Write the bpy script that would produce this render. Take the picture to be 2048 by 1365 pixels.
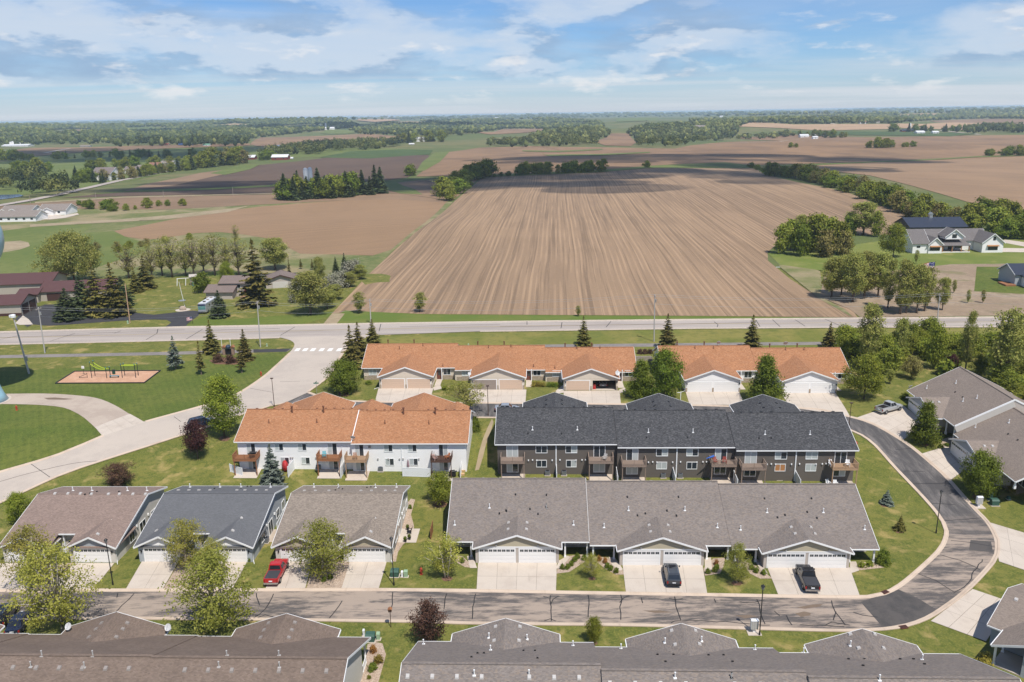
import bpy, bmesh, math, random
import numpy as np
from mathutils import Vector, Matrix

for o in list(bpy.data.objects):
 bpy.data.objects.remove(o)
SC = bpy.context.scene
COL = SC.collection
random.seed(5)

# ------------------------------------------------------------------ camera
FPX, HZ, ROLL, CZ = 1650.0, 228.0, 0.016, 56.3
TH = math.atan((682.5 - HZ) / FPX)
cT, sT, cR, sR = math.cos(TH), math.sin(TH), math.cos(ROLL), math.sin(ROLL)
X = Vector((1, 0, 0)); DN = Vector((0, -sT, -cT)); FW = Vector((0, cT, -sT))
right = X * cR + DN * sR
down = DN * cR - X * sR
cam_d = bpy.data.cameras.new('camera')
cam = bpy.data.objects.new('camera', cam_d)
COL.objects.link(cam)
mw = Matrix((right, -down, -FW)).transposed().to_4x4()
mw.translation = Vector((0, 0, CZ))
cam.matrix_world = mw
cam_d.sensor_width = 36.0
cam_d.lens = FPX / 2048 * 36.0
cam_d.clip_start = 0.5
cam_d.clip_end = 80000
SC.camera = cam

# ------------------------------------------------------------------ sun, sky, exposure
SUN_EL = math.radians(61)
saz = Vector((0.47, -0.88)).normalized()
TO_SUN = Vector((saz.x * math.cos(SUN_EL), saz.y * math.cos(SUN_EL), math.sin(SUN_EL)))
sd = bpy.data.lights.new('sun', 'SUN')
sd.energy = 4.2
sd.angle = math.radians(0.53)
sd.color = (1.0, 0.95, 0.88)
sun = bpy.data.objects.new('sun', sd)
COL.objects.link(sun)
sun.rotation_euler = (-TO_SUN).to_track_quat('-Z', 'Y').to_euler()
sun.location = TO_SUN * 300

W = bpy.data.worlds.new('World')
SC.world = W
W.use_nodes = True
wt = W.node_tree
wt.nodes.clear()
def wn(t, **k):
 n = wt.nodes.new(t)
 for a, b in k.items():
  setattr(n, a, b)
 return n
def wl(a, b):
 wt.links.new(a, b)
def wmath(op, a, b=None, clamp=False):
 n = wn('ShaderNodeMath', operation=op, use_clamp=clamp)
 for i, v in enumerate((a, b)):
  if v is None:
   continue
  if isinstance(v, (int, float)):
   n.inputs[i].default_value = v
  else:
   wl(v, n.inputs[i])
 return n.outputs[0]
sky = wn('ShaderNodeTexSky', sky_type='NISHITA')
sky.sun_disc = False
sky.sun_elevation = SUN_EL
sky.sun_rotation = math.atan2(TO_SUN.x, TO_SUN.y)
sky.altitude = 350
sky.air_density = 0.9
sky.dust_density = 0.4
sky.ozone_density = 3.0
wtc = wn('ShaderNodeTexCoord')
wsep = wn('ShaderNodeSeparateXYZ')
wl(wtc.outputs['Generated'], wsep.inputs[0])
dx_, dy_, dz_ = wsep.outputs
zz = wmath('ADD', wmath('MAXIMUM', dz_, 0.0), 0.03)          # high cirrus deck seen at a grazing angle
comb = wn('ShaderNodeCombineXYZ')
wl(wmath('DIVIDE', dx_, zz), comb.inputs[0]); wl(wmath('DIVIDE', dy_, zz), comb.inputs[1])
def wnoise(vec, scale, detail, rough, sx=1, sy=1, off=(0, 0, 0), dist=0.0):
 mp = wn('ShaderNodeMapping')
 mp.inputs['Scale'].default_value = (sx, sy, 1)
 mp.inputs['Location'].default_value = off
 wl(vec, mp.inputs[0])
 n = wn('ShaderNodeTexNoise')
 n.inputs['Scale'].default_value = scale
 n.inputs['Detail'].default_value = detail
 n.inputs['Roughness'].default_value = rough
 n.inputs['Distortion'].default_value = dist
 wl(mp.outputs[0], n.inputs[0])
 return n.outputs[0]
def wramp(fac, lo, hi):
 n = wn('ShaderNodeMapRange')
 n.interpolation_type = 'SMOOTHSTEP'
 n.inputs[1].default_value = lo; n.inputs[2].default_value = hi
 wl(fac, n.inputs[0])
 return n.outputs[0]
def wmix(fac, a, b):
 n = wn('ShaderNodeMix', data_type='RGBA')
 if isinstance(fac, (int, float)):
  n.inputs[0].default_value = fac
 else:
  wl(fac, n.inputs[0])
 for i, v in ((6, a), (7, b)):
  if isinstance(v, tuple):
   n.inputs[i].default_value = v + (1,)
  else:
   wl(v, n.inputs[i])
 return n.outputs[2]
SKYK = 0.12
tint = wn('ShaderNodeMix', data_type='RGBA', blend_type='MULTIPLY')
tint.inputs[0].default_value = 1.0
wl(sky.outputs[0], tint.inputs[6]); tint.inputs[7].default_value = (.40, .60, .82, 1)
dirv = wtc.outputs['Generated']
# air near the horizon is white with distant cloud and moisture
low = wmath('POWER', 2.718, wmath('MULTIPLY', wmath('MAXIMUM', dz_, 0.0), -27.0))
c0 = wmix(wmath('MULTIPLY', low, .93), tint.outputs[2], (4.25, 4.55, 5.0))
veil = wramp(wnoise(comb.outputs[0], 0.16, 6, 0.6, 0.5, 1.0, (3.1, 0.7, 0), 0.8), 0.38, 0.70)
c1 = wmix(wmath('MULTIPLY', veil, 0.80), c0, (4.5, 4.85, 5.3))
def cumulus(cin, sc, sq, thr, wid, z0, z1, up, amt, dark, lite, off):
 n_a = wnoise(dirv, sc, 6, .56, 1, 1, off, .15); n_b = wnoise(dirv, sc, 6, .56, 1, 1, (off[0], off[1], off[2] + up), .15)
 m = wmath('MULTIPLY', wramp(n_a, thr, thr + wid), wmath('MULTIPLY', wramp(dz_, z0, z0 + .02), wramp(dz_, z1 + .06, z1)))
 sh = wramp(wmath('SUBTRACT', n_a, n_b), -.03, .05)
 return wmix(wmath('MULTIPLY', m, amt), cin, wmix(sh, dark, lite))
def squash(k):
 mp = wn('ShaderNodeMapping'); mp.inputs['Scale'].default_value = (1, 1, k); wl(wtc.outputs['Generated'], mp.inputs[0]); return mp.outputs[0]
dirv = squash(3.0)
c2 = cumulus(c1, 5.2, 0, .405, .20, .030, .60, .12, .78, (2.1, 3.0, 4.3), (4.2, 4.8, 5.6), (4.7, 1.3, 2.0))
dirv = squash(3.4)
c2 = cumulus(c2, 13.0, 0, .53, .16, .008, .075, .10, .60, (4.0, 4.25, 4.7), (6.1, 6.0, 6.0), (1.7, 8.3, 5.0))
bg = wn('ShaderNodeBackground')
wl(c2, bg.inputs[0])
bg.inputs[1].default_value = SKYK
out = wn('ShaderNodeOutputWorld')
wl(bg.outputs[0], out.inputs[0])

SC.view_settings.view_transform = 'Standard'
SC.view_settings.look = 'None'
SC.view_settings.exposure = 0.30
SC.view_settings.gamma = 1.0
SC.view_settings.use_curve_mapping = False
SC.cycles.max_bounces = 6
SC.cycles.transparent_max_bounces = 24
SC.cycles.volume_bounces = 1
SC.cycles.use_denoising = True

# ------------------------------------------------------------------ terrain height and pixel-to-place helpers
def sm(a, b, t):
 t = np.clip((t - a) / (b - a), 0.0, 1.0)
 return t * t * (3 - 2 * t)
def gau(x, y, cx, cy, rx, ry):
 return np.exp(-((x - cx) / rx) ** 2 - ((y - cy) / ry) ** 2)
def HN(x, y):
 z = -4.1 * (1 - sm(112, 152, y))
 r = sm(300, 800, y)
 z = z + r * (3.4 * np.sin(x * .0075 + 1.0) * np.cos(y * .0062 + .4) + 1.6 * np.sin(x * .0031 - y * .0051))
 z = z + 5.0 * gau(x, y, 190, 560, 190, 170) + 3.0 * gau(x, y, -120, 420, 130, 60)
 r2 = sm(1100, 2600, y)
 z = z + r2 * (7 * np.sin(x * .0016 + .6) * np.sin(y * .0019 + 1.2) + 5 * np.sin(x * .0041 + y * .0013))
 z = z + 30 * gau(x, y, -2600, 4300, 1100, 700) + 26 * gau(x, y, -1500, 5200, 900, 600) + 24 * gau(x, y, -3300, 3100, 700, 500) + 26 * gau(x, y, -1700, 2900, 900, 220) + 26 * gau(x, y, -700, 3600, 800, 260) + 22 * gau(x, y, -2500, 3500, 700, 240) + 16 * gau(x, y, 1500, 3400, 900, 260) + 14 * gau(x, y, 300, 2400, 500, 200)
 z = z + 24 * gau(x, y, 400, 5200, 1500, 700) + 22 * gau(x, y, 3000, 5200, 1600, 900) + 14 * gau(x, y, 900, 2700, 500, 400)
 r3 = sm(5500, 11000, y)
 z = z + r3 * (22 + 6 * np.sin(x * .0009 + 1.1) + 4 * np.sin(x * .0021 + y * .001))
 return z
def H(x, y):
 return float(HN(np.float64(x), np.float64(y)))
def ray(px, py):
 u = px - 1024; v = py - 682.5
 a = u * cR - v * sR; b = u * sR + v * cR
 return a, FPX * cT - b * sT, -FPX * sT - b * cT
YM = np.concatenate([np.linspace(30, 300, 541)[:-1], 300 * 1.012 ** np.arange(0, 340)])
def gN(px, py):
 """places on the terrain seen at an array of picture points"""
 px = np.asarray(px, float); py = np.asarray(py, float)
 dx, dy, dz = ray(px, py)
 ya = np.full(px.shape, 30.0); yb = np.full(px.shape, 16000.0); done = np.zeros(px.shape, bool)
 for s in range(0, len(px), 500):
  sl = slice(s, s + 500)
  k = YM[None, :] / dy[sl, None]
  below = (CZ + dz[sl, None] * k) < HN(dx[sl, None] * k, YM[None, :] + 0 * k)
  below[:, 0] = False
  fi = below.argmax(1); ok = below.any(1)
  ya[sl] = np.where(ok, YM[np.maximum(fi - 1, 0)], 30.0); yb[sl] = np.where(ok, YM[fi], 16000.0); done[sl] = ok
 for i in range(30):
  m = (ya + yb) / 2
  k = m / dy
  below = (CZ + dz * k) < HN(dx * k, m)
  yb = np.where(below, m, yb); ya = np.where(below, ya, m)
 k = yb / dy
 return dx * k, yb, HN(dx * k, yb), done
def g(px, py, dz=0.0):
 d = ray(px, py)
 lo, hi = 20.0 / d[1], 299.0 / d[1]
 hz_ = lambda y: -4.1 if y < 112 else (0.0 if y > 152 else -4.1 * (1 - ((y - 112) / 40) ** 2 * (3 - (y - 112) / 20)))
 if CZ + d[2] * hi < hz_(299):
  for i in range(42):
   k = (lo + hi) / 2
   if CZ + d[2] * k < hz_(d[1] * k): hi = k
   else: lo = k
  return Vector((d[0] * hi, d[1] * hi, CZ + d[2] * hi + dz))
 x, y, z, d = gN(np.array([px]), np.array([py]))
 return Vector((x[0], y[0], z[0] + dz))
def gl(pts):
 out = [None] * len(pts); far_ = []
 for i, p in enumerate(pts):
  d = ray(p[0], p[1])
  if CZ + d[2] * 299.0 / d[1] < 0: out[i] = g(p[0], p[1])
  else: far_.append(i)
 if far_:
  x, y, z, d = gN(np.array([pts[i][0] for i in far_]), np.array([pts[i][1] for i in far_]))
  for k, i in enumerate(far_): out[i] = Vector((x[k], y[k], z[k]))
 return out
def az(px, py, z):
 d = ray(px, py); k = (CZ - z) / (-d[2])
 return Vector((d[0] * k, d[1] * k, z))
def scale_at(p):
 """picture pixels per metre, sideways and upright, at a place"""
 zc = p.y * cT - (p.z - CZ) * sT
 D = -p.y * sT - (p.z - CZ) * cT
 return FPX / zc, (FPX * cT - FPX * D / zc * sT) / zc

# ------------------------------------------------------------------ mesh builder
def link(o, parent=None):
 COL.objects.link(o)
 if parent is not None:
  o.parent = parent
 return o
def auto_uv(me):
 n = len(me.loops)
 if n == 0:
  return
 co = np.empty(len(me.vertices) * 3); me.vertices.foreach_get('co', co); co = co.reshape(-1, 3)
 vi = np.empty(n, np.int32); me.loops.foreach_get('vertex_index', vi)
 nm = np.empty(len(me.polygons) * 3); me.polygons.foreach_get('normal', nm); nm = nm.reshape(-1, 3)
 tot = np.empty(len(me.polygons), np.int32); me.polygons.foreach_get('loop_total', tot)
 nl = np.repeat(nm, tot, axis=0)
 h = np.stack([-nl[:, 1], nl[:, 0], np.zeros(n)], 1)
 ln = np.linalg.norm(h, axis=1)
 flat = ln < 1e-3
 h[flat] = (1, 0, 0); ln[flat] = 1
 h /= ln[:, None]
 up = np.cross(nl, h)
 p = co[vi]
 uv = np.stack([(p * h).sum(1), (p * up).sum(1)], 1)
 lay = me.uv_layers.new(name='UVMap')
 lay.data.foreach_set('uv', uv.astype(np.float32).ravel())
class MB:
 def __init__(s):
  s.v = []; s.f = []; s.m = []
 def add(s, vs, fs, m=0):
  b = len(s.v)
  s.v += [tuple(v) for v in vs]
  s.f += [tuple(b + i for i in f) for f in fs]
  s.m += [m] * len(fs)
  return s
 def poly(s, *vs, m=0):
  return s.add(vs, [range(len(vs))], m)
 def box(s, x0, x1, y0, y1, z0, z1, m=0):
  v = [(x0, y0, z0), (x1, y0, z0), (x1, y1, z0), (x0, y1, z0), (x0, y0, z1), (x1, y0, z1), (x1, y1, z1), (x0, y1, z1)]
  return s.add(v, [(0, 3, 2, 1), (4, 5, 6, 7), (0, 1, 5, 4), (1, 2, 6, 5), (2, 3, 7, 6), (3, 0, 4, 7)], m)
 def beam(s, p, q, w, h, m=0, up=(0, 0, 1)):
  p = Vector(p); q = Vector(q)
  d = (q - p).normalized()
  u = Vector(up)
  sd_ = d.cross(u)
  if sd_.length < 1e-4:
   sd_ = d.cross(Vector((1, 0, 0)))
  sd_.normalize()
  u = sd_.cross(d).normalized()
  a = sd_ * w / 2; b = u * h / 2
  v = [p - a - b, p + a - b, p + a + b, p - a + b, q - a - b, q + a - b, q + a + b, q - a + b]
  return s.add(v, [(0, 3, 2, 1), (4, 5, 6, 7), (0, 1, 5, 4), (1, 2, 6, 5), (2, 3, 7, 6), (3, 0, 4, 7)], m)
 def tube(s, pts, rs, n=6, m=0, cap=True):
  pts = [Vector(p) for p in pts]
  if not isinstance(rs, (list, tuple)):
   rs = [rs] * len(pts)
  vs = []; fs = []
  for i, p in enumerate(pts):
   d = (pts[min(i + 1, len(pts) - 1)] - pts[max(i - 1, 0)]).normalized()
   a = d.cross(Vector((0, 0, 1)))
   if a.length < 1e-3:
    a = Vector((1, 0, 0))
   a.normalize(); b = d.cross(a)
   for k in range(n):
    t = 2 * math.pi * k / n
    vs.append(p + (a * math.cos(t) + b * math.sin(t)) * rs[i])
  for i in range(len(pts) - 1):
   for k in range(n):
    fs.append((i * n + k, i * n + (k + 1) % n, (i + 1) * n + (k + 1) % n, (i + 1) * n + k))
  if cap:
   fs.append(tuple(range(n - 1, -1, -1)))
   fs.append(tuple((len(pts) - 1) * n + k for k in range(n)))
  return s.add(vs, fs, m)
 def lathe(s, prof, n=16, c=(0, 0, 0), m=0):
  vs = []; fs = []
  for r, z in prof:
   for k in range(n):
    t = 2 * math.pi * k / n
    vs.append((c[0] + r * math.cos(t), c[1] + r * math.sin(t), c[2] + z))
  for i in range(len(prof) - 1):
   for k in range(n):
    fs.append((i * n + k, i * n + (k + 1) % n, (i + 1) * n + (k + 1) % n, (i + 1) * n + k))
  fs.append(tuple(range(n - 1, -1, -1)))
  fs.append(tuple((len(prof) - 1) * n + k for k in range(n)))
  return s.add(vs, fs, m)
 def ball(s, c, r, n=10, k=6, m=0, sq=(1, 1, 1)):
  vs = []; fs = []
  for i in range(k + 1):
   a = math.pi * i / k
   for j in range(n):
    t = 2 * math.pi * j / n
    vs.append((c[0] + r * sq[0] * math.sin(a) * math.cos(t), c[1] + r * sq[1] * math.sin(a) * math.sin(t), c[2] - r * sq[2] * math.cos(a)))
  for i in range(k):
   for j in range(n):
    fs.append((i * n + j, i * n + (j + 1) % n, (i + 1) * n + (j + 1) % n, (i + 1) * n + j))
  return s.add(vs, fs, m)
 def prism_x(s, poly, x0, x1, m=0):
  """polygon in (y, z), counter-clockwise seen from -x... extruded along x"""
  n = len(poly)
  v = [(x0, y, z) for y, z in poly] + [(x1, y, z) for y, z in poly]
  f = [tuple(range(n - 1, -1, -1)), tuple(range(n, 2 * n))] + [(i, (i + 1) % n, n + (i + 1) % n, n + i) for i in range(n)]
  return s.add(v, f, m)
 def prism_y(s, poly, y0, y1, m=0):
  n = len(poly)
  v = [(x, y0, z) for x, z in poly] + [(x, y1, z) for x, z in poly]
  f = [tuple(range(n)), tuple(range(2 * n - 1, n - 1, -1))] + [(i, n + i, n + (i + 1) % n, (i + 1) % n) for i in range(n)]
  return s.add(v, f, m)
 def slab(s, a, b, c, d, t, m=0):
  """roof plane a-b eave, c-d ridge, thickness t straight down"""
  vs = [Vector(p) for p in (a, b, c, d)]
  lo = [p - Vector((0, 0, t)) for p in vs]
  return s.add(vs + lo, [(0, 1, 2, 3), (7, 6, 5, 4), (0, 4, 5, 1), (1, 5, 6, 2), (2, 6, 7, 3), (3, 7, 4, 0)], m)
 def mesh(s, name, mats, uv=True, smooth=False):
  me = bpy.data.meshes.new(name)
  me.from_pydata(s.v, [], s.f)
  for mt in (mats if isinstance(mats, (list, tuple)) else [mats]):
   me.materials.append(mt)
  if any(s.m):
   me.polygons.foreach_set('material_index', s.m)
  if smooth:
   me.polygons.foreach_set('use_smooth', [True] * len(s.f))
  me.update()
  if uv:
   auto_uv(me)
  return me
 def build(s, name, mats, parent=None, uv=True, smooth=False):
  o = bpy.data.objects.new(name, s.mesh(name, mats, uv, smooth))
  return link(o, parent)
def tag(o, label=None, cat=None, group=None, kind=None):
 if label: o['label'] = label
 if cat: o['category'] = cat
 if group: o['group'] = group
 if kind: o['kind'] = kind
 return o
def empty(name, loc=(0, 0, 0), rz=0.0, label=None, cat=None, group=None):
 o = bpy.data.objects.new(name, None)
 o.empty_display_size = 0.5
 o.location = loc
 o.rotation_euler = (0, 0, rz)
 link(o)
 return tag(o, label, cat, group)
def copy_tree(o, parent=None):
 c = o.copy()
 COL.objects.link(c)
 c.parent = parent
 for ch in list(o.children):
  copy_tree(ch, c)
 return c

# ------------------------------------------------------------------ materials
class NT:
 def __init__(s, name):
  s.mat = bpy.data.materials.new(name)
  s.mat.use_nodes = True
  s.t = s.mat.node_tree
  s.b = s.t.nodes['Principled BSDF']
  s.b.inputs['Specular IOR Level'].default_value = 0.25
 def n(s, t, **k):
  n = s.t.nodes.new(t)
  for a, b in k.items():
   setattr(n, a, b)
  return n
 def l(s, a, b):
  s.t.links.new(a, b)
 def val(s, sock, v):
  if isinstance(v, (int, float)):
   sock.default_value = v
  elif isinstance(v, tuple):
   sock.default_value = v if len(v) == len(sock.default_value) else v + (1,)
  else:
   s.l(v, sock)
 def coord(s, kind='Object', scale=(1, 1, 1), rot=0.0, loc=(0, 0, 0)):
  tc = s.n('ShaderNodeTexCoord')
  mp = s.n('ShaderNodeMapping')
  mp.inputs['Scale'].default_value = scale
  mp.inputs['Rotation'].default_value = (0, 0, rot)
  mp.inputs['Location'].default_value = loc
  s.l(tc.outputs[kind], mp.inputs[0])
  return mp.outputs[0]
 def noise(s, vec, scale, detail=3, rough=0.55, dist=0.0):
  n = s.n('ShaderNodeTexNoise')
  s.l(vec, n.inputs[0])
  n.inputs['Scale'].default_value = scale; n.inputs['Detail'].default_value = detail
  n.inputs['Roughness'].default_value = rough; n.inputs['Distortion'].default_value = dist
  return n.outputs[0]
 def ramp(s, fac, lo, hi, a=0.0, b=1.0, smooth=True):
  n = s.n('ShaderNodeMapRange')
  if smooth: n.interpolation_type = 'SMOOTHSTEP'
  n.inputs[1].default_value = lo; n.inputs[2].default_value = hi
  n.inputs[3].default_value = a; n.inputs[4].default_value = b
  s.l(fac, n.inputs[0])
  return n.outputs[0]
 def mix(s, fac, a, b, mode='MIX'):
  n = s.n('ShaderNodeMix', data_type='RGBA', blend_type=mode)
  s.val(n.inputs[0], fac); s.val(n.inputs[6], a); s.val(n.inputs[7], b)
  return n.outputs[2]
 def math(s, op, a, b=0.0):
  n = s.n('ShaderNodeMath', operation=op)
  s.val(n.inputs[0], a); s.val(n.inputs[1], b)
  return n.outputs[0]
 def col(s, v):
  s.val(s.b.inputs['Base Color'], v)
  return s
 def rough(s, v):
  s.val(s.b.inputs['Roughness'], v)
  return s
 def bump(s, h, strength, dist):
  n = s.n('ShaderNodeBump')
  n.inputs['Strength'].default_value = strength; n.inputs['Distance'].default_value = dist
  s.l(h, n.inputs['Height'])
  s.l(n.outputs[0], s.b.inputs['Normal'])
  return s
def mul(c, k):
 return tuple(min(1.0, x * k) for x in c)
def m_plain(name, c, rough=0.6, var=0.08, scale=3.0, metal=0.0, spec=0.25):
 t = NT(name)
 n = t.noise(t.coord('Object'), scale, 4, .6)
 t.col(t.mix(n, mul(c, 1 - var), mul(c, 1 + var))).rough(rough)
 t.b.inputs['Metallic'].default_value = metal
 t.b.inputs['Specular IOR Level'].default_value = spec
 return t.mat
def m_shingle(name, c, k=0.30, fleck=None, stain=0.12):
 t = NT(name)
 uv = t.coord('UV')
 br = t.n('ShaderNodeTexBrick')
 t.l(uv, br.inputs[0])
 br.offset = 0.37; br.squash = 1.0
 br.inputs['Color1'].default_value = mul(c, 1 - k) + (1,)
 br.inputs['Color2'].default_value = mul(c, 1 + k) + (1,)
 br.inputs['Mortar'].default_value = mul(c, 0.72) + (1,)
 br.inputs['Scale'].default_value = 1.0
 br.inputs['Mortar Size'].default_value = 0.008
 br.inputs['Bias'].default_value = 0.0
 br.inputs['Brick Width'].default_value = 0.27
 br.inputs['Row Height'].default_value = 0.13
 col = br.outputs[0]
 if fleck:
  wn_ = t.n('ShaderNodeTexWhiteNoise', noise_dimensions='2D')
  sn = t.n('ShaderNodeVectorMath', operation='SNAP')
  t.l(uv, sn.inputs[0]); sn.inputs[1].default_value = (0.24, 0.13, 1)
  t.l(sn.outputs[0], wn_.inputs[0])
  col = t.mix(t.ramp(wn_.outputs[0], .74, .86, 0, .55), col, fleck)
 n1 = t.noise(uv, 0.28, 4, .6)
 col = t.mix(t.ramp(n1, .3, .75, 0, 1), mul((1, 1, 1), 1 - stain), mul((1, 1, 1), 1.0), 'MIX') if False else t.mix(t.ramp(n1, .35, .7, stain, 0), col, mul(c, .45))
 mp = t.coord('UV', (1.4, .10, 1))
 n2 = t.noise(mp, 1.0, 3, .6)
 col = t.mix(t.ramp(n2, .48, .78, 0, stain * .8), col, mul(c, 1.35))
 t.col(col).rough(0.92)
 t.bump(br.outputs[1], 0.25, -0.02)
 return t.mat
def m_siding(name, c, lap=0.13, var=0.05):
 t = NT(name)
 uv = t.coord('UV')
 sep = t.n('ShaderNodeSeparateXYZ'); t.l(uv, sep.inputs[0])
 fr = t.math('FRACT', t.math('DIVIDE', sep.outputs[1], lap))
 n = t.noise(uv, 0.8, 4, .6)
 col = t.mix(n, mul(c, 1 - var), mul(c, 1 + var))
 edge = t.ramp(fr, 0.0, 0.12, 0.35, 0.0)
 col = t.mix(edge, col, mul(c, .55))
 t.col(col).rough(0.55)
 t.bump(fr, 0.5, -0.03)
 return t.mat
def m_ground(name, cols, scales, lo=.35, hi=.65, rough=0.95, bump=0.0, stripes=None):
 """cols: base colour, then one colour for each noise layer"""
 t = NT(name)
 co = t.coord('Object')
 col = cols[0]
 for c, (sc, amt, l_, h_) in zip(cols[1:], scales):
  n = t.noise(co, sc, 5, .62, .3)
  col = t.mix(t.ramp(n, l_, h_, 0, amt), col, c)
 if stripes:
  ang, sp, amt, c = stripes
  w = t.n('ShaderNodeTexWave'); w.wave_type = 'BANDS'
  t.l(t.coord('Object', (1, 1, 1), ang), w.inputs[0])
  w.inputs['Scale'].default_value = 0.314 / sp * 1.0
  w.inputs['Distortion'].default_value = 1.5; w.inputs['Detail'].default_value = 2
  w.inputs['Detail Scale'].default_value = .3
  col = t.mix(t.ramp(w.outputs[1], .2, .8, 0, amt), col, c)
 t.col(col).rough(rough)
 if bump:
  t.bump(t.noise(co, 9.0, 4, .7), bump, 0.08)
 return t.mat
def m_field(name, light, dark, ang, sp=3.0, moist=0.5, rows=0.5, seed=0.0):
 t = NT(name)
 co = t.coord('Object', (1, 1, 1), ang, (seed, seed * .7, 0))
 wob = t.noise(t.coord('Object', (1, 1, 1), 0, (seed, 0, 0)), .006, 3, .5)
 big = t.noise(t.coord('Object', (1, .55, 1), ang, (seed, seed, 0)), .011, 5, .6, .8)
 col = t.mix(t.ramp(big, .36, .68, 0, moist), light, dark)
 # drill rows: streaks long in the row direction at several widths
 sepx = t.n('ShaderNodeSeparateXYZ'); t.l(t.coord('Object', (1, 1, 1), ang, (seed, 0, 0)), sepx.inputs[0])
 bend = t.math('MULTIPLY', t.noise(t.coord('Object', (.5, 1, 1), ang), .0032, 2, .5), 9.0)
 xr = t.math('ADD', sepx.outputs[0], bend)
 def streak(per, ln, det, ofs):
  cb = t.n('ShaderNodeCombineXYZ'); t.l(t.math('DIVIDE', xr, per), cb.inputs[0]); t.l(t.math('MULTIPLY', sepx.outputs[1], ln), cb.inputs[1]); cb.inputs[2].default_value = ofs
  return t.noise(cb.outputs[0], 1.0, det, .65)
 wv = t.math('SINE', t.math('MULTIPLY', xr, 6.283 / (sp * 1.45)))
 wf = t.math('MULTIPLY', t.ramp(wv, -.1, .7), t.ramp(streak(sp * 3, .012, 3, 3.1), .36, .6))
 col = t.mix(t.math('MULTIPLY', wf, rows * .8), col, mul(light, 1.35))
 col = t.mix(t.ramp(streak(sp * .8, .006, 3, 7.7), .50, .62, 0, rows * .7), col, mul(dark, .85))
 col = t.mix(t.ramp(streak(sp * 7, .004, 3, 1.3), .46, .68, 0, rows * .35), col, mul(dark, 1.05))
 fine = t.noise(t.coord('Object'), .9, 5, .7)
 col = t.mix(t.ramp(fine, .5, .72, 0, .28), col, mul(light, 1.4))
 t.col(col).rough(1.0)
 return t.mat
def m_asphalt(name, c, tan, worn=0.6, scale=0.12, streak=None):
 t = NT(name)
 co = t.coord('Object')
 ang, sx, sy = streak if streak else (0, 1, 1)
 st = t.coord('Object', (sx, sy, 1), ang)
 n1 = t.noise(st, scale, 6, .65, .4)
 n2 = t.noise(st, scale * 4.5, 5, .7)
 f = t.math('ADD', t.math('MULTIPLY', n1, .65), t.math('MULTIPLY', n2, .35))
 col = t.mix(t.ramp(f, .40, .56, 0, worn), c, tan)
 gr = t.noise(co, 14.0, 3, .7)
 col = t.mix(t.ramp(gr, .35, .7, 0, .25), col, mul(tan, 1.15))
 t.col(col).rough(.9)
 t.bump(gr, .2, .01)
 return t.mat
def m_concrete(name, c, var=.10, stain=(.25, .2, .16)):
 t = NT(name)
 co = t.coord('Object')
 n1 = t.noise(co, .35, 5, .6)
 n2 = t.noise(co, 7.0, 4, .7)
 oi = t.n('ShaderNodeObjectInfo')
 col = t.mix(n2, mul(c, 1 - var), mul(c, 1 + var))
 col = t.mix(t.ramp(n1, .46, .72, 0, .5), col, stain)
 n3 = t.noise(t.coord('Object', (1.2, .12, 1), .04), 1.0, 4, .65)
 col = t.mix(t.ramp(n3, .55, .75, 0, .35), col, mul(stain, .75))
 col = t.mix(t.ramp(oi.outputs['Random'], 0, 1, 0, .16, False), col, mul(c, .7))
 t.col(col).rough(.85)
 return t.mat
def m_glass(name, c=(.02, .025, .03), rough=.06):
 t = NT(name)
 n = t.noise(t.coord('Object'), 1.5, 2)
 t.col(t.mix(n, c, mul(c, 2.2))).rough(rough)
 t.b.inputs['Specular IOR Level'].default_value = .7
 return t.mat
def m_leaf(name, dark, light, trans=.35, red=None):
 t = NT(name)
 geo = t.n('ShaderNodeNewGeometry')
 oi = t.n('ShaderNodeObjectInfo')
 n = t.noise(t.coord('Object'), .55, 3, .6)
 f = t.math('ADD', t.math('MULTIPLY', n, .75), t.math('MULTIPLY', geo.outputs['Random Per Island'], .35))
 col = t.mix(t.ramp(f, .25, .85), dark, light)
 hs = t.n('ShaderNodeHueSaturation')
 t.l(col, hs.inputs['Color'])
 t.val(hs.inputs['Value'], t.ramp(oi.outputs['Random'], 0, 1, .82, 1.18, False))
 t.val(hs.inputs['Hue'], t.ramp(oi.outputs['Random'], 0, 1, .488, .508, False))
 t.col(hs.outputs[0]).rough(.65)
 t.b.inputs['Specular IOR Level'].default_value = .2
 tr = t.n('ShaderNodeBsdfTranslucent')
 t.l(hs.outputs[0], tr.inputs[0])
 ms = t.n('ShaderNodeMixShader')
 ms.inputs[0].default_value = trans
 t.l(t.b.outputs[0], ms.inputs[1]); t.l(tr.outputs[0], ms.inputs[2])
 t.l(ms.outputs[0], t.t.nodes['Material Output'].inputs[0])
 return t.mat

WHITE = m_plain('white_trim', (.78, .78, .77), .45, .03)
WHITE2 = m_plain('white_vinyl', (.74, .75, .76), .4, .04)
DOORW = m_plain('white_garage_door', (.76, .75, .73), .45, .04)
DOORT = m_plain('beige_garage_door', (.60, .45, .34), .5, .04)
DOORG = m_plain('taupe_garage_door', (.30, .25, .21), .5, .05)
GLASS = m_glass('window_glass')
GLASSB = m_glass('window_glass_blinds', (.30, .32, .31), .2)
CURT = m_plain('window_blind', (.42, .45, .44), .35, .15, 1.2)
DARK = m_plain('dark_interior', (.015, .013, .012), .9)
BLACK = m_plain('black_metal', (.018, .018, .02), .4)
GREYM = m_plain('galvanised_metal', (.42, .43, .44), .35, .1, 6, .6)
CONC = m_concrete('concrete_drive', (.53, .46, .385), .06, (.40, .33, .27))
CONCK = m_concrete('concrete_kerb', (.55, .44, .34), .10, (.36, .27, .20))
WOODP = m_plain('weathered_pole', (.30, .25, .21), .85, .2, 2)
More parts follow.
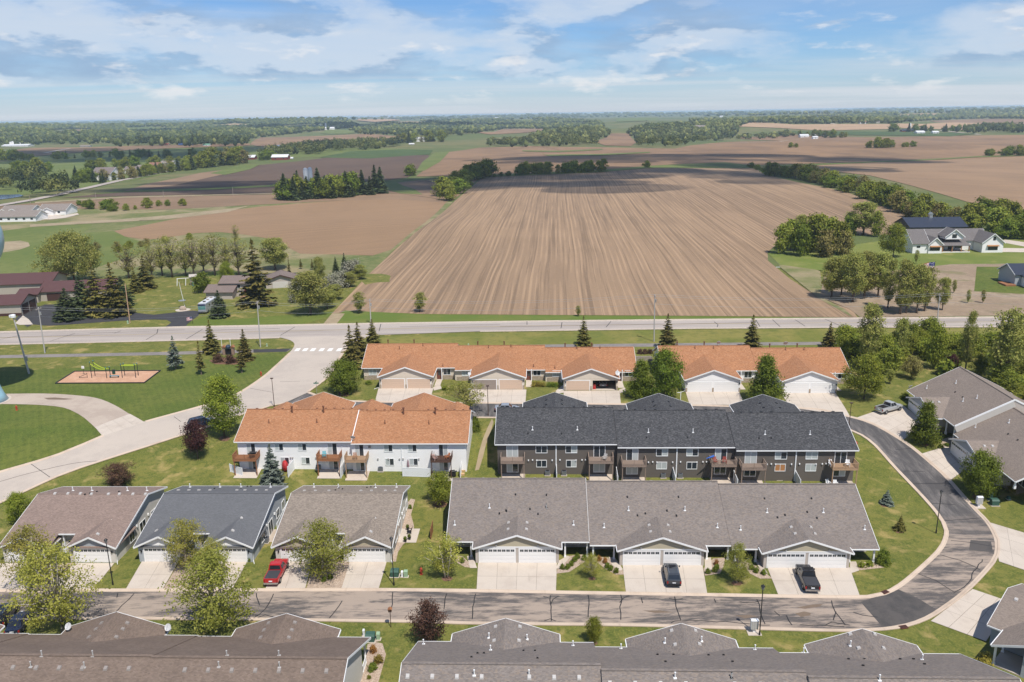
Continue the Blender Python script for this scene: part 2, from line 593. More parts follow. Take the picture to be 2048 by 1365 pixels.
CEDAR = m_plain('cedar_deck', (.30, .135, .065), .7, .2, 4)
CEDARL = m_plain('light_deck_wood', (.40, .26, .16), .75, .18, 4)
GREYWD = m_plain('weathered_deck', (.28, .21, .165), .8, .18, 4)
ROCK = m_ground('rock_mulch', [(.36, .27, .20), (.52, .42, .33), (.16, .11, .08)], [(6.0, .8, .45, .6), (9.0, .7, .52, .66)])
MULCH = m_ground('bark_mulch', [(.14, .075, .045), (.24, .14, .09)], [(5.0, .7, .4, .6)])
BRICK = m_ground('brick_base', [(.26, .17, .12), (.36, .26, .2), (.15, .1, .08)], [(5.0, .6, .4, .6), (9., .5, .5, .65)])
# ================================================================== ground and fields
YL = [float(v) for v in range(108, 157)]
def cr(pts, step=2.0):
 """smooth curve through the points, resampled"""
 P = [Vector((p[0], p[1])) for p in pts]
 out = []
 for i in range(len(P) - 1):
  p0 = P[max(i - 1, 0)]; p1 = P[i]; p2 = P[i + 1]; p3 = P[min(i + 2, len(P) - 1)]
  n = max(1, int((p2 - p1).length / step))
  for k in range(n):
   t = k / n
   out.append(0.5 * ((2 * p1) + (p2 - p0) * t + (2 * p0 - 5 * p1 + 4 * p2 - p3) * t * t + (3 * p1 - p0 - 3 * p2 + p3) * t ** 3))
 out.append(P[-1])
 return out
def drape_bm(poly, off, far=False):
 bm = bmesh.new()
 vs = [bm.verts.new((p[0], p[1], 0)) for p in poly]
 f = bm.faces.new(vs)
 bmesh.ops.triangulate(bm, faces=[f])
 ys = [p[1] for p in poly]; xs = [p[0] for p in poly]
 lines = [y for y in YL if min(ys) < y < max(ys)]
 if far:
  y = 300.0
  while y < max(ys):
   if y > min(ys): lines.append(y)
   y *= 1.025
 for y in lines:
  bmesh.ops.bisect_plane(bm, geom=bm.verts[:] + bm.edges[:] + bm.faces[:], plane_co=(0, y, 0), plane_no=(0, 1, 0))
 if far:
  st = max(12.0, (min(ys) + max(ys)) / 2 * 0.03)
  x = math.ceil(min(xs) / st) * st
  while x < max(xs):
   bmesh.ops.bisect_plane(bm, geom=bm.verts[:] + bm.edges[:] + bm.faces[:], plane_co=(x, 0, 0), plane_no=(1, 0, 0))
   x += st
 bmesh.ops.triangulate(bm, faces=[f for f in bm.faces if len(f.verts) > 4])
 for v in bm.verts:
  v.co.z = H(v.co.x, v.co.y) + (off if not far else off * max(1.0, v.co.y / 300))
 bm.normal_update()
 for f in bm.faces:
  if f.normal.z < 0:
   f.normal_flip()
 return bm
def drape(name, poly, off, mat, parent=None, kind='structure', far=False, label=None):
 bm = drape_bm(poly, off, far)
 me = bpy.data.meshes.new(name)
 bm.to_mesh(me); bm.free()
 me.materials.append(mat)
 o = link(bpy.data.objects.new(name, me), parent)
 if parent is None:
  tag(o, label, kind=kind)
 return o
def px_drape(name, pts, off, mat, smooth=False, **k):
 w = gl(pts)
 if smooth:
  w = cr(w + [w[0]], 3.0)[:-1]
 return drape(name, w, off, mat, **k)
def ribbon(mb, line, prof, m=0):
 """sweep a profile [(side offset, height)] along a line on the ground"""
 P = [Vector((p[0], p[1])) for p in line]
 n = len(P); k = len(prof)
 vs = []; fs = []
 for i in range(n):
  d = (P[min(i + 1, n - 1)] - P[max(i - 1, 0)]).normalized()
  nr = Vector((-d.y, d.x))
  for o_, h_ in prof:
   q = P[i] + nr * o_
   vs.append((q.x, q.y, H(q.x, q.y) + h_))
 for i in range(n - 1):
  for j in range(k - 1):
   fs.append((i * k + j, i * k + j + 1, (i + 1) * k + j + 1, (i + 1) * k + j))
 mb.add(vs, fs, m)
def yline_resample(line, step=1.0):
 out = []
 for a, b in zip(line[:-1], line[1:]):
  a = Vector((a[0], a[1])); b = Vector((b[0], b[1]))
  n = max(1, int((b - a).length / step))
  out += [a + (b - a) * (i / n) for i in range(n)]
 out.append(Vector((line[-1][0], line[-1][1])))
 return out
def offset(line, d):
 P = [Vector((p[0], p[1])) for p in line]
 out = []
 for i in range(len(P)):
  t = (P[min(i + 1, len(P) - 1)] - P[max(i - 1, 0)]).normalized()
  out.append(P[i] + Vector((-t.y, t.x)) * d)
 return out

LAWN = m_ground('lawn_grass', [(0.108, 0.121, 0.023), (0.174, 0.163, 0.039), (0.069, 0.094, 0.016), (0.338, 0.255, 0.097), (0.195, 0.193, 0.043)],
    [(.11, .8, .38, .62), (.9, .75, .46, .62), (.26, .85, .53, .68), (4.5, .7, .48, .62)], bump=.5)
PARK = m_ground('park_grass', [(0.08, 0.114, 0.017), (0.13, 0.145, 0.028), (0.055, 0.082, 0.012), (0.158, 0.172, 0.036)],
    [(.07, .8, .38, .62), (.7, .65, .46, .62), (3.5, .7, .48, .62)], bump=.5, stripes=(-.5, 1.3, .14, (.04, .06, .012)))
YARD = m_ground('north_yard_grass', [(0.095, 0.132, 0.018), (0.158, 0.181, 0.035), (0.065, 0.098, 0.015)],
    [(.05, .6, .38, .66), (.4, .4, .45, .65)], stripes=(1.2, 1.6, .22, (.12, .15, .04)))
VERGE = m_ground('roadside_grass', [(0.144, 0.153, 0.03), (0.238, 0.2, 0.056), (0.086, 0.114, 0.023), (0.317, 0.249, 0.099)],
     [(.06, .7, .4, .62), (.5, .5, .45, .65), (.1, .5, .62, .8)], bump=.4)
SCRUB = m_ground('rough_pasture', [(.135, .150, .048), (.30, .235, .14), (.08, .115, .032), (.22, .2, .09)],
     [(.022, .85, .42, .58), (.06, .6, .5, .62), (.4, .5, .45, .65)])
DRY = m_ground('dry_grass', [(.30, .235, .15), (.18, .17, .08), (.36, .29, .19)], [(.04, .6, .45, .62), (.3, .6, .45, .6)])
GREENF = m_ground('green_crop', [(.115, .145, .036), (.165, .178, .056), (.085, .122, .03)], [(.02, .7, .4, .65), (.2, .5, .45, .65)])
GREEND = m_ground('dark_green_crop', [(.058, .092, .026), (.08, .112, .034)], [(.02, .7, .4, .65)])
FARG = m_ground('far_grassland', [(.105, .128, .038), (.185, .158, .07), (.075, .105, .03)], [(.004, .7, .42, .6), (.02, .5, .45, .62)])

def far_x(s, y):
 return s * (1.25 * y + 225)
mb = MB()
ys = [-250, -60, 0, 40, 80, 100] + YL + [160, 180, 220, 260, 300]
for i in range(len(ys) - 1):
 a, b = ys[i], ys[i + 1]
 mb.poly((-600, a, H(0, a)), (600, a, H(0, a)), (600, b, H(0, b)), (-600, b, H(0, b)))
ground = mb.build('ground', LAWN, uv=False)
tag(ground, kind='structure')
rows = [300.0]
while rows[-1] < 30000: rows.append(rows[-1] * 1.025)
ss = np.linspace(-1, 1, 181)
yy, sg = np.meshgrid(np.array(rows), ss, indexing='ij')
xx = sg * (1.25 * yy + 225)
zz_ = HN(xx, yy)
vv = np.stack([xx, yy, zz_], -1).reshape(-1, 3)
nr, nc = yy.shape
idx = np.arange(nr * nc).reshape(nr, nc)
ff = np.stack([idx[:-1, :-1], idx[:-1, 1:], idx[1:, 1:], idx[1:, :-1]], -1).reshape(-1, 4)
me = bpy.data.meshes.new('terrain')
me.from_pydata(vv.tolist(), [], ff.tolist())
me.materials.append(FARG)
me.polygons.foreach_set('use_smooth', [True] * len(ff))
terrain = link(bpy.data.objects.new('terrain', me))
tag(terrain, kind='structure')

SOIL = (.275, .178, .112); SOILD = (.125, .085, .060); SOILP = (.115, .082, .068)
F_BIG = m_field('ploughed_soil_rows', (.290, .196, .120), (.165, .112, .072), math.radians(3.3), 1.4, .40, .85, 3)
F_TAN = m_field('tan_soil', (.27, .172, .098), (.185, .12, .07), math.radians(62), 5.0, .4, .22, 11)
F_BRN = m_field('brown_soil', (.245, .162, .098), (.15, .10, .066), math.radians(75), 6.0, .6, .25, 23)
F_DRK = m_field('dark_soil', (.118, .078, .054), (.078, .053, .040), math.radians(70), 6.0, .6, .25, 31)
F_UP = m_field('upland_soil', (.26, .162, .09), (.15, .097, .06), math.radians(84), 14.0, .8, .25, 47)
F_RT = m_field('right_field_soil', (.285, .185, .108), (.18, .118, .075), math.radians(-52), 6.0, .5, .35, 53)
F_GLD = m_field('stubble_soil', (.40, .27, .16), (.26, .17, .105), math.radians(80), 12.0, .5, .2, 61)

px_drape('pasture', [(0, 425), (160, 418), (330, 420), (480, 412), (560, 402), (905, 405), (860, 446), (780, 506), (735, 560), (690, 622), (600, 650), (-60, 668), (-80, 425)], .025, SCRUB, far=True)
px_drape('meadow', [(-60, 470), (40, 458), (110, 448), (185, 447), (180, 458), (165, 466), (230, 463), (260, 478), (300, 487), (300, 500), (240, 520), (180, 540), (100, 546), (-60, 552)], .05, GREENF, far=True)
px_drape('dry_patch', [(-60, 490), (40, 482), (57, 486), (60, 493), (40, 500), (0, 507), (-60, 515)], .09, DRY, far=True)
px_drape('dry_bank', [(60, 455), (180, 444), (330, 440), (455, 425), (480, 418), (500, 412), (460, 418), (330, 432), (230, 440), (60, 450)], .09, DRY, far=True)
px_drape('plough_field', [(664, 628), (700, 590), (735, 552), (790, 500), (860, 445), (910, 402), (962, 358), (1000, 354), (1100, 350), (1200, 345), (1300, 337), (1400, 332), (1470, 330), (1505, 334), (1530, 350), (1600, 366), (1690, 384), (1760, 412), (1830, 432), (1900, 446), (1960, 462), (1800, 470), (1640, 470), (1560, 485), (1535, 505), (1536, 522), (1580, 560), (1640, 598), (1705, 622), (1715, 636), (1400, 633), (1100, 631), (850, 629), (720, 624)], .06, F_BIG, far=True)
px_drape('tan_field', [(228, 463), (300, 449), (400, 428), (520, 414), (620, 406), (700, 401), (800, 400), (892, 406), (850, 446), (782, 500), (745, 512), (690, 510), (600, 508), (548, 480), (490, 470), (440, 465), (390, 467), (330, 477), (290, 480), (250, 474)], .07, F_TAN, far=True)
px_drape('strip_field', [(0, 413), (100, 404), (250, 396), (400, 393), (560, 389), (700, 386), (800, 388), (900, 402), (890, 406), (800, 400), (700, 401), (600, 406), (480, 412), (330, 420), (160, 418), (0, 424)], .07, F_BRN, far=True)
px_drape('dark_strip_field', [(120, 397), (240, 385), (330, 378), (560, 372), (560, 386), (400, 390), (250, 393)], .08, F_DRK, far=True)
px_drape('farm_track', [(70, 405), (250, 394.5), (400, 391), (560, 386.5), (560, 388.2), (400, 393), (250, 396.6), (70, 408)], .14, DRY, far=True)
px_drape('terrace_grass', [(180, 390), (250, 381), (420, 377), (560, 370), (560, 373.5), (430, 380), (330, 384), (260, 385)], .13, GREENF, far=True)
px_drape('dark_field', [(250, 381), (330, 362), (410, 347), (480, 336), (520, 331), (600, 323), (680, 313), (740, 314), (856, 311), (862, 316), (833, 346), (815, 356), (760, 363), (600, 369), (420, 376)], .10, F_DRK, far=True)
px_drape('brown_headland', [(245, 384), (300, 368), (400, 347), (470, 338), (470, 345), (420, 356), (350, 372)], .16, F_BRN, far=True)
px_drape('green_wedge', [(420, 348), (480, 331), (520, 330), (500, 340), (450, 351)], .18, GREENF, far=True)
px_drape('green_field', [(640, 316), (700, 304), (800, 300), (866, 301), (860, 310), (740, 318)], .12, GREEND, far=True)
px_drape('grass_strip', [(868, 307), (899, 304), (880, 325), (850, 342), (832, 345), (845, 325)], .14, GREENF, far=True)
px_drape('lower_slope_field', [(745, 372), (830, 362), (960, 356), (905, 402), (800, 388), (745, 385)], .10, F_BRN, far=True)
px_drape('grass_waterway', [(745, 368), (790, 364), (805, 372), (830, 380), (845, 390), (800, 388), (765, 378)], .16, GREENF, far=True)
px_drape('upland_field', [(832, 354), (856, 335), (897, 305), (960, 296), (1060, 293), (1200, 295), (1350, 298), (1380, 292), (1560, 282), (1640, 288), (1740, 292), (2080, 296), (2080, 328), (1700, 326), (1500, 331), (1300, 335), (1000, 352), (940, 352)], .10, F_UP, far=True)
px_drape('contour_strip', [(1045, 302), (1120, 303), (1205, 299), (1205, 301), (1120, 305.5), (1045, 304)], .2, GREENF, far=True)
px_drape('contour_strip', [(1085, 311), (1200, 309.5), (1300, 305), (1300, 307), (1200, 312.5), (1100, 313.5)], .2, GREENF, far=True)
px_drape('field_margin', [(985, 355), (1200, 346), (1300, 337), (1450, 330), (1520, 338), (1520, 334), (1450, 326), (1300, 333), (1200, 341), (985, 350)], .17, GREENF, far=True)
px_drape('right_field', [(1528, 346), (1560, 334), (1750, 325), (2080, 312), (2080, 425), (1935, 405), (1850, 380), (1740, 352), (1640, 340)], .12, F_RT, far=True)
px_drape('field_track', [(1560, 332.5), (1750, 324), (1950, 314), (2080, 310), (2080, 312), (1950, 316), (1750, 326), (1560, 335)], .2, GREENF, far=True)
px_drape('bright_field', [(500, 290), (520, 276), (640, 273), (740, 269), (800, 274), (780, 282), (690, 287), (600, 293), (540, 297)], .12, F_UP, far=True)
px_drape('bright_field', [(20, 304), (60, 297), (160, 296), (300, 292), (500, 288), (500, 292), (330, 298), (150, 306), (60, 314)], .12, F_UP, far=True)
px_drape('golf_green', [(-40, 330), (60, 316), (200, 303), (360, 297), (500, 294), (560, 300), (540, 310), (470, 325), (350, 345), (200, 372), (100, 385), (-40, 400)], .06, GREENF, far=True)
px_drape('green_plain', [(560, 300), (640, 292), (700, 296), (860, 300), (700, 304), (640, 315), (540, 316)], .06, GREENF, far=True)
px_drape('gap_field', [(1190, 285), (1222, 268), (1258, 268), (1275, 285), (1262, 293), (1210, 292)], .14, F_UP, far=True)
px_drape('stubble_field', [(1475, 254), (1500, 246), (1590, 250), (1680, 249), (1780, 249), (1780, 259), (1650, 262), (1560, 257)], .12, F_GLD, far=True)
px_drape('stubble_field', [(1715, 254), (1800, 248), (1850, 249), (2080, 247), (2080, 256), (1960, 262), (1840, 258)], .12, F_GLD, far=True)
px_drape('stubble_field', [(1860, 243), (1960, 239), (2080, 240), (2080, 250), (1980, 249)], .12, F_UP, far=True)
px_drape('green_crop_field', [(1560, 262), (1700, 264), (1850, 266), (1960, 268), (1900, 274), (1780, 272), (1600, 268)], .14, GREEND, far=True)
px_drape('upland_far_field', [(1470, 276), (1600, 270), (1750, 276), (2080, 270), (2080, 296), (1740, 292), (1640, 288), (1560, 282)], .1, F_UP, far=True)
px_drape('ridge_field', [(715, 243), (740, 240), (790, 240), (800, 243), (750, 246)], .3, F_GLD, far=True)
px_drape('patch_field', [(950, 266), (1010, 259), (1100, 259), (1060, 266), (980, 270)], .14, F_UP, far=True)
px_drape('patch_green', [(1000, 250), (1055, 249), (1055, 256), (1000, 258)], .14, GREEND, far=True)
px_drape('patch_green', [(1230, 238), (1290, 235), (1320, 238), (1290, 243), (1235, 245)], .14, GREENF, far=True)
px_drape('patch_green', [(640, 268), (680, 258), (740, 257), (740, 264), (690, 269)], .14, GREENF, far=True)
t = NT('pond_water'); t.col(t.mix(t.noise(t.coord('Object'), .05, 3), (.05, .10, .2), (.08, .13, .24))).rough(.12); WATER = t.mat
px_drape('pond', [(-60, 394), (0, 391), (40, 390), (48, 393), (20, 398), (0, 400), (-60, 404)], .16, WATER, far=True)

# lawns
px_drape('park_lawn', [(-60, 716), (200, 710), (510, 705), (575, 704), (560, 726), (520, 760), (470, 792), (415, 811), (290, 848), (120, 913), (-60, 965)], .012, PARK)
px_drape('north_lawn', [(-60, 668), (60, 655), (115, 600), (180, 560), (300, 556), (460, 540), (560, 560), (640, 560), (668, 600), (664, 632), (600, 651), (371, 656), (0, 666)], .03, YARD)
px_drape('roadside_verge', [(640, 652), (690, 622), (850, 630), (1400, 634), (1715, 637), (2080, 632), (2080, 637), (1500, 641), (1000, 645), (700, 652)], .075, m_ground('verge_green', [(0.101, 0.145, 0.023), (0.158, 0.165, 0.039)], [(.1, .6, .4, .65)]))
px_drape('roadside_verge', [(-60, 690), (300, 684), (560, 679), (590, 690), (575, 700), (300, 706), (-60, 716)], .012, VERGE)
px_drape('roadside_verge', [(735, 690), (765, 675), (880, 668), (1400, 660), (2080, 656), (2080, 690), (1640, 700), (1270, 700), (900, 700)], .012, VERGE)
px_drape('east_lawn', [(1535, 507), (1640, 500), (1780, 480), (1820, 470), (2080, 480), (2080, 530), (1900, 532), (1780, 545), (1650, 545), (1560, 530)], .09, m_ground('farm_lawn', [(0.123, 0.159, 0.029), (0.202, 0.208, 0.056), (0.288, 0.249, 0.087)], [(.05, .6, .4, .62), (.12, .5, .56, .72)]), far=True)
px_drape('bare_soil', [(1650, 545), (1780, 545), (1900, 532), (2080, 530), (2080, 632), (1720, 636), (1700, 620), (1640, 596)], .085, m_ground('bare_soil_mix', [(.27, .20, .135), (.34, .26, .18), (.17, .155, .07), (.22, .16, .11)], [(.05, .7, .45, .6), (.09, .75, .54, .64), (.5, .5, .45, .6)]))
px_drape('scraped_soil', [(1540, 505), (1640, 545), (1650, 600), (1690, 620), (1705, 636), (1640, 600), (1560, 535)], .08, SCRUB)
px_drape('new_lawn', [(1953, 537), (2080, 537), (2080, 592), (1948, 585)], .14, PARK)
px_drape('gravel_drive', [(2000, 485), (2080, 500), (2080, 490), (2010, 480)], .14, CONC)
px_drape('gravel_drive', [(2000, 497), (2080, 498), (2080, 506), (1998, 505)], .14, CONC)

# ================================================================== roads
HWY = m_asphalt('highway_asphalt', (.30, .262, .235), (.41, .355, .31), .8, .10, (0.0, .12, 1.4))
COLL = m_asphalt('collector_concrete', (.40, .345, .295), (.47, .405, .34), .7, .10)
t = NT('loop_asphalt')
co = t.coord('Object')
st = t.coord('Object', (.22, 1.0, 1), math.radians(3))
n1 = t.noise(st, .30, 6, .68, .5); n2 = t.noise(st, 1.6, 5, .7)
f = t.math('ADD', t.math('MULTIPLY', n1, .6), t.math('MULTIPLY', n2, .4))
tanr = t.mix(t.ramp(f, .43, .57), (.080, .072, .069), (.335, .268, .212))
st2 = t.coord('Object', (1, .2, 1), math.radians(-33))
n3 = t.noise(st2, .5, 6, .7, .4)
drk = t.mix(t.ramp(n3, .40, .68), (.056, .055, .057), (.170, .155, .145))
sp = t.n('ShaderNodeSeparateXYZ'); t.l(co, sp.inputs[0])
yo = t.math('ADD', sp.outputs[1], t.math('MULTIPLY', t.noise(co, .12, 4, .6), 16.0))
col = t.mix(t.ramp(yo, 113, 124), tanr, drk)
gr = t.noise(co, 14.0, 3, .7)
t.col(t.mix(t.ramp(gr, .35, .7, 0, .2), col, (.34, .29, .25))).rough(.92)
LOOP = t.mat
PATCH = m_asphalt('asphalt_patch', (.055, .053, .052), (.12, .105, .095), .5, .25)
TRAIL = m_asphalt('trail_asphalt', (.17, .155, .145), (.25, .22, .2), .7, .3)
NEWASP = m_asphalt('black_driveway', (.040, .039, .042), (.06, .058, .06), .5, .3)
SEAL = m_plain('crack_sealant', (.022, .022, .024), .6, .2)

def road(name, poly, off, mat, label):
 return tag(drape(name, poly, off, mat), label, kind='structure')
hwN = gl([(-160, 670), (0, 665), (371, 655), (580, 651.4), (760, 648), (1100, 643.5), (1516, 639.6), (1800, 637.5), (2048, 635.6), (2250, 634)])
hwS = gl([(-160, 694), (0, 690), (410, 680.7), (559, 676.5), (760, 671), (960, 664), (1400, 658), (1711, 656), (2048, 655), (2250, 654.5)])
highway = road('highway', hwN + hwS[::-1], .10, HWY, 'two-lane highway crossing the picture')
mbs = MB()
SHOULD = m_ground('gravel_shoulder', [(.55, .46, .37), (.38, .31, .24)], [(1.5, .6, .45, .6)])
ribbon(mbs, yline_resample(hwN, 4), [(-.9, .105), (.9, .09)]);
ribbon(mbs, yline_resample(hwS[:4], 4), [(-.5, .09), (.7, .105)])
ribbon(mbs, yline_resample(hwS[5:], 4), [(-.5, .09), (.7, .105)])
mbs.build('shoulder', SHOULD, highway, uv=False)
mbs = MB()
for off_, w_ in ((.0, .12), (.3, .12)):
 pass
cl = [(a + b) / 2 for a, b in zip(hwN, hwS)]
WORN = m_plain('worn_road_paint', (.46, .42, .36), .8, .2)
for d_ in (-3.7, 3.7):
 ribbon(mbs, yline_resample(offset(cl, d_), 4), [(-.07, .114), (.07, .114)])
mbs.build('edge_line', WORN, highway, uv=False)
YEL = m_plain('yellow_road_paint', (.42, .32, .13), .8, .2)
mbs = MB()
ribbon(mbs, yline_resample(offset(cl, .13), 4), [(-.05, .114), (.05, .114)]); ribbon(mbs, yline_resample(offset(cl, -.13), 4), [(-.05, .114), (.05, .114)])
mbs.build('centre_line', YEL, highway, uv=False)

cL = cr(gl([(559, 676), (581, 682), (589, 689.5), (586, 698), (573, 712), (549, 734), (524, 755.5), (472, 789), (416, 809), (290, 844)]), 1.5)
cL2 = cr(gl([(205, 872), (117, 909), (0, 944), (-120, 978)]), 3)
cRt = gl([(760, 671), (720, 680), (700, 692), (681, 719), (659, 754), (619, 785)])
cR2 = gl([(566, 809), (541.6, 814), (480, 833), (410, 858), (293, 896), (205, 924), (117, 955), (0, 1009), (-120, 1060)])
cRa = cr(cRt, 1.5); cRb = cr(cR2, 3)
collector = road('collector_road', cL + cL2 + cRb[::-1] + cRa[::-1], .112, COLL, 'pale collector road joining the highway')
KP = [(0, .02), (0, .128), (.16, .135), (.28, .125), (.36, .072), (.62, .068), (.64, .04)]
def kerb(name, line, side=1, h=0.07):
 mb = MB()
 ln = yline_resample(line, 1.0)
 ribbon(mb, ln, [(side * a, b + h) for a, b in KP])
 return mb.build(name, CONCK, None, uv=False)
for ln, sd_ in ((cL[10:], 1), (cL2, 1), (cRa[6:], -1), (cRb, -1)):
 tag(kerb('kerb', ln, sd_), kind='structure')

oN = gl([(641, 793), (673, 800), (749, 803.5), (864, 805), (1060, 806.5), (1276, 808.8), (1366, 810), (1471, 812.8), (1580, 815.6), (1643, 819.4), (1682, 829), (1714, 836.5), (1747, 847.5), (1788, 869.5), (1827, 895), (1866, 927.5), (1901, 960), (1957, 1022), (1978, 1044), (1991, 1064), (1999.5, 1082), (2000, 1100), (1991, 1126), (1942, 1180), (1895, 1217), (1858, 1240), (1817, 1254.5), (1771, 1262), (1693, 1265), (1584, 1263), (1436, 1259), (1258, 1254), (1080, 1252), (933, 1250), (811, 1246.5), (693, 1245), (560, 1243), (300, 1241), (0, 1240), (-260, 1240)])
oNs = cr(oN, 1.5)
inR = gl([(1692, 859), (1721, 872), (1747, 892), (1782, 931), (1817, 968), (1847, 1000), (1870, 1027), (1882, 1045), (1888, 1062), (1885, 1080), (1872, 1102), (1833, 1139), (1795, 1170), (1764, 1186), (1734, 1192), (1640, 1191.8), (1557, 1190.7), (1414, 1188), (1260, 1185.5), (1112, 1183), (955, 1180), (758, 1178), (500, 1178.5), (249, 1179), (0, 1180), (-260, 1182)])
inL = [p for p in offset(cr(oN[1:9], 3.0), -8.7)]
inn = cr([Vector((p.x, p.y)) for p in inL][1:-1:4] + [Vector((p.x, p.y)) for p in inR], 1.5)
thr = gl([(619, 785), (566, 809)])
loop = road('loop_road', [thr[0]] + oNs + inn[::-1] + [thr[1]], .04, LOOP, 'private loop road around the townhouses')
tag(kerb('kerb', [thr[0]] + oNs, -1, 0), kind='structure')
tag(kerb('kerb', inn, 1, 0), kind='structure')
px_drape('asphalt_patch', [(1721, 1205), (1797, 1180), (1835, 1197), (1872, 1220), (1838, 1243), (1766, 1256)], .050, PATCH, parent=loop)
px_drape('asphalt_patch', [(1941, 1081), (1982, 1084), (1986, 1106), (1938, 1101)], .050, PATCH, parent=loop)
PUD = m_plain('road_stain', (.17, .125, .09), .85, .2)
for pp in ([(1590, 1228), (1608, 1224), (1622, 1227), (1620, 1232), (1602, 1235)], [(1594, 1216), (1625, 1210), (1645, 1209), (1640, 1214), (1610, 1219)], [(1285, 1222), (1320, 1222), (1348, 1226), (1310, 1227)], [(1470, 1232), (1500, 1231), (1515, 1234), (1490, 1238)]):
 px_drape('stain', pp, .048, PUD, smooth=True, parent=loop)
# crack sealant lines
cracks = [
 [(1240, 1187), (1243, 1200), (1241, 1215), (1240, 1240)], [(1258, 1192), (1246, 1198), (1241, 1206)], [(1177, 1192), (1177, 1210), (1176, 1222), (1178, 1236)], [(1283, 1196), (1284, 1208)],
 [(1350, 1195), (1353, 1215), (1360, 1241)], [(1338, 1197), (1352, 1200), (1366, 1199)], [(1430, 1199), (1432, 1206)], [(1341, 1247), (1350, 1243), (1362, 1242)], [(1362, 1242), (1400, 1243), (1452, 1245), (1500, 1250), (1540, 1252)],
 [(1515, 1200), (1522, 1225), (1530, 1250)], [(1480, 1206), (1510, 1205), (1530, 1200)], [(1548, 1224), (1560, 1232)], [(1571, 1232), (1584, 1252)], [(1663, 1202), (1672, 1225), (1690, 1252)], [(1672, 1225), (1668, 1242)],
 [(1650, 1252), (1662, 1246), (1700, 1252)], [(1600, 1250), (1640, 1252), (1690, 1254)], [(1706, 1226), (1725, 1232), (1755, 1236)], [(786, 1186), (784, 1210), (782, 1222)], [(893, 1188), (890, 1210), (888, 1220)], [(951, 1189), (946, 1215), (943, 1240)],
 [(1101, 1192), (1101, 1215), (1102, 1243)], [(1117, 1193), (1106, 1200), (1101, 1210)], [(1088, 1193), (1100, 1198)], [(1090, 1243), (1100, 1238), (1112, 1243)], [(686, 1202), (672, 1222), (658, 1238)], [(513, 1188), (520, 1212)], [(548, 1188), (530, 1220), (505, 1238)], [(516, 1236), (530, 1231), (545, 1236)],
 [(268, 1188), (245, 1212), (228, 1228)], [(236, 1188), (235, 1196)], [(44, 1215), (24, 1236)], [(1831, 1147), (1870, 1162), (1910, 1186)], [(1880, 1111), (1920, 1122), (1960, 1140)], [(1900, 1082), (1940, 1086), (1990, 1095)], [(1888, 1042), (1930, 1040), (1962, 1037)], [(1910, 1186), (1935, 1170), (1945, 1150), (1965, 1120)], [(1806, 943), (1850, 944)], [(1826, 969), (1870, 968), (1892, 967)], [(1860, 1008), (1910, 1010)], [(1790, 900), (1830, 897)]]
mbs = MB()
for c_ in cracks:
 w = yline_resample(cr(gl(c_), 1.0), .8)
 w = [p + Vector((random.uniform(-.10, .10), random.uniform(-.10, .10))) for p in w]
 ribbon(mbs, w, [(-.06, .058), (.06, .058)])
mbs.build('crack_seal', SEAL, loop, uv=False)
mbs = MB()
for c_ in ([(0, 680), (40, 672)], [(228, 668), (242, 663)], [(292, 681), (314, 668), (316, 659)], [(372, 680), (405, 660)], [(561, 672), (590, 655)], [(758, 664), (762, 649)], [(1054, 651), (1054, 644)], [(1122, 658), (1124, 646)], [(1212, 656), (1222, 644)], [(1428, 645), (1436, 651), (1434, 656)], [(1520, 655), (1512, 642)], [(1560, 655), (1545, 641)], [(1610, 654), (1590, 641)], [(1680, 653), (1650, 640)], [(100, 684), (150, 668)], [(180, 668), (370, 661)], [(420, 662), (560, 658)], [(800, 655), (1000, 650)], [(1000, 655), (1500, 647)], [(0, 676), (180, 671)]):
 ribbon(mbs, yline_resample(gl(c_), 2), [(-.09, .118), (.09, .118)])
mbs.build('crack_seal', SEAL, highway, uv=False)
mbs = MB()
for c_ in ([(60, 928), (100, 956)], [(0, 905 + 60), (60, 948), (150, 928), (208, 923)], [(348, 835), (362, 845)], [(500, 778), (545, 786)], [(560, 765), (600, 764)]):
 ribbon(mbs, yline_resample(cr(gl(c_), 1), 1), [(-.05, .124), (.05, .124)])
mbs.build('crack_seal', SEAL, collector, uv=False)
# zebra crossing
PAINT = m_plain('white_road_paint', (.72, .70, .66), .7, .12, 5)
for x0 in (588, 603.5, 619, 636.5, 653.5, 671.5):
 px_drape('crossing_bar', [(x0, 704), (x0 + 5, 698.2), (x0 + 14, 697.6), (x0 + 9.5, 703.4)], .122, PAINT, parent=collector)
# trail
tr1 = road('trail', gl([(-80, 713), (0, 711), (334, 704.5), (507, 699.5), (584, 698), (574, 704), (507, 705.7), (334, 710.5), (0, 717), (-80, 719)]), .02, TRAIL, 'asphalt walking trail beside the park')
tr2 = road('trail', gl([(735, 696), (900, 692), (1268, 688), (1640, 684.5), (2048, 683), (2200, 683), (2200, 689), (2048, 689), (1640, 690.5), (1268, 694.5), (900, 699), (735, 703)]), .02, TRAIL, 'asphalt walking trail behind the orange-roofed townhouses')
px_drape('new_asphalt', [(507, 699.3), (582, 697.8), (573, 704.2), (507, 706)], .026, NEWASP, parent=tr1)
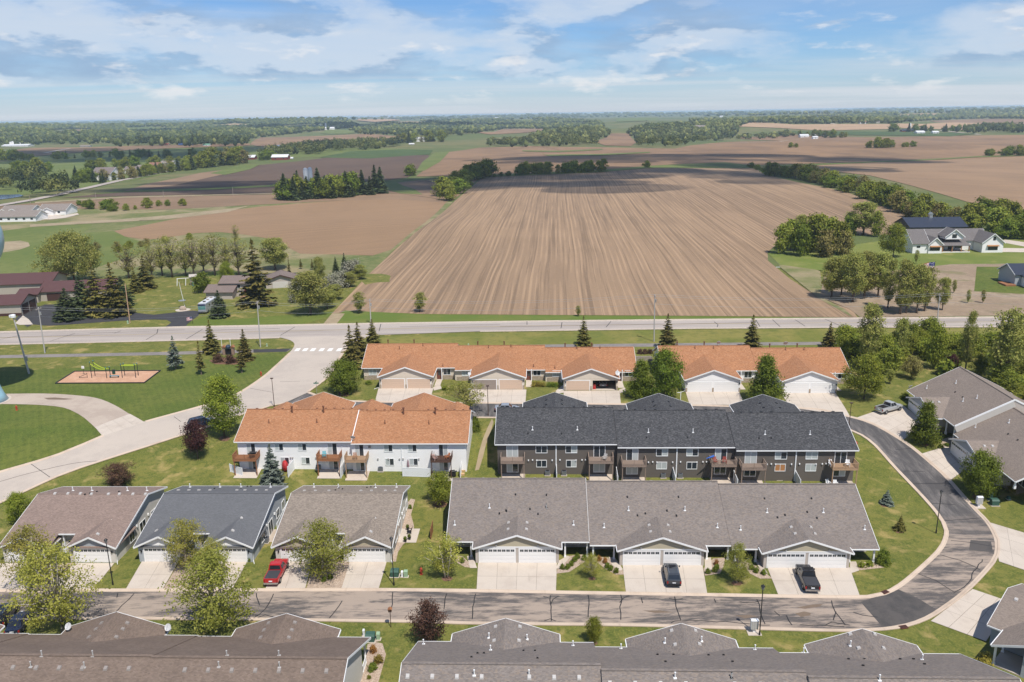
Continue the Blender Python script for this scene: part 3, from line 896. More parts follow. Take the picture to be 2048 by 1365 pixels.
# water tower drive
td = road('service_drive', cr(gl([(-60, 790), (13, 788.5), (88, 788), (146, 791), (193, 797), (228, 810.5), (264, 832), (281, 843), (290, 846)]), 2) + gl([(205, 872)]) + cr(gl([(200, 866), (190, 856), (176, 843), (158, 829.6), (126, 816), (73, 810.5), (0, 809), (-60, 809)]), 2), .06, m_asphalt('service_drive_asphalt', (.36, .29, .235), (.45, .375, .305), .7, .12), 'curved service drive to the water tower')
def slabs(parent, quad, nx, ny, off, mat, gap=.035, name='slab'):
 a, b, c, d = [Vector((p[0], p[1])) for p in quad]
 def P(u, v):
  return (a * (1 - u) + b * u) * (1 - v) + (d * (1 - u) + c * u) * v
 for i in range(nx):
  for j in range(ny):
   w = (b - a).length / nx; h = (d - a).length / ny
   gu = gap / 2 / w / nx; gv = gap / 2 / h / ny
   u0, u1, v0, v1 = i / nx + gu, (i + 1) / nx - gu, j / ny + gv, (j + 1) / ny - gv
   bm = drape_bm([P(u0, v0), P(u1, v0), P(u1, v1), P(u0, v1)], off)
   me = bpy.data.meshes.new(name); bm.to_mesh(me); bm.free()
   me.materials.append(mat)
   link(bpy.data.objects.new(name, me), parent)
slabs(td, gl([(190, 856), (260, 829), (290, 846), (205, 874)]), 4, 3, .066 + .05, CONC)
px_drape('stain', [(88, 797), (110, 796), (146, 799), (130, 800.5), (95, 800)], .07, PUD, smooth=True, parent=td)
JOINT = m_plain('joint_base', (.20, .165, .13), .95)  # darker base sheet of the driveway, showing in the gaps between slabs
def driveway(label, quad, nx=4, ny=3, world=False, off=.045):
 w = [Vector((p[0], p[1])) for p in quad] if world else gl(quad)
 o = tag(drape('driveway', w, off - .012, JOINT), label, kind='structure')
 slabs(o, w[:4], nx, ny, off, CONC)
 return o
for i, (q, nx) in enumerate([
 ([(-20, 1127), (78, 1127), (52, 1180), (-60, 1180)], 2), ([(148, 1127), (229, 1127), (186, 1180), (100, 1180)], 2),
 ([(284, 1123), (358, 1123), (325, 1180), (251, 1180)], 2), ([(422, 1123), (495, 1123), (464, 1180), (392, 1180)], 2),
 ([(553, 1123), (625, 1123), (610, 1180), (530, 1180)], 2), ([(700, 1123), (774, 1123), (757, 1180), (682, 1180)], 2)]):
 driveway('pale concrete driveway', q, nx, 2)
for q in ([(956, 1126), (1114, 1126), (1112, 1185), (953, 1182)], [(1245, 1130), (1405, 1130), (1415, 1190), (1252, 1188)], [(1534, 1135), (1699, 1135), (1720, 1193), (1557, 1192)]):
 driveway('wide pale concrete driveway', q, 4, 2)
for q in ([(757, 777), (867, 777), (859, 804.5), (750, 804)], [(941, 780), (1053, 780), (1051, 806.5), (935, 806)], [(1127, 783), (1239, 782), (1242, 808.5), (1128, 808)],
   [(1371, 784), (1478, 784), (1490, 811), (1379, 810.5)], [(1562, 787), (1671, 786.5), (1700, 834), (1581, 816)]):
 driveway('wide pale concrete driveway', q, 4, 2, off=.06)
def flatdrive(pts):
 w = gl(pts)
 o = tag(drape('driveway', w, .05, JOINT), kind='structure')
 return o
driveway('pale concrete driveway', [(1714, 836), (1800, 808), (1852, 848), (1806, 881)], 4, 3, off=.06)
driveway('pale concrete driveway', [(1841, 909), (1893, 893), (1945, 929), (1899, 963)], 4, 3, off=.06)
driveway('pale concrete driveway', [(1980, 1046), (2120, 1088), (2120, 1165), (1998, 1124)], 4, 3, off=.06)
driveway('pale concrete driveway', [(1945, 1179), (2024, 1206), (1972, 1284), (1861, 1243)], 3, 3, off=.06)
# playground surface
pg = tag(px_drape('playground_surface', [(111, 768), (149.5, 744), (321, 742.5), (288.6, 767)], .06, m_ground('rubber_chips', [(.50, .29, .185), (.60, .38, .26), (.40, .22, .13)], [(.5, .6, .45, .62), (5, .5, .45, .6)])), 'tan wood-chip playground surface', kind='structure')
w = gl([(111, 768), (149.5, 744), (321, 742.5), (288.6, 767)])
for i in range(4):
 a, b = w[i], w[(i + 1) % 4]
 m_ = MB(); m_.beam(a + Vector((0, 0, .1)), b + Vector((0, 0, .1)), .2, .28)
 m_.build('border_timber', BLACK, pg)
# north yard asphalt
px_drape('yard_drive', [(55, 655), (66, 650), (97, 652.5), (154, 649), (242, 642.6), (308, 640), (334, 641), (343, 646), (330, 655), (371, 655), (376, 648), (396, 633), (402, 624), (385, 622), (374, 627), (308, 630.5), (220, 640), (132, 645), (101, 643.7), (97, 639), (114, 628), (112, 610), (90, 610), (40, 628), (30, 640)], .09, NEWASP)
px_drape('yard_drive', [(300, 566), (340, 562), (400, 556), (520, 548), (600, 546), (612, 549), (560, 556), (420, 563), (310, 570)], .09, NEWASP)
px_drape('concrete_apron', [(30, 648), (46, 632), (58, 640), (66, 650), (40, 651)], .10, CONC)
px_drape('field_entrance', [(645, 651), (664, 628), (690, 628), (672, 650)], .082, DRY)
# ================================================================== houses
A0 = math.radians(-2.1)
R_B4 = m_shingle('grey_shingles', (.198, .170, .152), .20, (.26, .205, .16))
R_A2 = R_B4
R_A1 = m_shingle('brown_shingles', (.182, .136, .108), .20, (.20, .15, .115), .25)
R_B1 = m_shingle('rose_brown_shingles', (.245, .180, .150), .20)
R_B2 = m_shingle('slate_shingles', (.128, .130, .136), .12, None, .10)
R_B3 = m_shingle('taupe_shingles', (.245, .203, .165), .25)
R_OR = m_shingle('orange_shingles', (.355, .165, .080), .22, (.45, .25, .14))
R_CH = m_shingle('charcoal_shingles', (.058, .058, .061), .38, (.13, .13, .13))
R_E = m_shingle('warm_grey_shingles', (.240, .195, .162), .14)
S_TAN = m_siding('sage_tan_siding', (.42, .37, .265)); S_CRM = m_siding('cream_siding', (.62, .54, .44)); S_WHT = m_siding('white_siding', (.82, .81, .79))
S_CHAR = m_siding('charcoal_siding', (.125, .108, .094), .18); S_GRY = m_siding('pale_grey_siding', (.50, .475, .445)); S_BLU = m_siding('blue_grey_siding', (.36, .385, .41))
S_TAU = m_siding('taupe_siding', (.44, .39, .345)); S_BEI = m_siding('beige_siding', (.56, .53, .48))
VENTG = m_plain('grey_vent', (.26, .23, .21), .7); VENTO = m_plain('brown_vent', (.17, .075, .045), .7); VENTW = m_plain('pale_vent', (.44, .42, .40), .5)
STONE = m_ground('stone_veneer', [(.34, .27, .2), (.46, .39, .3), (.2, .15, .11)], [(4, .7, .42, .6), (7, .6, .5, .64)])

class House:
 def __init__(s, name, label, cat, o, rot, group=None):
  s.o = Vector(o); s.rot = rot
  s.r = empty(name, o, rot, label, cat, group)
  s.c, s.s = math.cos(rot), math.sin(rot)
 def loc(s, p):
  d = Vector(p) - s.o
  return Vector((d.x * s.c + d.y * s.s, -d.x * s.s + d.y * s.c, d.z))
 def wor(s, x, y, z=0):
  return Vector((s.o.x + x * s.c - y * s.s, s.o.y + x * s.s + y * s.c, s.o.z + z))
 def on(s, px, py, fn):
  """local point of a surface z = fn(x, y) seen at a picture point"""
  d = Vector(ray(px, py)); hi = 0.03
  while hi < .2:
   p = s.loc(Vector((0, 0, CZ)) + d * hi)
   if p.z < fn(p.x, p.y): break
   hi += .0006
  lo = hi - .0006
  for i in range(16):
   k = (lo + hi) / 2
   p = s.loc(Vector((0, 0, CZ)) + d * k)
   if p.z > fn(p.x, p.y): lo = k
   else: hi = k
  return s.loc(Vector((0, 0, CZ)) + d * lo)
def fbox(mb, face, pl, a0, a1, n0, n1, z0, z1, m=0):
 if face == '-y': mb.box(a0, a1, pl - n1, pl - n0, z0, z1, m)
 elif face == '+y': mb.box(a0, a1, pl + n0, pl + n1, z0, z1, m)
 elif face == '+x': mb.box(pl + n0, pl + n1, a0, a1, z0, z1, m)
 else: mb.box(pl - n1, pl - n0, a0, a1, z0, z1, m)
def window(root, face, pl, a0, a1, z0, z1, mull=1, glass=None, trim=None, bw=.09, name='window'):
 glass = glass or GLASS
 mb = MB()
 fbox(mb, face, pl, a0 - bw, a0, 0, .07, z0 - bw, z1 + bw); fbox(mb, face, pl, a1, a1 + bw, 0, .07, z0 - bw, z1 + bw)
 fbox(mb, face, pl, a0, a1, 0, .066, z1, z1 + bw); fbox(mb, face, pl, a0, a1, 0, .075, z0 - bw, z0)
 for i in range(mull):
  c = a0 + (a1 - a0) * (i + 1) / (mull + 1)
  fbox(mb, face, pl, c - .035, c + .035, 0, .06, z0, z1)
 wi = mb.build(name, trim or WHITE, root)
 n = mull + 1
 for i in range(n):
  mb = MB()
  g_ = glass[i % len(glass)] if isinstance(glass, (list, tuple)) else glass
  fbox(mb, face, pl, a0 + (a1 - a0) * i / n + (.035 if i else 0), a0 + (a1 - a0) * (i + 1) / n - (.035 if i < n - 1 else 0), .005, .03, z0, z1)
  mb.build('pane', g_, wi)
 return wi
def garage_door(root, face, pl, a0, a1, z1, mat, panes=True, trim=None):
 mb = MB()
 h = z1 / 4
 for i in range(4):
  fbox(mb, face, pl, a0, a1, 0, .03, i * h + .02, (i + 1) * h - .012)
  n = 8
  w = (a1 - a0) / n
  if not (panes and i == 3):
   for k in range(n):
    fbox(mb, face, pl, a0 + k * w + .07, a0 + (k + 1) * w - .07, .03, .042, i * h + .09, (i + 1) * h - .08)
 fbox(mb, face, pl, a0 + .01, a1 - .01, 0, .008, 0, z1)
 d = mb.build('garage_door', mat, root)
 if panes:
  mb = MB(); w = (a1 - a0) / 8
  for k in range(8):
   fbox(mb, face, pl, a0 + k * w + .06, a0 + (k + .48) * w, .03, .038, 3 * h + .12, z1 - .1)
   fbox(mb, face, pl, a0 + (k + .52) * w, a0 + (k + 1) * w - .06, .03, .038, 3 * h + .12, z1 - .1)
  mb.build('pane', GLASS, d)
 mb = MB()
 fbox(mb, face, pl, a0 - .14, a0, 0, .05, 0, z1 + .14); fbox(mb, face, pl, a1, a1 + .14, 0, .05, 0, z1 + .14); fbox(mb, face, pl, a0, a1, 0, .048, z1, z1 + .14)
 mb.build('door_frame', trim or WHITE, d)
 return d
def vent_pipe(parent, p, h=.55, r=.06, mat=None):
 mb = MB(); mb.tube([p - Vector((0, 0, .1)), p + Vector((0, 0, h))], r, 6); mb.box(p.x - .16, p.x + .16, p.y - .16, p.y + .16, p.z - .06, p.z + .03)
 mb.tube([p + Vector((0, 0, h)), p + Vector((0, 0, h + .08))], r * 1.5, 6)
 return mb.build('vent_pipe', mat or WHITE, parent)
def vent_box(parent, p, sl, mat=None, w=.42):
 """low box vent lying on a slope sl = (dz/dx, dz/dy)"""
 mb = MB(); hw = w / 2
 P = lambda x, y, z: (p.x + x, p.y + y, p.z + x * sl[0] + y * sl[1] + z)
 vs = [P(-hw, -hw, -.03), P(hw, -hw, -.03), P(hw, hw, -.03), P(-hw, hw, -.03), P(-hw * .8, -hw * .8, .15), P(hw * .8, -hw * .8, .15), P(hw * .8, hw * .8, .15), P(-hw * .8, hw * .8, .15)]
 mb.add(vs, [(4, 5, 6, 7), (0, 1, 5, 4), (1, 2, 6, 5), (2, 3, 7, 6), (3, 0, 4, 7)])
 return mb.build('roof_vent', mat or VENTG, parent)
def dish(root, p, az_=0.0, r=.38):
 mb = MB()
 mb.tube([p, p + Vector((0, 0, .5))], .03, 5)
 d = Vector((math.sin(az_) * .8, -math.cos(az_) * .8, .6)).normalized()
 c = p + Vector((0, 0, .6))
 a = d.cross(Vector((0, 0, 1))).normalized(); b = d.cross(a)
 rings = [(0, -.06), (r * .6, -.035), (r, .02), (r, .04), (r * .6, -.01), (0.01, -.03)]
 vs = []; n = 12
 for rr, zz in rings:
  for k in range(n):
   t = 2 * math.pi * k / n
   vs.append(c + d * zz + (a * math.cos(t) * rr + b * math.sin(t) * rr * 1.12))
 mb.add(vs, [(i * n + k, i * n + (k + 1) % n, (i + 1) * n + (k + 1) % n, (i + 1) * n + k) for i in range(len(rings) - 1) for k in range(n)])
 mb.tube([c - b * r, c + d * .42], .015, 4); mb.ball(c + d * .42, .05, 6, 4)
 return mb.build('satellite_dish', m_dish, root)
m_dish = m_plain('dish_grey', (.50, .50, .50), .4)

def townhouse(name, label, o, rot, S, blocks, cat='townhouse', ends=(True, True)):
 h = House(name, label, cat, o, rot)
 h.S = S; h.blocks = blocks; h.rf = []
 p = S['pitch']; yf, yr, yb, yw = S['yf'], S['yr'], S['yb'], S['yw']; ze = S['ze']; T = .14
 zr = ze + (yr - yf) * p; zb = zr - (yb - yr) * p
 R = h.r
 for bi, b in enumerate(blocks):
  x0, x1, dy, dz = b['x0'], b['x1'], b.get('dy', 0), b.get('dz', 0) + b.get('rz', 0)
  a0 = x0 + (.0 if bi == 0 else .004); a1 = x1 - (.0 if bi == len(blocks) - 1 else .004)
  mb = MB()
  mb.slab((a0, yf + dy, ze + dz), (a1, yf + dy, ze + dz), (a1, yr + dy, zr + dz), (a0, yr + dy, zr + dz), T)
  mb.slab((a1, yb + dy, zb + dz), (a0, yb + dy, zb + dz), (a0, yr + dy, zr + dz), (a1, yr + dy, zr + dz), T)
  roof = mb.build('roof', S['roof'], R)
  mb = MB(); mb.beam((a0, yr + dy, zr + dz + .01), (a1, yr + dy, zr + dz + .01), .34, .05)
  mb.build('ridge_cap', S['roof'], roof)
  b['roof'] = roof
  fn = (lambda dy, dz: lambda x, y: (ze + (y - dy - yf) * p + dz) if y - dy < yr else (zr - (y - dy - yr) * p + dz))(dy, dz)
  b['fn'] = fn; h.rf.append(fn)
  i0 = .4 if bi == 0 and ends[0] else .01; i1 = .4 if bi == len(blocks) - 1 and ends[1] else .01
  zw = S.get('base', -1.2)
  zbk = S.get('base_back', zw)
  mb = MB()
  mb.prism_x([(yw + dy, zw), (yb - .4 + dy, zbk), (yb - .4 + dy, zb + .4 * p + dz - T - .02), (yr + dy, zr + dz - T - .02), (yw + dy, ze + (yw - yf) * p + dz - T - .02)], x0 + i0, x1 - i1)
  b['wall'] = mb.build('wall', S['wall'], R)
  # fascia and gutters
  mb = MB()
  segs = []
  cx = x0
  for (gx0, gx1) in [b['g']] if b.get('g') else []:
   segs.append((cx, gx0 - .38)); cx = gx1 + .38
  segs.append((cx, x1))
  for s0, s1 in segs:
   if s1 - s0 > .2:
    mb.box(s0, s1, yf + dy - .11, yf + dy - .003, ze + dz - .17, ze + dz - .03); mb.build('gutter', WHITE, R); mb = MB()
  mb.box(x0, x1, yb + dy + .003, yb + dy + .11, zb + dz - .17, zb + dz - .03); mb.build('gutter', WHITE, R); mb = MB()
  if bi == 0 or b.get('rake0'):
   mb.beam((x0 - .03, yf + dy, ze + dz - .10), (x0 - .03, yr + dy, zr + dz - .10), .05, .24); mb.beam((x0 - .03, yr + dy, zr + dz - .10), (x0 - .03, yb + dy, zb + dz - .10), .05, .24)
  if bi == len(blocks) - 1:
   mb.beam((x1 + .03, yf + dy, ze + dz - .10), (x1 + .03, yr + dy, zr + dz - .10), .05, .24); mb.beam((x1 + .03, yr + dy, zr + dz - .10), (x1 + .03, yb + dy, zb + dz - .10), .05, .24)
  if mb.v: mb.build('rake_board', WHITE, R)
  # garage wing
  if b.get('g'):
   dz = b.get('dz', 0)
   gx0, gx1 = b['g']; gc = (gx0 + gx1) / 2; gz = S['gz'] + dz; gp = S['gpitch']; ov = .38
   hw = (gx1 - gx0) / 2 + ov; gr = gz + hw * gp
   yend = min(yf + (gr - ze - dz) / p + dy + .3, yr + dy)
   y0 = dy - .4
   mb = MB()
   mb.slab((gc - hw, yend, gz), (gc - hw, y0, gz), (gc, y0, gr), (gc, yend, gr), T)
   mb.slab((gc + hw, y0, gz), (gc + hw, yend, gz), (gc, yend, gr), (gc, y0, gr), T)
   gro = mb.build('garage_roof', S['roof'], R)
   b['groof'] = gro
   b['gfn'] = (lambda gc, gr, gp: lambda x, y: gr - abs(x - gc) * gp)(gc, gr, gp)
   mb = MB()
   zt = gz - ov * 0 + ov * gp - T - .02
   mb.prism_y([(gx0, zw + dz), (gx1, zw + dz), (gx1, zt), (gc, gr - T - .02), (gx0, zt)], dy, yw + dy + .2)
   b['gwall'] = mb.build('garage_wall', S['gwall'], R)
   mb = MB()
   zl = S.get('band', 2.42) + dz
   k = (gr - T - .03 - zl) / gp
   k = min(k, hw - ov)
   mb.prism_y([(gc - k, zl), (gc + k, zl), (gc + k, gr - T - .03 - k * gp), (gc, gr - T - .03), (gc - k, gr - T - .03 - k * gp)], dy - .03, dy - .003)
   mb.build('gable', S['gable'], R)
   mb = MB()
   for s_ in (-1, 1):
    mb.beam((gc + s_ * hw, y0 - .03, gz - .10), (gc, y0 - .03, gr - .10), .05, .24)
    mb.box(*(sorted((gc + s_ * (hw + .005), gc + s_ * (hw + .10)))), y0, yf + dy + .05, gz - .19, gz - .03)
   if S.get('bandtrim', True):
    mb.box(gx0, gx1, dy - .06, dy - .032, zl - .12, zl + .06)
   mb.build('fascia', WHITE, R)
   dw = 4.88
   for di, dc in enumerate(b.get('doors', (gc - 2.78, gc + 2.78))):
    dm = b.get('dmats', (S['door'], S['door']))[di]
    if dm is None:
     continue
    garage_door(R, '-y', dy, dc - dw / 2, dc + dw / 2, 2.18, dm, S.get('panes', True), S.get('dtrim', WHITE)).location.z = dz
  for cxp in b.get('cols', []):
   mb = MB(); yc = yf + dy + .35; dz = b.get('dz', 0) + b.get('rz', 0)
   mb.box(cxp - .11, cxp + .11, yc - .11, yc + .11, -.3, ze + dz - .12); mb.box(cxp - .16, cxp + .16, yc - .16, yc + .16, -.3, .22); mb.box(cxp - .15, cxp + .15, yc - .15, yc + .15, ze + dz - .30, ze + dz - .1)
   mb.build('column', WHITE, R)
 return h
def vents(h, pts, kind, mat=None, surf='fn'):
 for px, py in pts:
  best = None
  for b in h.blocks:
   f = b.get(surf)
   if not f: continue
   q = h.on(px, py, f)
   if surf == 'gfn':
    gx0, gx1 = b['g']
    ok = gx0 - 1 < q.x < gx1 + 1
   else:
    ok = b['x0'] <= q.x <= b['x1']
   if ok:
    best = (q, b); break
  if not best: continue
  q, b = best
  par = b['roof'] if surf == 'fn' else b['groof']
  q = Vector((q.x, q.y, b[surf](q.x, q.y)))
  e = .05
  sl = ((b[surf](q.x + e, q.y) - b[surf](q.x - e, q.y)) / 2 / e, (b[surf](q.x, q.y + e) - b[surf](q.x, q.y - e)) / 2 / e)
  if kind == 'pipe': vent_pipe(par, q, mat=mat)
  elif kind == 'box': vent_box(par, q, sl, mat)
  elif kind == 'small': vent_box(par, q, sl, mat, .24)
def entry_door(root, face, pl, a0, a1, z0, mat, h=2.05):
 mb = MB(); fbox(mb, face, pl, a0, a1, 0, .05, z0, z0 + h); fbox(mb, face, pl, a0 - .1, a0, 0, .07, z0, z0 + h + .1); fbox(mb, face, pl, a1, a1 + .1, 0, .07, z0, z0 + h + .1)
 d = mb.build('door', mat, root)
 mb = MB(); fbox(mb, face, pl, a0 + .2, a1 - .2, .05, .06, z0 + 1.0, z0 + h - .2); mb.build('pane', GLASS, d)
 mb = MB(); fbox(mb, face, pl, a1 - .12, a1 - .06, .05, .12, z0 + .95, z0 + 1.05); mb.build('handle', BLACK, d)
 return d

# ---- B4: long grey-roofed building by the near road
S4 = dict(roof=R_B4, wall=S_TAU, gwall=S_TAU, gable=S_TAN, door=DOORW, ze=2.6, pitch=.47, yf=1.3, yr=11.6, yb=20.0, yw=4.4, gz=2.45, gpitch=.335, band=2.5)
o4 = g(951.6, 1126)
blk4 = [dict(x0=-4.2, x1=15.9, dy=0, g=(0, 11.6), cols=(-3.7, -.75, 12.5, 15.6)),
  dict(x0=15.9, x1=35.4, dy=-.55, rz=-.20, g=(19.95, 31.5), cols=(16.4, 19.3, 32.2, 35.1)),
  dict(x0=35.4, x1=55.4, dy=-1.1, rz=-.40, g=(39.45, 51.0), cols=(36.0, 38.8, 51.6, 54.9))]
B4 = townhouse('townhouse', 'long grey-roofed townhouse row with three double white garages facing the near road', o4, A0, S4, blk4)
vents(B4, [(1031, 990), (1092.8, 991), (1254.7, 995), (1357, 995), (1529, 998), (1623, 998), (1013, 1023), (1060, 1019), (998.8, 1028), (1012, 1022), (1076, 1029), (1290.8, 1028), (1334, 1022.5), (1275, 1032), (1353, 1032.5), (1570, 1031), (1555, 1036), (1614.5, 1025), (1633.8, 1037)], 'small', BLACK)
vents(B4, [(979, 1016), (1093, 1016), (1257, 1021), (1369.6, 1021), (1534, 1025), (1646.6, 1025), (909.5, 1050), (1147, 1050), (1208, 1055), (1434.6, 1055), (1481, 1060), (1729, 1059), (1093, 1016)], 'pipe', WHITE)
vents(B4, [(1017, 1046), (1054, 1046), (1016, 1059), (1053, 1059), (1336, 1051), (1340, 1064), (1298, 1051), (1301, 1064), (1582, 1055), (1590, 1068), (1621.7, 1055), (1630, 1068)], 'box', VENTW, 'gfn')
for b in blk4:
 for xx in np.arange(b['x0'] + 2, b['x1'] - 1, 2.6):
  y = S4['yr'] + b['dy'] + .9
  vent_box(b['roof'], Vector((xx, y, b['fn'](xx, y))), (0, -.47), VENTW)
for (x0, x1) in ((-3.2, -1.2), (12.6, 14.6), (16.8, 18.8), (33, 34.6), (36.2, 38.2), (52.2, 54.3)):
 dyb = 0 if x0 < 15.9 else (-.55 if x0 < 35.4 else -1.1)
 window(B4.r, '-y', 4.4 + dyb, x0, x1, .5, 1.9)
for b in blk4:
 for gx in (b['g'][0] + .12, b['g'][1] - .12, (b['g'][0] + b['g'][1]) / 2):
  pass
 gc = sum(b['g']) / 2
 for s_ in (-2.9, 2.9):
  mb = MB(); mb.ball((gc + s_, b['dy'] - .12, 2.78 + b.get('dz', 0)), .12, 8, 5, 0, (1, .8, 1.3)); mb.build('gable_light', VENTW, B4.r)

# ---- A1 and A2: rows seen from behind at the bottom edge
SA = dict(S4)
def eastmost(x, y, z):
 return Vector((x, y, z))
n_ = Vector((-math.sin(A0), math.cos(A0), 0)); u_ = Vector((math.cos(A0), math.sin(A0), 0))
# A2: west end of the north eave near (-11.2, 81.4)
pW = Vector((-11.2, 81.5, -4.1))
oA2 = pW + u_ * 59.8 + n_ * (1.3 - 2 * .75)
oA2.z = -4.1
blkA = [dict(x0=0, x1=20.0, dy=0, g=(4.3, 15.9)), dict(x0=20.0, x1=39.9, dy=-.8, g=(24.2, 35.8)), dict(x0=39.9, x1=59.8, dy=-1.6, g=(44.1, 55.7))]
SA['roof'] = R_A2
A2 = townhouse('townhouse', 'grey-roofed townhouse row seen from behind along the bottom edge', oA2, math.pi + A0, SA, blkA)
for b in blkA:
 for k in range(4):
  for s_ in (0, 1):
   xx = b['x0'] + 2.2 + k * 2.45 + s_ * 9.6
   if k < 4 and xx < b['x1'] - .5:
    y = S4['yr'] + b['dy'] + 1.3
    if not (s_ == 0 and k == 3):
     vent_box(b['roof'], Vector((xx, y, b['fn'](xx, y))), (0, -.47), VENTW)
vents(A2, [(948.5, 1351), (1058, 1351), (1350, 1356), (1463, 1356), (1463, 1356), (1759, 1361)], 'pipe', WHITE)
vents(A2, [(847, 1289), (981, 1301), (1146, 1292), (1242, 1298), (1510, 1300), (1607, 1306), (1844.5, 1320), (1919, 1308)], 'pipe', WHITE)
vents(A2, [(955, 1307), (968, 1307), (943, 1315), (1047, 1302), (1070, 1302), (1075, 1317), (1315, 1310), (1347, 1310), (1331, 1324), (1417, 1311), (1447, 1311), (1465, 1324), (1697, 1319), (1729, 1319), (1726, 1332), (1800, 1319), (1827, 1319), (1849, 1329)], 'small', BLACK)
vents(A2, [(991, 1254), (1040, 1254), (988, 1282), (1038, 1282), (1343, 1262), (1391, 1262), (1350, 1290), (1399, 1289), (1700, 1269), (1749, 1269), (1717, 1297), (1767, 1297)], 'box', VENTW, 'gfn')
vents(A2, [(978, 1276), (1054, 1279), (1330, 1286), (1403, 1283), (1701, 1292)], 'pipe', WHITE, 'gfn')
pE = Vector((-16.8, 82.5, -4.1))
oA1 = pE + n_ * (1.3)
SA1 = dict(S4); SA1['roof'] = R_A1; SA1['wall'] = S_BEI; SA1['gwall'] = S_BEI
blkA1 = [dict(x0=0, x1=20.2, dy=0, g=(4.3, 15.9)), dict(x0=20.2, x1=40.4, dy=-.15, g=(24.6, 36.2)), dict(x0=40.4, x1=60.6, dy=-.3, g=(44.8, 56.4))]
A1 = townhouse('townhouse', 'brown-roofed townhouse row seen from behind in the bottom left corner', oA1, math.pi + A0, SA1, blkA1)
for b in blkA1:
 for xx in (1.9, 4.3, 6.7, 9.1, 11.5, 13.9, 16.3):
  y = S4['yr'] + b['dy'] + 1.3; X_ = b['x0'] + xx
  vent_box(b['roof'], Vector((X_, y, b['fn'](X_, y))), (0, -.47), VENTG)
vents(A1, [(62, 1334), (169, 1335), (438, 1334), (559, 1335)], 'pipe', VENTW)
vents(A1, [(84, 1312), (186, 1312), (454, 1312), (558, 1312)], 'pipe', VENTW)
vents(A1, [(203, 1247), (255, 1247), (192, 1259), (246, 1259), (178, 1275), (233, 1275), (537, 1247), (590, 1246), (528, 1261), (584, 1261), (521, 1276), (578, 1276)], 'box', VENTG, 'gfn')
q = A1.on(741, 1290, lambda x, y: 2.0)
mb = MB(); mb.box(.45, .63, 2.2, 2.38, -.2, 2.45); mb.build('column', WHITE, A1.r)
mb = MB()
for k in range(8): mb.box(.42, .46, 2.4 + k * .22, 2.44 + k * .22, .1, .9)
mb.box(.40, .48, 2.3, 4.2, .86, .94); mb.box(.40, .48, 2.3, 4.2, .06, .12); mb.build('railing', WHITE, A1.r)
for p_ in ((138, 1262), (337, 1264)):
 dish(A1.r, A1.loc(az(p_[0], p_[1], -1.3)), math.pi)

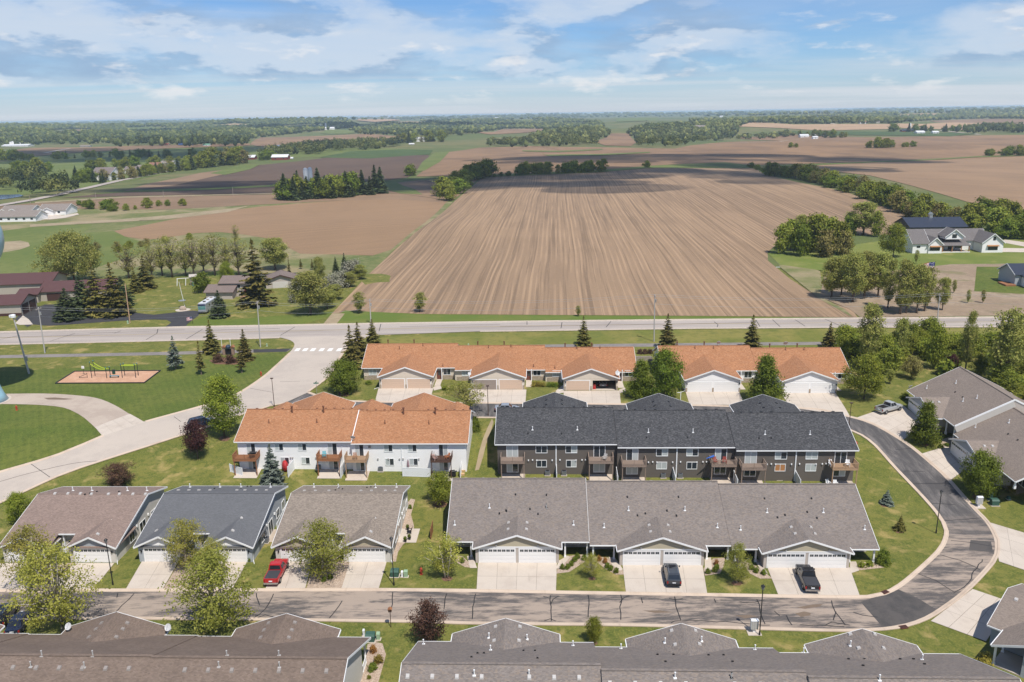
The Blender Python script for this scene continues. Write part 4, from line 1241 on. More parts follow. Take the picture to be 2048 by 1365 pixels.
# ---- B1 B2 B3: duplexes
def duplex(name, label, o, rot, roofm, wallm, gablem, sidem, wmod=1.0):
 h = House(name, label, 'duplex', o, rot)
 R = h.r
 x0, x1 = -.42, 16.6
 yf, yr, yb = -.42, 10.4, 16.6
 ze, p, T = 2.5, .29, .14
 zr = ze + (yr - yf) * p; zb = zr - (yb - yr) * p
 r0, r1, ry = 7.0, 9.5, 2.3
 P = lambda x, y: (x, y, ze + (y - yf) * p)
 mb = MB()
 mb.slab(P(x0, yf + .15), P(r0, yf + .15), P(r0, yr), P(x0, yr), T); mb.slab(P(r0 + .002, ry), P(r1 - .002, ry), P(r1 - .002, yr), P(r0 + .002, yr), T); mb.slab(P(r1, yf + .15), P(x1, yf + .15), P(x1, yr), P(r1, yr), T)
 mb.slab((x1, yb, zb), (x0, yb, zb), (x0, yr, zr), (x1, yr, zr), T)
 roof = mb.build('roof', roofm, R)
 fn = lambda x, y: ze + (y - yf) * p if y < yr else zr - (y - yr) * p
 mb = MB(); mb.beam((x0, yr, zr + .01), (x1, yr, zr + .01), .34, .05); mb.build('ridge_cap', roofm, roof)
 b = dict(x0=x0, x1=x1, fn=fn, roof=roof)
 mb = MB()
 mb.prism_x([(2.9, -.8), (yb - .4, -.8), (yb - .4, zb + .4 * p - T - .02), (yr, zr - T - .02), (2.9, ze + (2.9 - yf) * p - T - .02)], 0, 16.2)
 mb.build('wall', sidem, R)
 for xw in (0, 16.19):
  mb = MB(); mb.prism_x([(.02, 2.2), (2.9, 2.2), (2.9, fn(0, 2.9) - T - .02), (.02, fn(0, .02) - T - .02)], xw, xw + .012); mb.build('wall', sidem, R)
 mbt = MB()
 mbt.box(x0, x1, yb + .003, yb + .11, zb - .19, zb - .02)
 mbt.box(r0, r1, ry - .11, ry - .003, ze + (ry - yf) * p - .19, ze + (ry - yf) * p - .03)
 for xx, sg in ((x0 - .03, -1), (x1 + .03, 1)):
  mbt.beam((xx, yr, zr - .10), (xx, yb, zb - .10), .05, .24); mbt.beam((xx, yf, ze - .10), (xx, yr, zr - .10), .05, .24)
 mbt.build('gutter', WHITE, R)
 b['gs'] = []
 for gx0, gx1 in ((0, 6.6), (9.6, 16.2)):
  gc = (gx0 + gx1) / 2; hw = 3.3 + .42; gp = .46; gz = 2.5; gr = gz + hw * gp
  yend = yf + (gr - ze) / p + .3
  mb = MB()
  mb.slab((gc - hw, yend, gz), (gc - hw, yf, gz), (gc, yf, gr), (gc, yend, gr), T); mb.slab((gc + hw, yf, gz), (gc + hw, yend, gz), (gc, yend, gr), (gc, yf, gr), T)
  gro = mb.build('garage_roof', roofm, R)
  mb = MB()
  zt = gz + .42 * gp - T - .02
  mb.prism_y([(gx0, -.8), (gx1, -.8), (gx1, zt), (gc, gr - T - .02), (gx0, zt)], 0, 6.0)
  mb.build('garage_wall', wallm, R)
  mb = MB(); k = hw - .42
  mb.prism_y([(gc - k, 2.44), (gc + k, 2.44), (gc + k, gr - T - .04 - k * gp), (gc, gr - T - .04), (gc - k, gr - T - .04 - k * gp)], -.03, -.003)
  mb.build('gable', gablem, R)
  mb = MB()
  for s_ in (-1, 1):
   mb.beam((gc + s_ * hw, yf - .03, gz - .1), (gc, yf - .03, gr - .1), .05, .24)
   if (gc < 8) == (s_ > 0): mb.box(*(sorted((gc + s_ * (hw + .005), gc + s_ * (hw + .10)))), yf, 2.6, gz - .17, gz - .04)
  mb.box(gx0, gx1, -.06, -.032, 2.34, 2.46)
  mb.build('fascia', WHITE, R)
  garage_door(R, '-y', 0, gc - 2.44, gc + 2.44, 2.15, DOORW)
  for s_ in (-2.85, 2.85):
   mb = MB(); mb.box(gc + s_ - .08, gc + s_ + .08, -.16, -.01, 1.55, 1.85); mb.build('wall_lamp', BLACK, R)
  f2 = (lambda gc, gr, gp: lambda x, y: gr - abs(x - gc) * gp)(gc, gr, gp)
  b['gs'].append((gro, f2, gc))
 for cx_ in (7.5, 9.2):
  mb = MB(); mb.box(cx_ - .09, cx_ + .09, 2.45, 2.63, -.3, ze + (2.4 - yf) * p - .16); mb.build('column', WHITE, R)
 entry_door(R, '-y', 2.9, 7.7, 8.6, 0, S_TAU)
 window(R, '+x', 16.2, 4.2, 5.6, .7, 2.0);
 window(R, '+x', 16.2, 7.4, 9.2, .05, 2.1, name='patio_door')
 window(R, '+x', 16.2, 11.2, 12.5, .9, 2.1); window(R, '+x', 16.2, 14.0, 15.2, .9, 2.2)
 for yy in (6.5, 10.2):
  mb = MB(); mb.box(16.2, 16.42, yy - .09, yy + .09, 2.1, 2.45); mb.build('wall_lamp', WHITE, R)
 mb = MB(); mb.tube([(16.45, .05, 2.4), (16.35, .05, 2.2), (16.28, .05, .3), (16.6, -.6, .08)], .045, 5); mb.build('downspout', WHITE, R)
 h.blocks = [b]
 return h
def dvents(h, white, black, pipes, gb=(), gpipes=()):
 b = h.blocks[0]
 vents(h, white, 'box', VENTW); vents(h, black, 'small', BLACK); vents(h, pipes, 'pipe', WHITE)
 for lst, kd in ((gb, 'box'), (gpipes, 'pipe')):
  for px, py in lst:
   for gro, f2, gc in b['gs']:
    q = h.on(px, py, f2)
    if abs(q.x - gc) < 3.6:
     q.z = f2(q.x, q.y)
     if kd == 'box': vent_box(gro, q, (-.46 if q.x > gc else .46, 0), VENTW)
     else: vent_pipe(gro, q)
     break
B1 = duplex('duplex', 'rose-brown-roofed duplex with white garages at the left edge', g(10, 1125), A0, R_B1, S_BEI, S_BLU, S_BEI)
dvents(B1, [(110, 988), (136, 988), (161, 988), (183, 989), (217, 989), (239, 989), (266, 989), (291, 989)], [(194, 984), (238, 984), (170, 990), (180, 988)], [(146, 982), (184, 982), (255, 982), (294, 982)], [(196, 1069), (226, 1041)], [(239, 1035), (82, 1034)])
B2 = duplex('duplex', 'slate-blue-roofed duplex with white gables between the brown-roofed duplexes', g(280, 1124), A0, R_B2, S_BLU, S_WHT, S_BLU)
dvents(B2, [(357, 981), (378, 981), (398, 981), (420, 981), (474, 981), (490, 981), (513, 981), (533, 981)], [(429, 978), (482, 977), (495, 974), (502, 974)], [(380, 975), (440, 975), (482, 975), (541, 975)], [(466, 1062), (484, 1037), (336, 1037), (313, 1062)], [(505, 1038), (328, 1035)])
B3 = duplex('duplex', 'taupe-roofed duplex with tan gables beside the red pickup', g(553, 1124), A0, R_B3, S_BEI, S_TAN, S_BEI)
dvents(B3, [(609, 982), (631, 982), (658, 982), (722, 982), (743, 982), (771, 982), (790, 982)], [(671, 981), (678, 977), (685, 979), (734, 976), (742, 975), (750, 975)], [(628, 975), (677, 976), (751, 976), (793, 975)], [(605, 1038), (753, 1038), (742, 1064)], [(591, 1037), (772, 1039)])

# ---- D1, D2: orange roofed rows near the highway
SD = dict(roof=R_OR, wall=S_CRM, gwall=S_CRM, gable=S_CRM, door=DOORT, ze=2.85, pitch=.42, yf=5.8, yr=13.7, yb=21.4, yw=6.2, gz=2.78, gpitch=.36, band=2.6, bandtrim=False, panes=False, dtrim=WHITE)
blkD = [dict(x0=-5.1, x1=15.6, dy=0, g=(0, 11.2)), dict(x0=15.6, x1=35.4, dy=-.9, rz=-.3, g=(19.7, 30.9), dmats=(DOORG, DOORT)), dict(x0=35.4, x1=55.2, dy=-1.8, rz=-.6, g=(39.3, 50.5), dmats=(DOORT, None))]
D1 = townhouse('townhouse', 'orange-roofed cream townhouse row with one garage standing open', g(760.3, 777.8), A0, SD, blkD)
SD2 = dict(SD); SD2.update(wall=S_WHT, gwall=S_WHT, gable=S_WHT, door=DOORW, dtrim=WHITE)
blkD2 = [dict(x0=-4.0, x1=16.2, dy=0, g=(.1, 11.3)), dict(x0=16.2, x1=35.6, dy=-1.0, rz=-.33, g=(19.7, 30.7))]
D2 = townhouse('townhouse', 'orange-roofed white townhouse row behind the round green trees', g(1370, 785), A0, SD2, blkD2)
for h in (D1, D2):
 for bi, b in enumerate(h.blocks):
  gx0, gx1 = b['g']; dy = b['dy']
  for px_ in (gx0 - .02, (gx0 + gx1) / 2 - .17, gx1 - .33):
   mb = MB(); mb.box(px_, px_ + .35, dy - .07, dy - .003, -.3, .95); mb.build('stone_base', STONE, h.r)
  mb = MB(); mb.box(b['x0'] + .42, gx0 - .9, 6.2 + dy - .12, 6.2 + dy - .01, -.3, .9); mb.build('stone_base', STONE, h.r); mb = MB(); mb.box(gx1 + 1.6, b['x1'] - .05, 6.2 + dy - .12, 6.2 + dy - .01, -.3, .9); mb.build('stone_base', STONE, h.r)
  window(h.r, '-y', 6.2 + dy, b['x0'] + 1.6, b['x0'] + 3.2, 1.15, 2.4, 1, GLASSB)
  window(h.r, '-y', 6.2 + dy, b['x1'] - 2.6, b['x1'] - 1.1, 1.15, 2.4)
  entry_door(h.r, '-y', 6.2 + dy, gx1 + .4, gx1 + 1.3, 0, m_plain('brown_door', (.16, .06, .04)))
  mb = MB(); mb.box(gx1 + .25, gx1 + 1.5, 1.5 + dy, 6.0 + dy, -.3, .12); mb.build('stoop', CONC, h.r)
  for cx_ in (gx0 - .5, gx1 + 1.45):
   mb = MB(); mb.box(cx_ - .09, cx_ + .09, 5.6 + dy, 5.78 + dy, -.3, 2.7); mb.build('column', WHITE, h.r)
  mb = MB(); mb.tube([(gx0 - .1, .1 + dy, 2.7), (gx0 - .1, .1 + dy, .3), (gx0 - 1.2, -.4 + dy, .06)], .05, 5); mb.build('downspout', WHITE, h.r)
  for s_ in (.3, -.3):
   gx = gx0 + .25 if s_ > 0 else gx1 - .25
   mb = MB(); mb.box(gx - .09, gx + .09, dy - .16, dy - .01, 1.7, 2.05); mb.build('wall_lamp', BLACK, h.r)
vents(D1, [(799, 698), (846, 692), (977, 696), (1022, 694), (1154, 698), (1200, 697), (886, 733), (1067, 734), (1110, 737)], 'pipe', VENTO)
vents(D2, [(1390, 697), (1427, 697), (1571, 700), (1608, 700)], 'pipe', VENTO)
for h in (D1, D2):
 for b in h.blocks:
  for xx in (4.5, 10.5):
   X_ = b['x0'] + xx; y = 13.7 + b['dy'] + 1.2; q = Vector((X_, y, b['fn'](X_, y)))
   mb = MB(); mb.tube([q, q + Vector((0, 0, 1.0))], .13, 8); mb.tube([q + Vector((0, 0, 1.0)), q + Vector((0, 0, 1.15))], .2, 8); mb.build('flue', VENTO, b['roof'])
dish(D1.r, D1.loc(az(1235, 752, 3.2)), .3, .5); dish(D1.r, D1.loc(az(939, 753, 3.2)), .3, .35)
dish(D2.r, D2.loc(az(1437, 691, 6.3)), math.pi, .45); dish(D2.r, D2.loc(az(1571, 692, 6.3)), math.pi, .5)
# open garage interior in the third block
b = blkD[2]; gc = sum(b['g']) / 2 + 2.78; dy = b['dy']
b['gwall'].data.materials.clear()
me = b['gwall'].data
mb = MB(); zt = 2.78 + .38 * .36 - .16; gx0, gx1 = b['g']; gcc = (gx0 + gx1) / 2; gr = 2.78 + (5.6 + .38) * .36 - .16
a0, a1 = gc - 2.44, gc + 2.44
mb.prism_y([(gx0, -1.2), (a0, -1.2), (a0, 2.2), (gx0, 2.2)], dy, dy + 6.4)
mb.prism_y([(a1, -1.2), (gx1, -1.2), (gx1, 2.2), (a1, 2.2)], dy, dy + 6.4)
mb.prism_y([(gx0, 2.2), (gx1, 2.2), (gx1, zt), (gcc, gr), (gx0, zt)], dy, dy + 6.4)
mb.box(a0, a1, dy + 6.2, dy + 6.4, -1.2, 2.2)
nm = mb.mesh('garage_wall', S_CRM); b['gwall'].data = nm
mb = MB(); mb.box(a0 + .005, a1 - .005, dy + .02, dy + 6.18, .02, .05); mb.build('garage_floor', CONC, D1.r)
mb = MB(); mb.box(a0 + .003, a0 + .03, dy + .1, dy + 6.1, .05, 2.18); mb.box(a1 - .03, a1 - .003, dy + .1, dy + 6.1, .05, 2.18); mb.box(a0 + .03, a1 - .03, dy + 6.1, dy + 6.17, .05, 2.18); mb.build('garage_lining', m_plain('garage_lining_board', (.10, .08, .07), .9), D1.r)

# ---- C1, C2: two storey backs
def crow(name, label, corner, nb, wb, S, dystep, dzstep, flip=False):
 """corner: back left corner of the wall as seen from the camera"""
 L = sum(wb)
 o = Vector(corner) + u_ * L + n_ * (S['yb'] - .4) - n_ * (dystep * 0)
 o.z = 0
 bl = []; x = 0
 for i, w in enumerate(wb[::-1]):
  bl.append(dict(x0=x, x1=x + w, dy=-dystep * i, rz=dystep * (i - len(wb) + 1) * .26, g=(x + w / 2 - 5.7, x + w / 2 + 5.7)))
  x += w
 bl[0]['x0'] -= .4; bl[-1]['x1'] += .4
 h = townhouse(name, label, o, math.pi + A0, S, bl)
 h.L = L
 return h
SC2 = dict(roof=R_CH, wall=S_CHAR, gwall=S_CHAR, gable=S_CHAR, door=DOORW, ze=3.05, pitch=.42, yf=4.6, yr=12.9, yb=21.2, yw=5.0, gz=2.7, gpitch=.34, base=-1.2, base_back=-4.0)
Lw = [20.0, 19.3, 19.4]
c2corner = Vector((-2.75, 128.75, 0)) - n_ * 0
# step: the back wall line moves nearer the camera towards the right
oC2 = Vector((-2.75, 128.75, 0))
C2 = crow('townhouse', 'charcoal two-storey townhouse row with six wooden decks', oC2 - n_ * 1.75 * 0 - n_ * 1.6, 3, Lw, SC2, .85, .0)
SC1 = dict(roof=R_OR, wall=S_WHT, gwall=S_WHT, gable=S_WHT, door=DOORW, ze=3.1, pitch=.42, yf=5.4, yr=12.9, yb=20.4, yw=5.8, gz=2.7, gpitch=.36, base=-1.2, base_back=-4.0)
C1 = crow('townhouse', 'white two-storey townhouse row with orange roof and four decks', Vector((-47.3, 131.9, 0)) - n_ * .75, 2, [19.8, 19.5], SC1, .55, .0)
def back(h, bx):
 """local x on the back wall for metres from the left end as seen from the camera"""
 return h.L - bx
def bplane(h, lx):
 for b in h.blocks:
  if b['x0'] - .1 <= lx <= b['x1'] + .1:
   return h.S['yb'] - .4 + b['dy']
def deck(h, b0, b1, zf, depth, mat, chair=None):
 xa, xb = back(h, b1), back(h, b0); pl = bplane(h, (xa + xb) / 2)
 mb = MB(); n = int(depth / .15)
 for i in range(n): mb.box(xa, xb, pl + .02 + i * .15, pl + .14 + i * .15, zf - .05, zf)
 for xx in np.linspace(xa + .1, xb - .1, 5): mb.box(xx - .03, xx + .03, pl + .02, pl + depth, zf - .26, zf - .052)
 mb.box(xa, xb, pl + depth, pl + depth + .05, zf - .27, zf - .002)
 d = mb.build('deck', mat, h.r)
 for xx in (xa + .12, xb - .12):
  gz_ = H(*h.wor(xx, pl + depth - .12).xy) - h.o.z
  mb = MB(); mb.box(xx - .07, xx + .07, pl + depth - .19, pl + depth - .05, gz_ - .2, zf - .1); mb.build('post', mat, d)
 mb = MB(); zt = zf + .95
 def rail(p, q):
  mb.beam((*p, zt), (*q, zt), .1, .05); mb.beam((*p, zf + .1), (*q, zf + .1), .05, .06)
  L_ = math.dist(p, q); k = int(L_ / .14)
  for i in range(k + 1):
   t = i / k; x_ = p[0] + (q[0] - p[0]) * t; y_ = p[1] + (q[1] - p[1]) * t
   mb.box(x_ - .02, x_ + .02, y_ - .02, y_ + .02, zf + .1, zt)
 rail((xa + .03, pl + .05), (xa + .03, pl + depth)); rail((xb - .03, pl + .05), (xb - .03, pl + depth)); rail((xa + .03, pl + depth), (xb - .03, pl + depth))
 for xx in (xa + .04, (xa + xb) / 2, xb - .04): mb.box(xx - .05, xx + .05, pl + depth - .05, pl + depth + .05, zf, zt + .06)
 mb.build('railing', mat, d)
 return d
ZU, ZLW = .52, -2.15
PAVE = m_concrete('patio_concrete', (.50, .42, .34), .08)
gls = [[GLASS, CURT], [CURT, CURT], [GLASS, GLASS], [CURT, GLASS]]
for i in range(3):
 s0 = sum(Lw[:i]); ZI = ZU + C2.blocks[2 - i]['rz']
 for k, (d0, d1, D0, D1_) in enumerate(((1.6, 3.4, .6, 4.6), (16.2, 18.0, 15.2, 19.3))):
  lx0, lx1 = back(C2, s0 + d1), back(C2, s0 + d0); pl = bplane(C2, (lx0 + lx1) / 2)
  window(C2.r, '+y', pl, lx0, lx1, ZI + .04, ZI + 2.05, 1, gls[(i * 2 + k + 1) % 4], name='patio_door')
  window(C2.r, '+y', pl, lx0, lx1, ZLW + .04, ZLW + 2.0, 1, gls[(i + k) % 4], name='patio_door')
  deck(C2, s0 + D0, s0 + D1_, ZI, 2.1, CEDARL if (i == 2 and k == 1) else GREYWD)
  mb = MB(); gx = back(C2, s0 + D1_);
  w = [C2.wor(gx, pl).xy, C2.wor(gx + 3.9, pl).xy, C2.wor(gx + 3.9, pl + 3.0).xy, C2.wor(gx, pl + 3.0).xy]
  tag(drape('patio', w, .06, PAVE), kind='structure')
 for (w0, w1) in ((6.5, 8.3), (11.5, 13.3)):
  lx0, lx1 = back(C2, s0 + w1), back(C2, s0 + w0); pl = bplane(C2, (lx0 + lx1) / 2)
  window(C2.r, '+y', pl, lx0, lx1, ZI + .85, ZI + 2.02, 1, gls[(i + int(w0)) % 4])
  window(C2.r, '+y', pl, lx0 + .1, lx1 - .1, ZLW + .95, ZLW + 2.1, 1, gls[(i * 3 + int(w0)) % 4] if not (i == 2 and w0 < 7) else m_plain('wooden_blind', (.42, .2, .08), .6))
 lx = back(C2, s0 + 9.85); pl = bplane(C2, lx)
 mb = MB(); mb.box(lx - .09, lx + .09, pl + .01, pl + .12, -3.0, 2.75 + C2.blocks[2 - i]['rz']); mb.build('downspout', WHITE2, C2.r)
 for bx in (5.2, 5.9, 6.6, 9.2, 10.5, 13.2, 14.2, 14.8):
  lx = back(C2, s0 + bx); zz = -.05 + .06 * ((bx * 7) % 2)
  mb = MB(); mb.box(lx - .1, lx + .1, pl + .005, pl + .18, zz - .08, zz + .12); mb.build('wall_vent', WHITE2, C2.r)
for b in C2.blocks:
 for k in range(10):
  if k in (4, 5): continue
  xx = b['x0'] + 1.6 + k * 1.75; y = 12.9 + b['dy'] - .22
  vent_box(b['roof'], Vector((xx, y, b['fn'](xx, y) + .06)), (0, .2), BLACK, .5)
vents(C2, [(1065, 860), (1154.6, 860), (1296.7, 865), (1386, 865), (1530, 869), (1620, 869)], 'pipe', WHITE)
vents(C2, [(1056, 868), (1123, 868), (1293, 876), (1375, 876), (1518, 877), (1543, 877)], 'small', BLACK)
vents(C2, [(1092, 801), (1124, 801), (1092, 810), (1124, 809), (1306, 804), (1337, 804), (1308, 813), (1341, 813), (1520, 807), (1553, 807), (1527, 816), (1560, 816)], 'box', BLACK, 'gfn')
for (d0, d1, D0, D1_, m_) in ((1.6, 3.0, -.2, 3.8, CEDAR), (15.6, 17.1, 14.1, 18.0, CEDAR), (20.4, 21.8, 19.0, 22.7, CEDARL), (34.7, 36.1, 33.5, 37.0, m_plain('dark_deck', (.10, .055, .04), .8))):
 lx0, lx1 = back(C1, d1), back(C1, d0); pl = bplane(C1, (lx0 + lx1) / 2)
 window(C1.r, '+y', pl, lx0, lx1, ZU + .04, ZU + 2.05, 1, [GLASS, GLASSB] if d0 < 30 else [CURT, GLASS], name='patio_door')
 window(C1.r, '+y', pl, lx0, lx1, ZLW + .04, ZLW + 2.0, 1, [GLASS, CURT], name='patio_door')
 deck(C1, D0, D1_, ZU, 2.2, m_)
 w = [C1.wor(back(C1, D1_), pl).xy, C1.wor(back(C1, D0), pl).xy, C1.wor(back(C1, D0), pl + 2.9).xy, C1.wor(back(C1, D1_), pl + 2.9).xy]
 tag(drape('patio', w, .06, PAVE if D0 > 15 else CONC), kind='structure')
for w0, up in ((6.5, 1), (10.5, 1), (25.4, 1), (29.5, 1), (7.3, 0), (10.9, 0), (25.5, 0), (29.6, 0)):
 lx0, lx1 = back(C1, w0 + 1.35), back(C1, w0); pl = bplane(C1, lx0)
 z0 = ZU + .85 if up else ZLW + 1.0
 window(C1.r, '+y', pl, lx0, lx1, z0, z0 + 1.15, 1, [GLASS, CURT] if (int(w0) % 2) else [GLASS, GLASSB])
for bx in (18.0, 28.3):
 lx = back(C1, bx); pl = bplane(C1, lx); mb = MB(); mb.box(lx - .05, lx + .05, pl + .01, pl + .1, -2.6, 2.9); mb.build('downspout', WHITE2, C1.r)
for bx in (4.6, 5.1, 13.4, 24.2, 26.0, 27.9, 28.5, 9.0, 9.4, 31.2):
 lx = back(C1, bx); pl = bplane(C1, lx); mb = MB(); mb.box(lx - .12, lx + .12, pl + .005, pl + .16, -.1, .12); mb.build('wall_vent', VENTW, C1.r)
mb = MB(); mb.box(back(C1, 23.1), back(C1, 22.7), bplane(C1, back(C1, 22.9)), bplane(C1, back(C1, 22.9)) + .15, 2.0, 2.4); mb.build('meter_box', VENTG, C1.r)
for b in C1.blocks:
 for k in range(12):
  if k in (5, 6): continue
  xx = b['x0'] + 1.4 + k * 1.55; y = SC1['yr'] + b['dy'] - .2
  vent_box(b['roof'], Vector((xx, y, b['fn'](xx, y) + .06)), (0, .2), VENTO, .42)
 for k in (6.2, 11.8):
  xx = b['x0'] + k; y = SC1['yr'] + b['dy'] + .9; q = Vector((xx, y, b['fn'](xx, y)))
  mb = MB(); mb.tube([q, q + Vector((0, 0, 1.1))], .14, 8); mb.tube([q + Vector((0, 0, 1.1)), q + Vector((0, 0, 1.25))], .22, 8); mb.build('flue', VENTO, b['roof'])
vents(C1, [(538, 846), (634, 845), (770, 847), (858, 848)], 'pipe', VENTO)
for bx, w_ in ((4.0, 2.6), (20.2, 3.6), (36.3, 2.3)):
 c_ = back(C1, bx); b = C1.blocks[0] if c_ < 19.5 else C1.blocks[1]; zr_ = 3.1 + w_ * .42 + .3
 mb = MB(); mb.slab((c_ - w_, 12.6, zr_ - w_ * .42), (c_ - w_, 3.4, zr_ - w_ * .42), (c_, 3.4, zr_), (c_, 12.6, zr_), .14); mb.slab((c_ + w_, 3.4, zr_ - w_ * .42), (c_ + w_, 12.6, zr_ - w_ * .42), (c_, 12.6, zr_), (c_, 3.4, zr_), .14); mb.build('porch_roof', R_OR, C1.r)
 mb = MB(); mb.prism_y([(c_ - w_ + .4, -1), (c_ + w_ - .4, -1), (c_ + w_ - .4, zr_ - w_ * .42), (c_, zr_ - .2), (c_ - w_ + .4, zr_ - w_ * .42)], 3.8, 6.0); mb.build('porch_wall', S_WHT, C1.r)
mb = MB(); xs = C1.blocks[0]['x1'] - .05
f_ = C1.blocks[0]['fn']; mb.beam((xs, 12.9, f_(0, 12.9) + .08), (xs, 20.3, f_(0, 20.3) + .08), .12, .14); mb.build('step_flashing', WHITE, C1.r)
mb = MB(); xs = blk4[0]['x1'] - .03; f_ = blk4[0]['fn']; mb.beam((xs, 1.3, f_(0, 1.3) + .06), (xs, 11.6, f_(0, 11.6) + .06), .09, .10); mb.build('step_flashing', VENTW, B4.r)
dish(C1.r, C1.loc(az(706, 882, 3.3)), 0, .42)
# stone edging down the east side of the white row
ew = empty('stone_edging', g(935, 905), 0, 'line of tan landscape blocks along the east wall of the white townhouse', 'edging')
bmk = MB(); bmk.box(-.35, .35, -.3, .3, 0, .32)
blkme = bmk.mesh('stone_block', m_plain('tan_block', (.50, .33, .17), .9, .2))
lp = gl([(941, 862), (938, 880), (935, 898), (932, 916), (928, 935), (925, 950)])
pts = yline_resample(lp, .95)
for i, p in enumerate(pts):
 ob = link(bpy.data.objects.new('stone_block', blkme), ew)
 ob.location = Vector((p.x, p.y, H(p.x, p.y) - .05)) - ew.location
 ob.rotation_euler = (0, 0, random.uniform(-.3, .3))

# ---- E: row on the right, facing the loop road
SE = dict(S4); SE.update(roof=R_E, wall=S_TAU, gwall=S_TAU, gable=S_BLU, ze=2.6, pitch=.5, yr=11.0, yb=19, gpitch=.34)
blkE = [dict(x0=0, x1=19.4, dy=0, dz=0, g=(3.9, 14.9), cols=(16.0, 18.9)), dict(x0=19.4, x1=39.0, dy=0, dz=-1.45, g=(21.6, 32.4), cols=(34.2, 38.4), rake0=False)]
E_ = townhouse('townhouse', 'warm grey-roofed townhouse row on the right beside the silver pickup', Vector((76.9, 154.8, -.35)), A0 - math.pi / 2, SE, blkE)
vents(E_, [(1853.6, 777), (1926, 803), (1954, 797)], 'pipe', WHITE); vents(E_, [(1912, 767), (1951, 855), (2018, 846)], 'pipe', WHITE)
vents(E_, [(1910, 785), (1925, 795), (2016, 869), (2035, 881)], 'small', BLACK)
vents(E_, [(1848, 792), (1860, 792), (1865, 805), (1878, 805), (1949, 876), (1963, 876), (1969, 893), (1985, 893)], 'box', VENTW, 'gfn')
mb = MB(); f0 = blkE[0]['fn']; mb.slab((19.42, 1.25, f0(0, 1.25) + .1), (19.42 + .001, 1.25, f0(0, 1.25) + .1), (19.421, 11, f0(0, 11) + .1), (19.42, 11, f0(0, 11) + .1), 1.6)
mb = MB(); mb.beam((19.44, 1.3, f0(0, 1.3) - .02), (19.44, 11, f0(0, 11) - .02), .10, .30); mb.beam((19.44, 11, f0(0, 11) - .02), (19.44, 19, f0(0, 19) - .02), .10, .30); mb.build('step_fascia', WHITE, E_.r)
mb = MB(); mb.beam((19.43, 1.5, f0(0, 1.5) - .75), (19.43, 11, f0(0, 11) - .75), .05, 1.2); mb.build('step_wall', S_BEI, E_.r)
dish(E_.r, E_.loc(az(1820, 780, 2.3)), -1.0, .5)
for x_ in (16.5, 34.8):
 window(E_.r, '-y', 4.4, x_, x_ + 1.8, .3 - (1.4 if x_ > 20 else 0), 1.9 - (1.4 if x_ > 20 else 0))
window(E_.r, '+x', 38.6, 6, 7.6, -.6, .8)

# ---- A3: house in the bottom right corner
th3 = math.atan2(-.677, -.737)
SA3 = dict(S4); SA3.update(roof=R_E, wall=S_BLU, gwall=S_BLU, gable=S_BLU)
L3 = Vector((54.53, 83.2, -4.05)); c3, s3 = math.cos(th3), math.sin(th3)
o3 = L3 - Vector((16 * c3 + .4 * s3, 16 * s3 - .4 * c3, 0))
A3 = townhouse('townhouse', 'brown-grey-roofed house with blue-grey siding in the bottom right corner', o3, th3, SA3, [dict(x0=0, x1=20, g=(4.02, 15.62), cols=(19.4, 16.4))])
vents(A3, [(2032, 1200)], 'box', VENTW, 'gfn')
window(A3.r, '+x', 19.6, 9, 10.4, .6, 1.8)
mb = MB(); mb.box(15.9, 19.6, 1.5, 4.4, -.3, .08); mb.build('porch_floor', CONC, A3.r)
# ================================================================== trees and shrubs
BARK = m_plain('grey_bark', (.15, .115, .09), .95, .3, 6)
BIRCHB = m_plain('pale_bark', (.48, .42, .36), .9, .25, 6)
L_MAP = m_leaf('maple_leaves', (0.079, 0.123, 0.012), (0.217, 0.268, 0.029), .30)
L_LIM = m_leaf('lime_leaves', (0.129, 0.171, 0.017), (0.325, 0.342, 0.043), .35)
L_BIR = m_leaf('birch_leaves', (0.216, 0.227, 0.033), (0.516, 0.478, 0.105), .42)
L_PLM = m_leaf('plum_leaves', (0.029, 0.011, 0.012), (0.098, 0.034, 0.031), .25)
L_PLB = m_leaf('bronze_leaves', (0.056, 0.029, 0.017), (0.175, 0.098, 0.060), .25)
L_BLM = m_leaf('lime_birch_leaves', (0.168, 0.198, 0.029), (0.420, 0.420, 0.088), .42)
L_OPN = m_leaf('young_leaves', (0.187, 0.209, 0.041), (0.408, 0.376, 0.101), .35)
L_COT = m_leaf('poplar_leaves', (0.164, 0.202, 0.039), (0.435, 0.416, 0.111), .32)
L_HED = m_leaf('hedgerow_leaves', (0.111, 0.153, 0.022), (0.324, 0.336, 0.044), .28)
L_DRK = m_leaf('dark_needles', (0.031, 0.055, 0.022), (0.104, 0.128, 0.047), .10)
L_SPR = m_leaf('spruce_needles', (0.070, 0.077, 0.018), (0.252, 0.207, 0.052), .22)
L_BLU = m_leaf('blue_spruce_needles', (0.078, 0.105, 0.081), (0.234, 0.264, 0.212), .22)
L_WHT = m_leaf('white_blossom', (.19, .19, .12), (.36, .34, .27), .25)
L_GLD = m_leaf('gold_leaves', (.20, .17, .03), (.42, .34, .06), .3)
L_ORN = m_leaf('orange_leaves', (.22, .09, .02), (.40, .20, .06), .3)
L_RED = m_leaf('budding_leaves', (0.172, 0.149, 0.044), (0.343, 0.299, 0.094), .3)

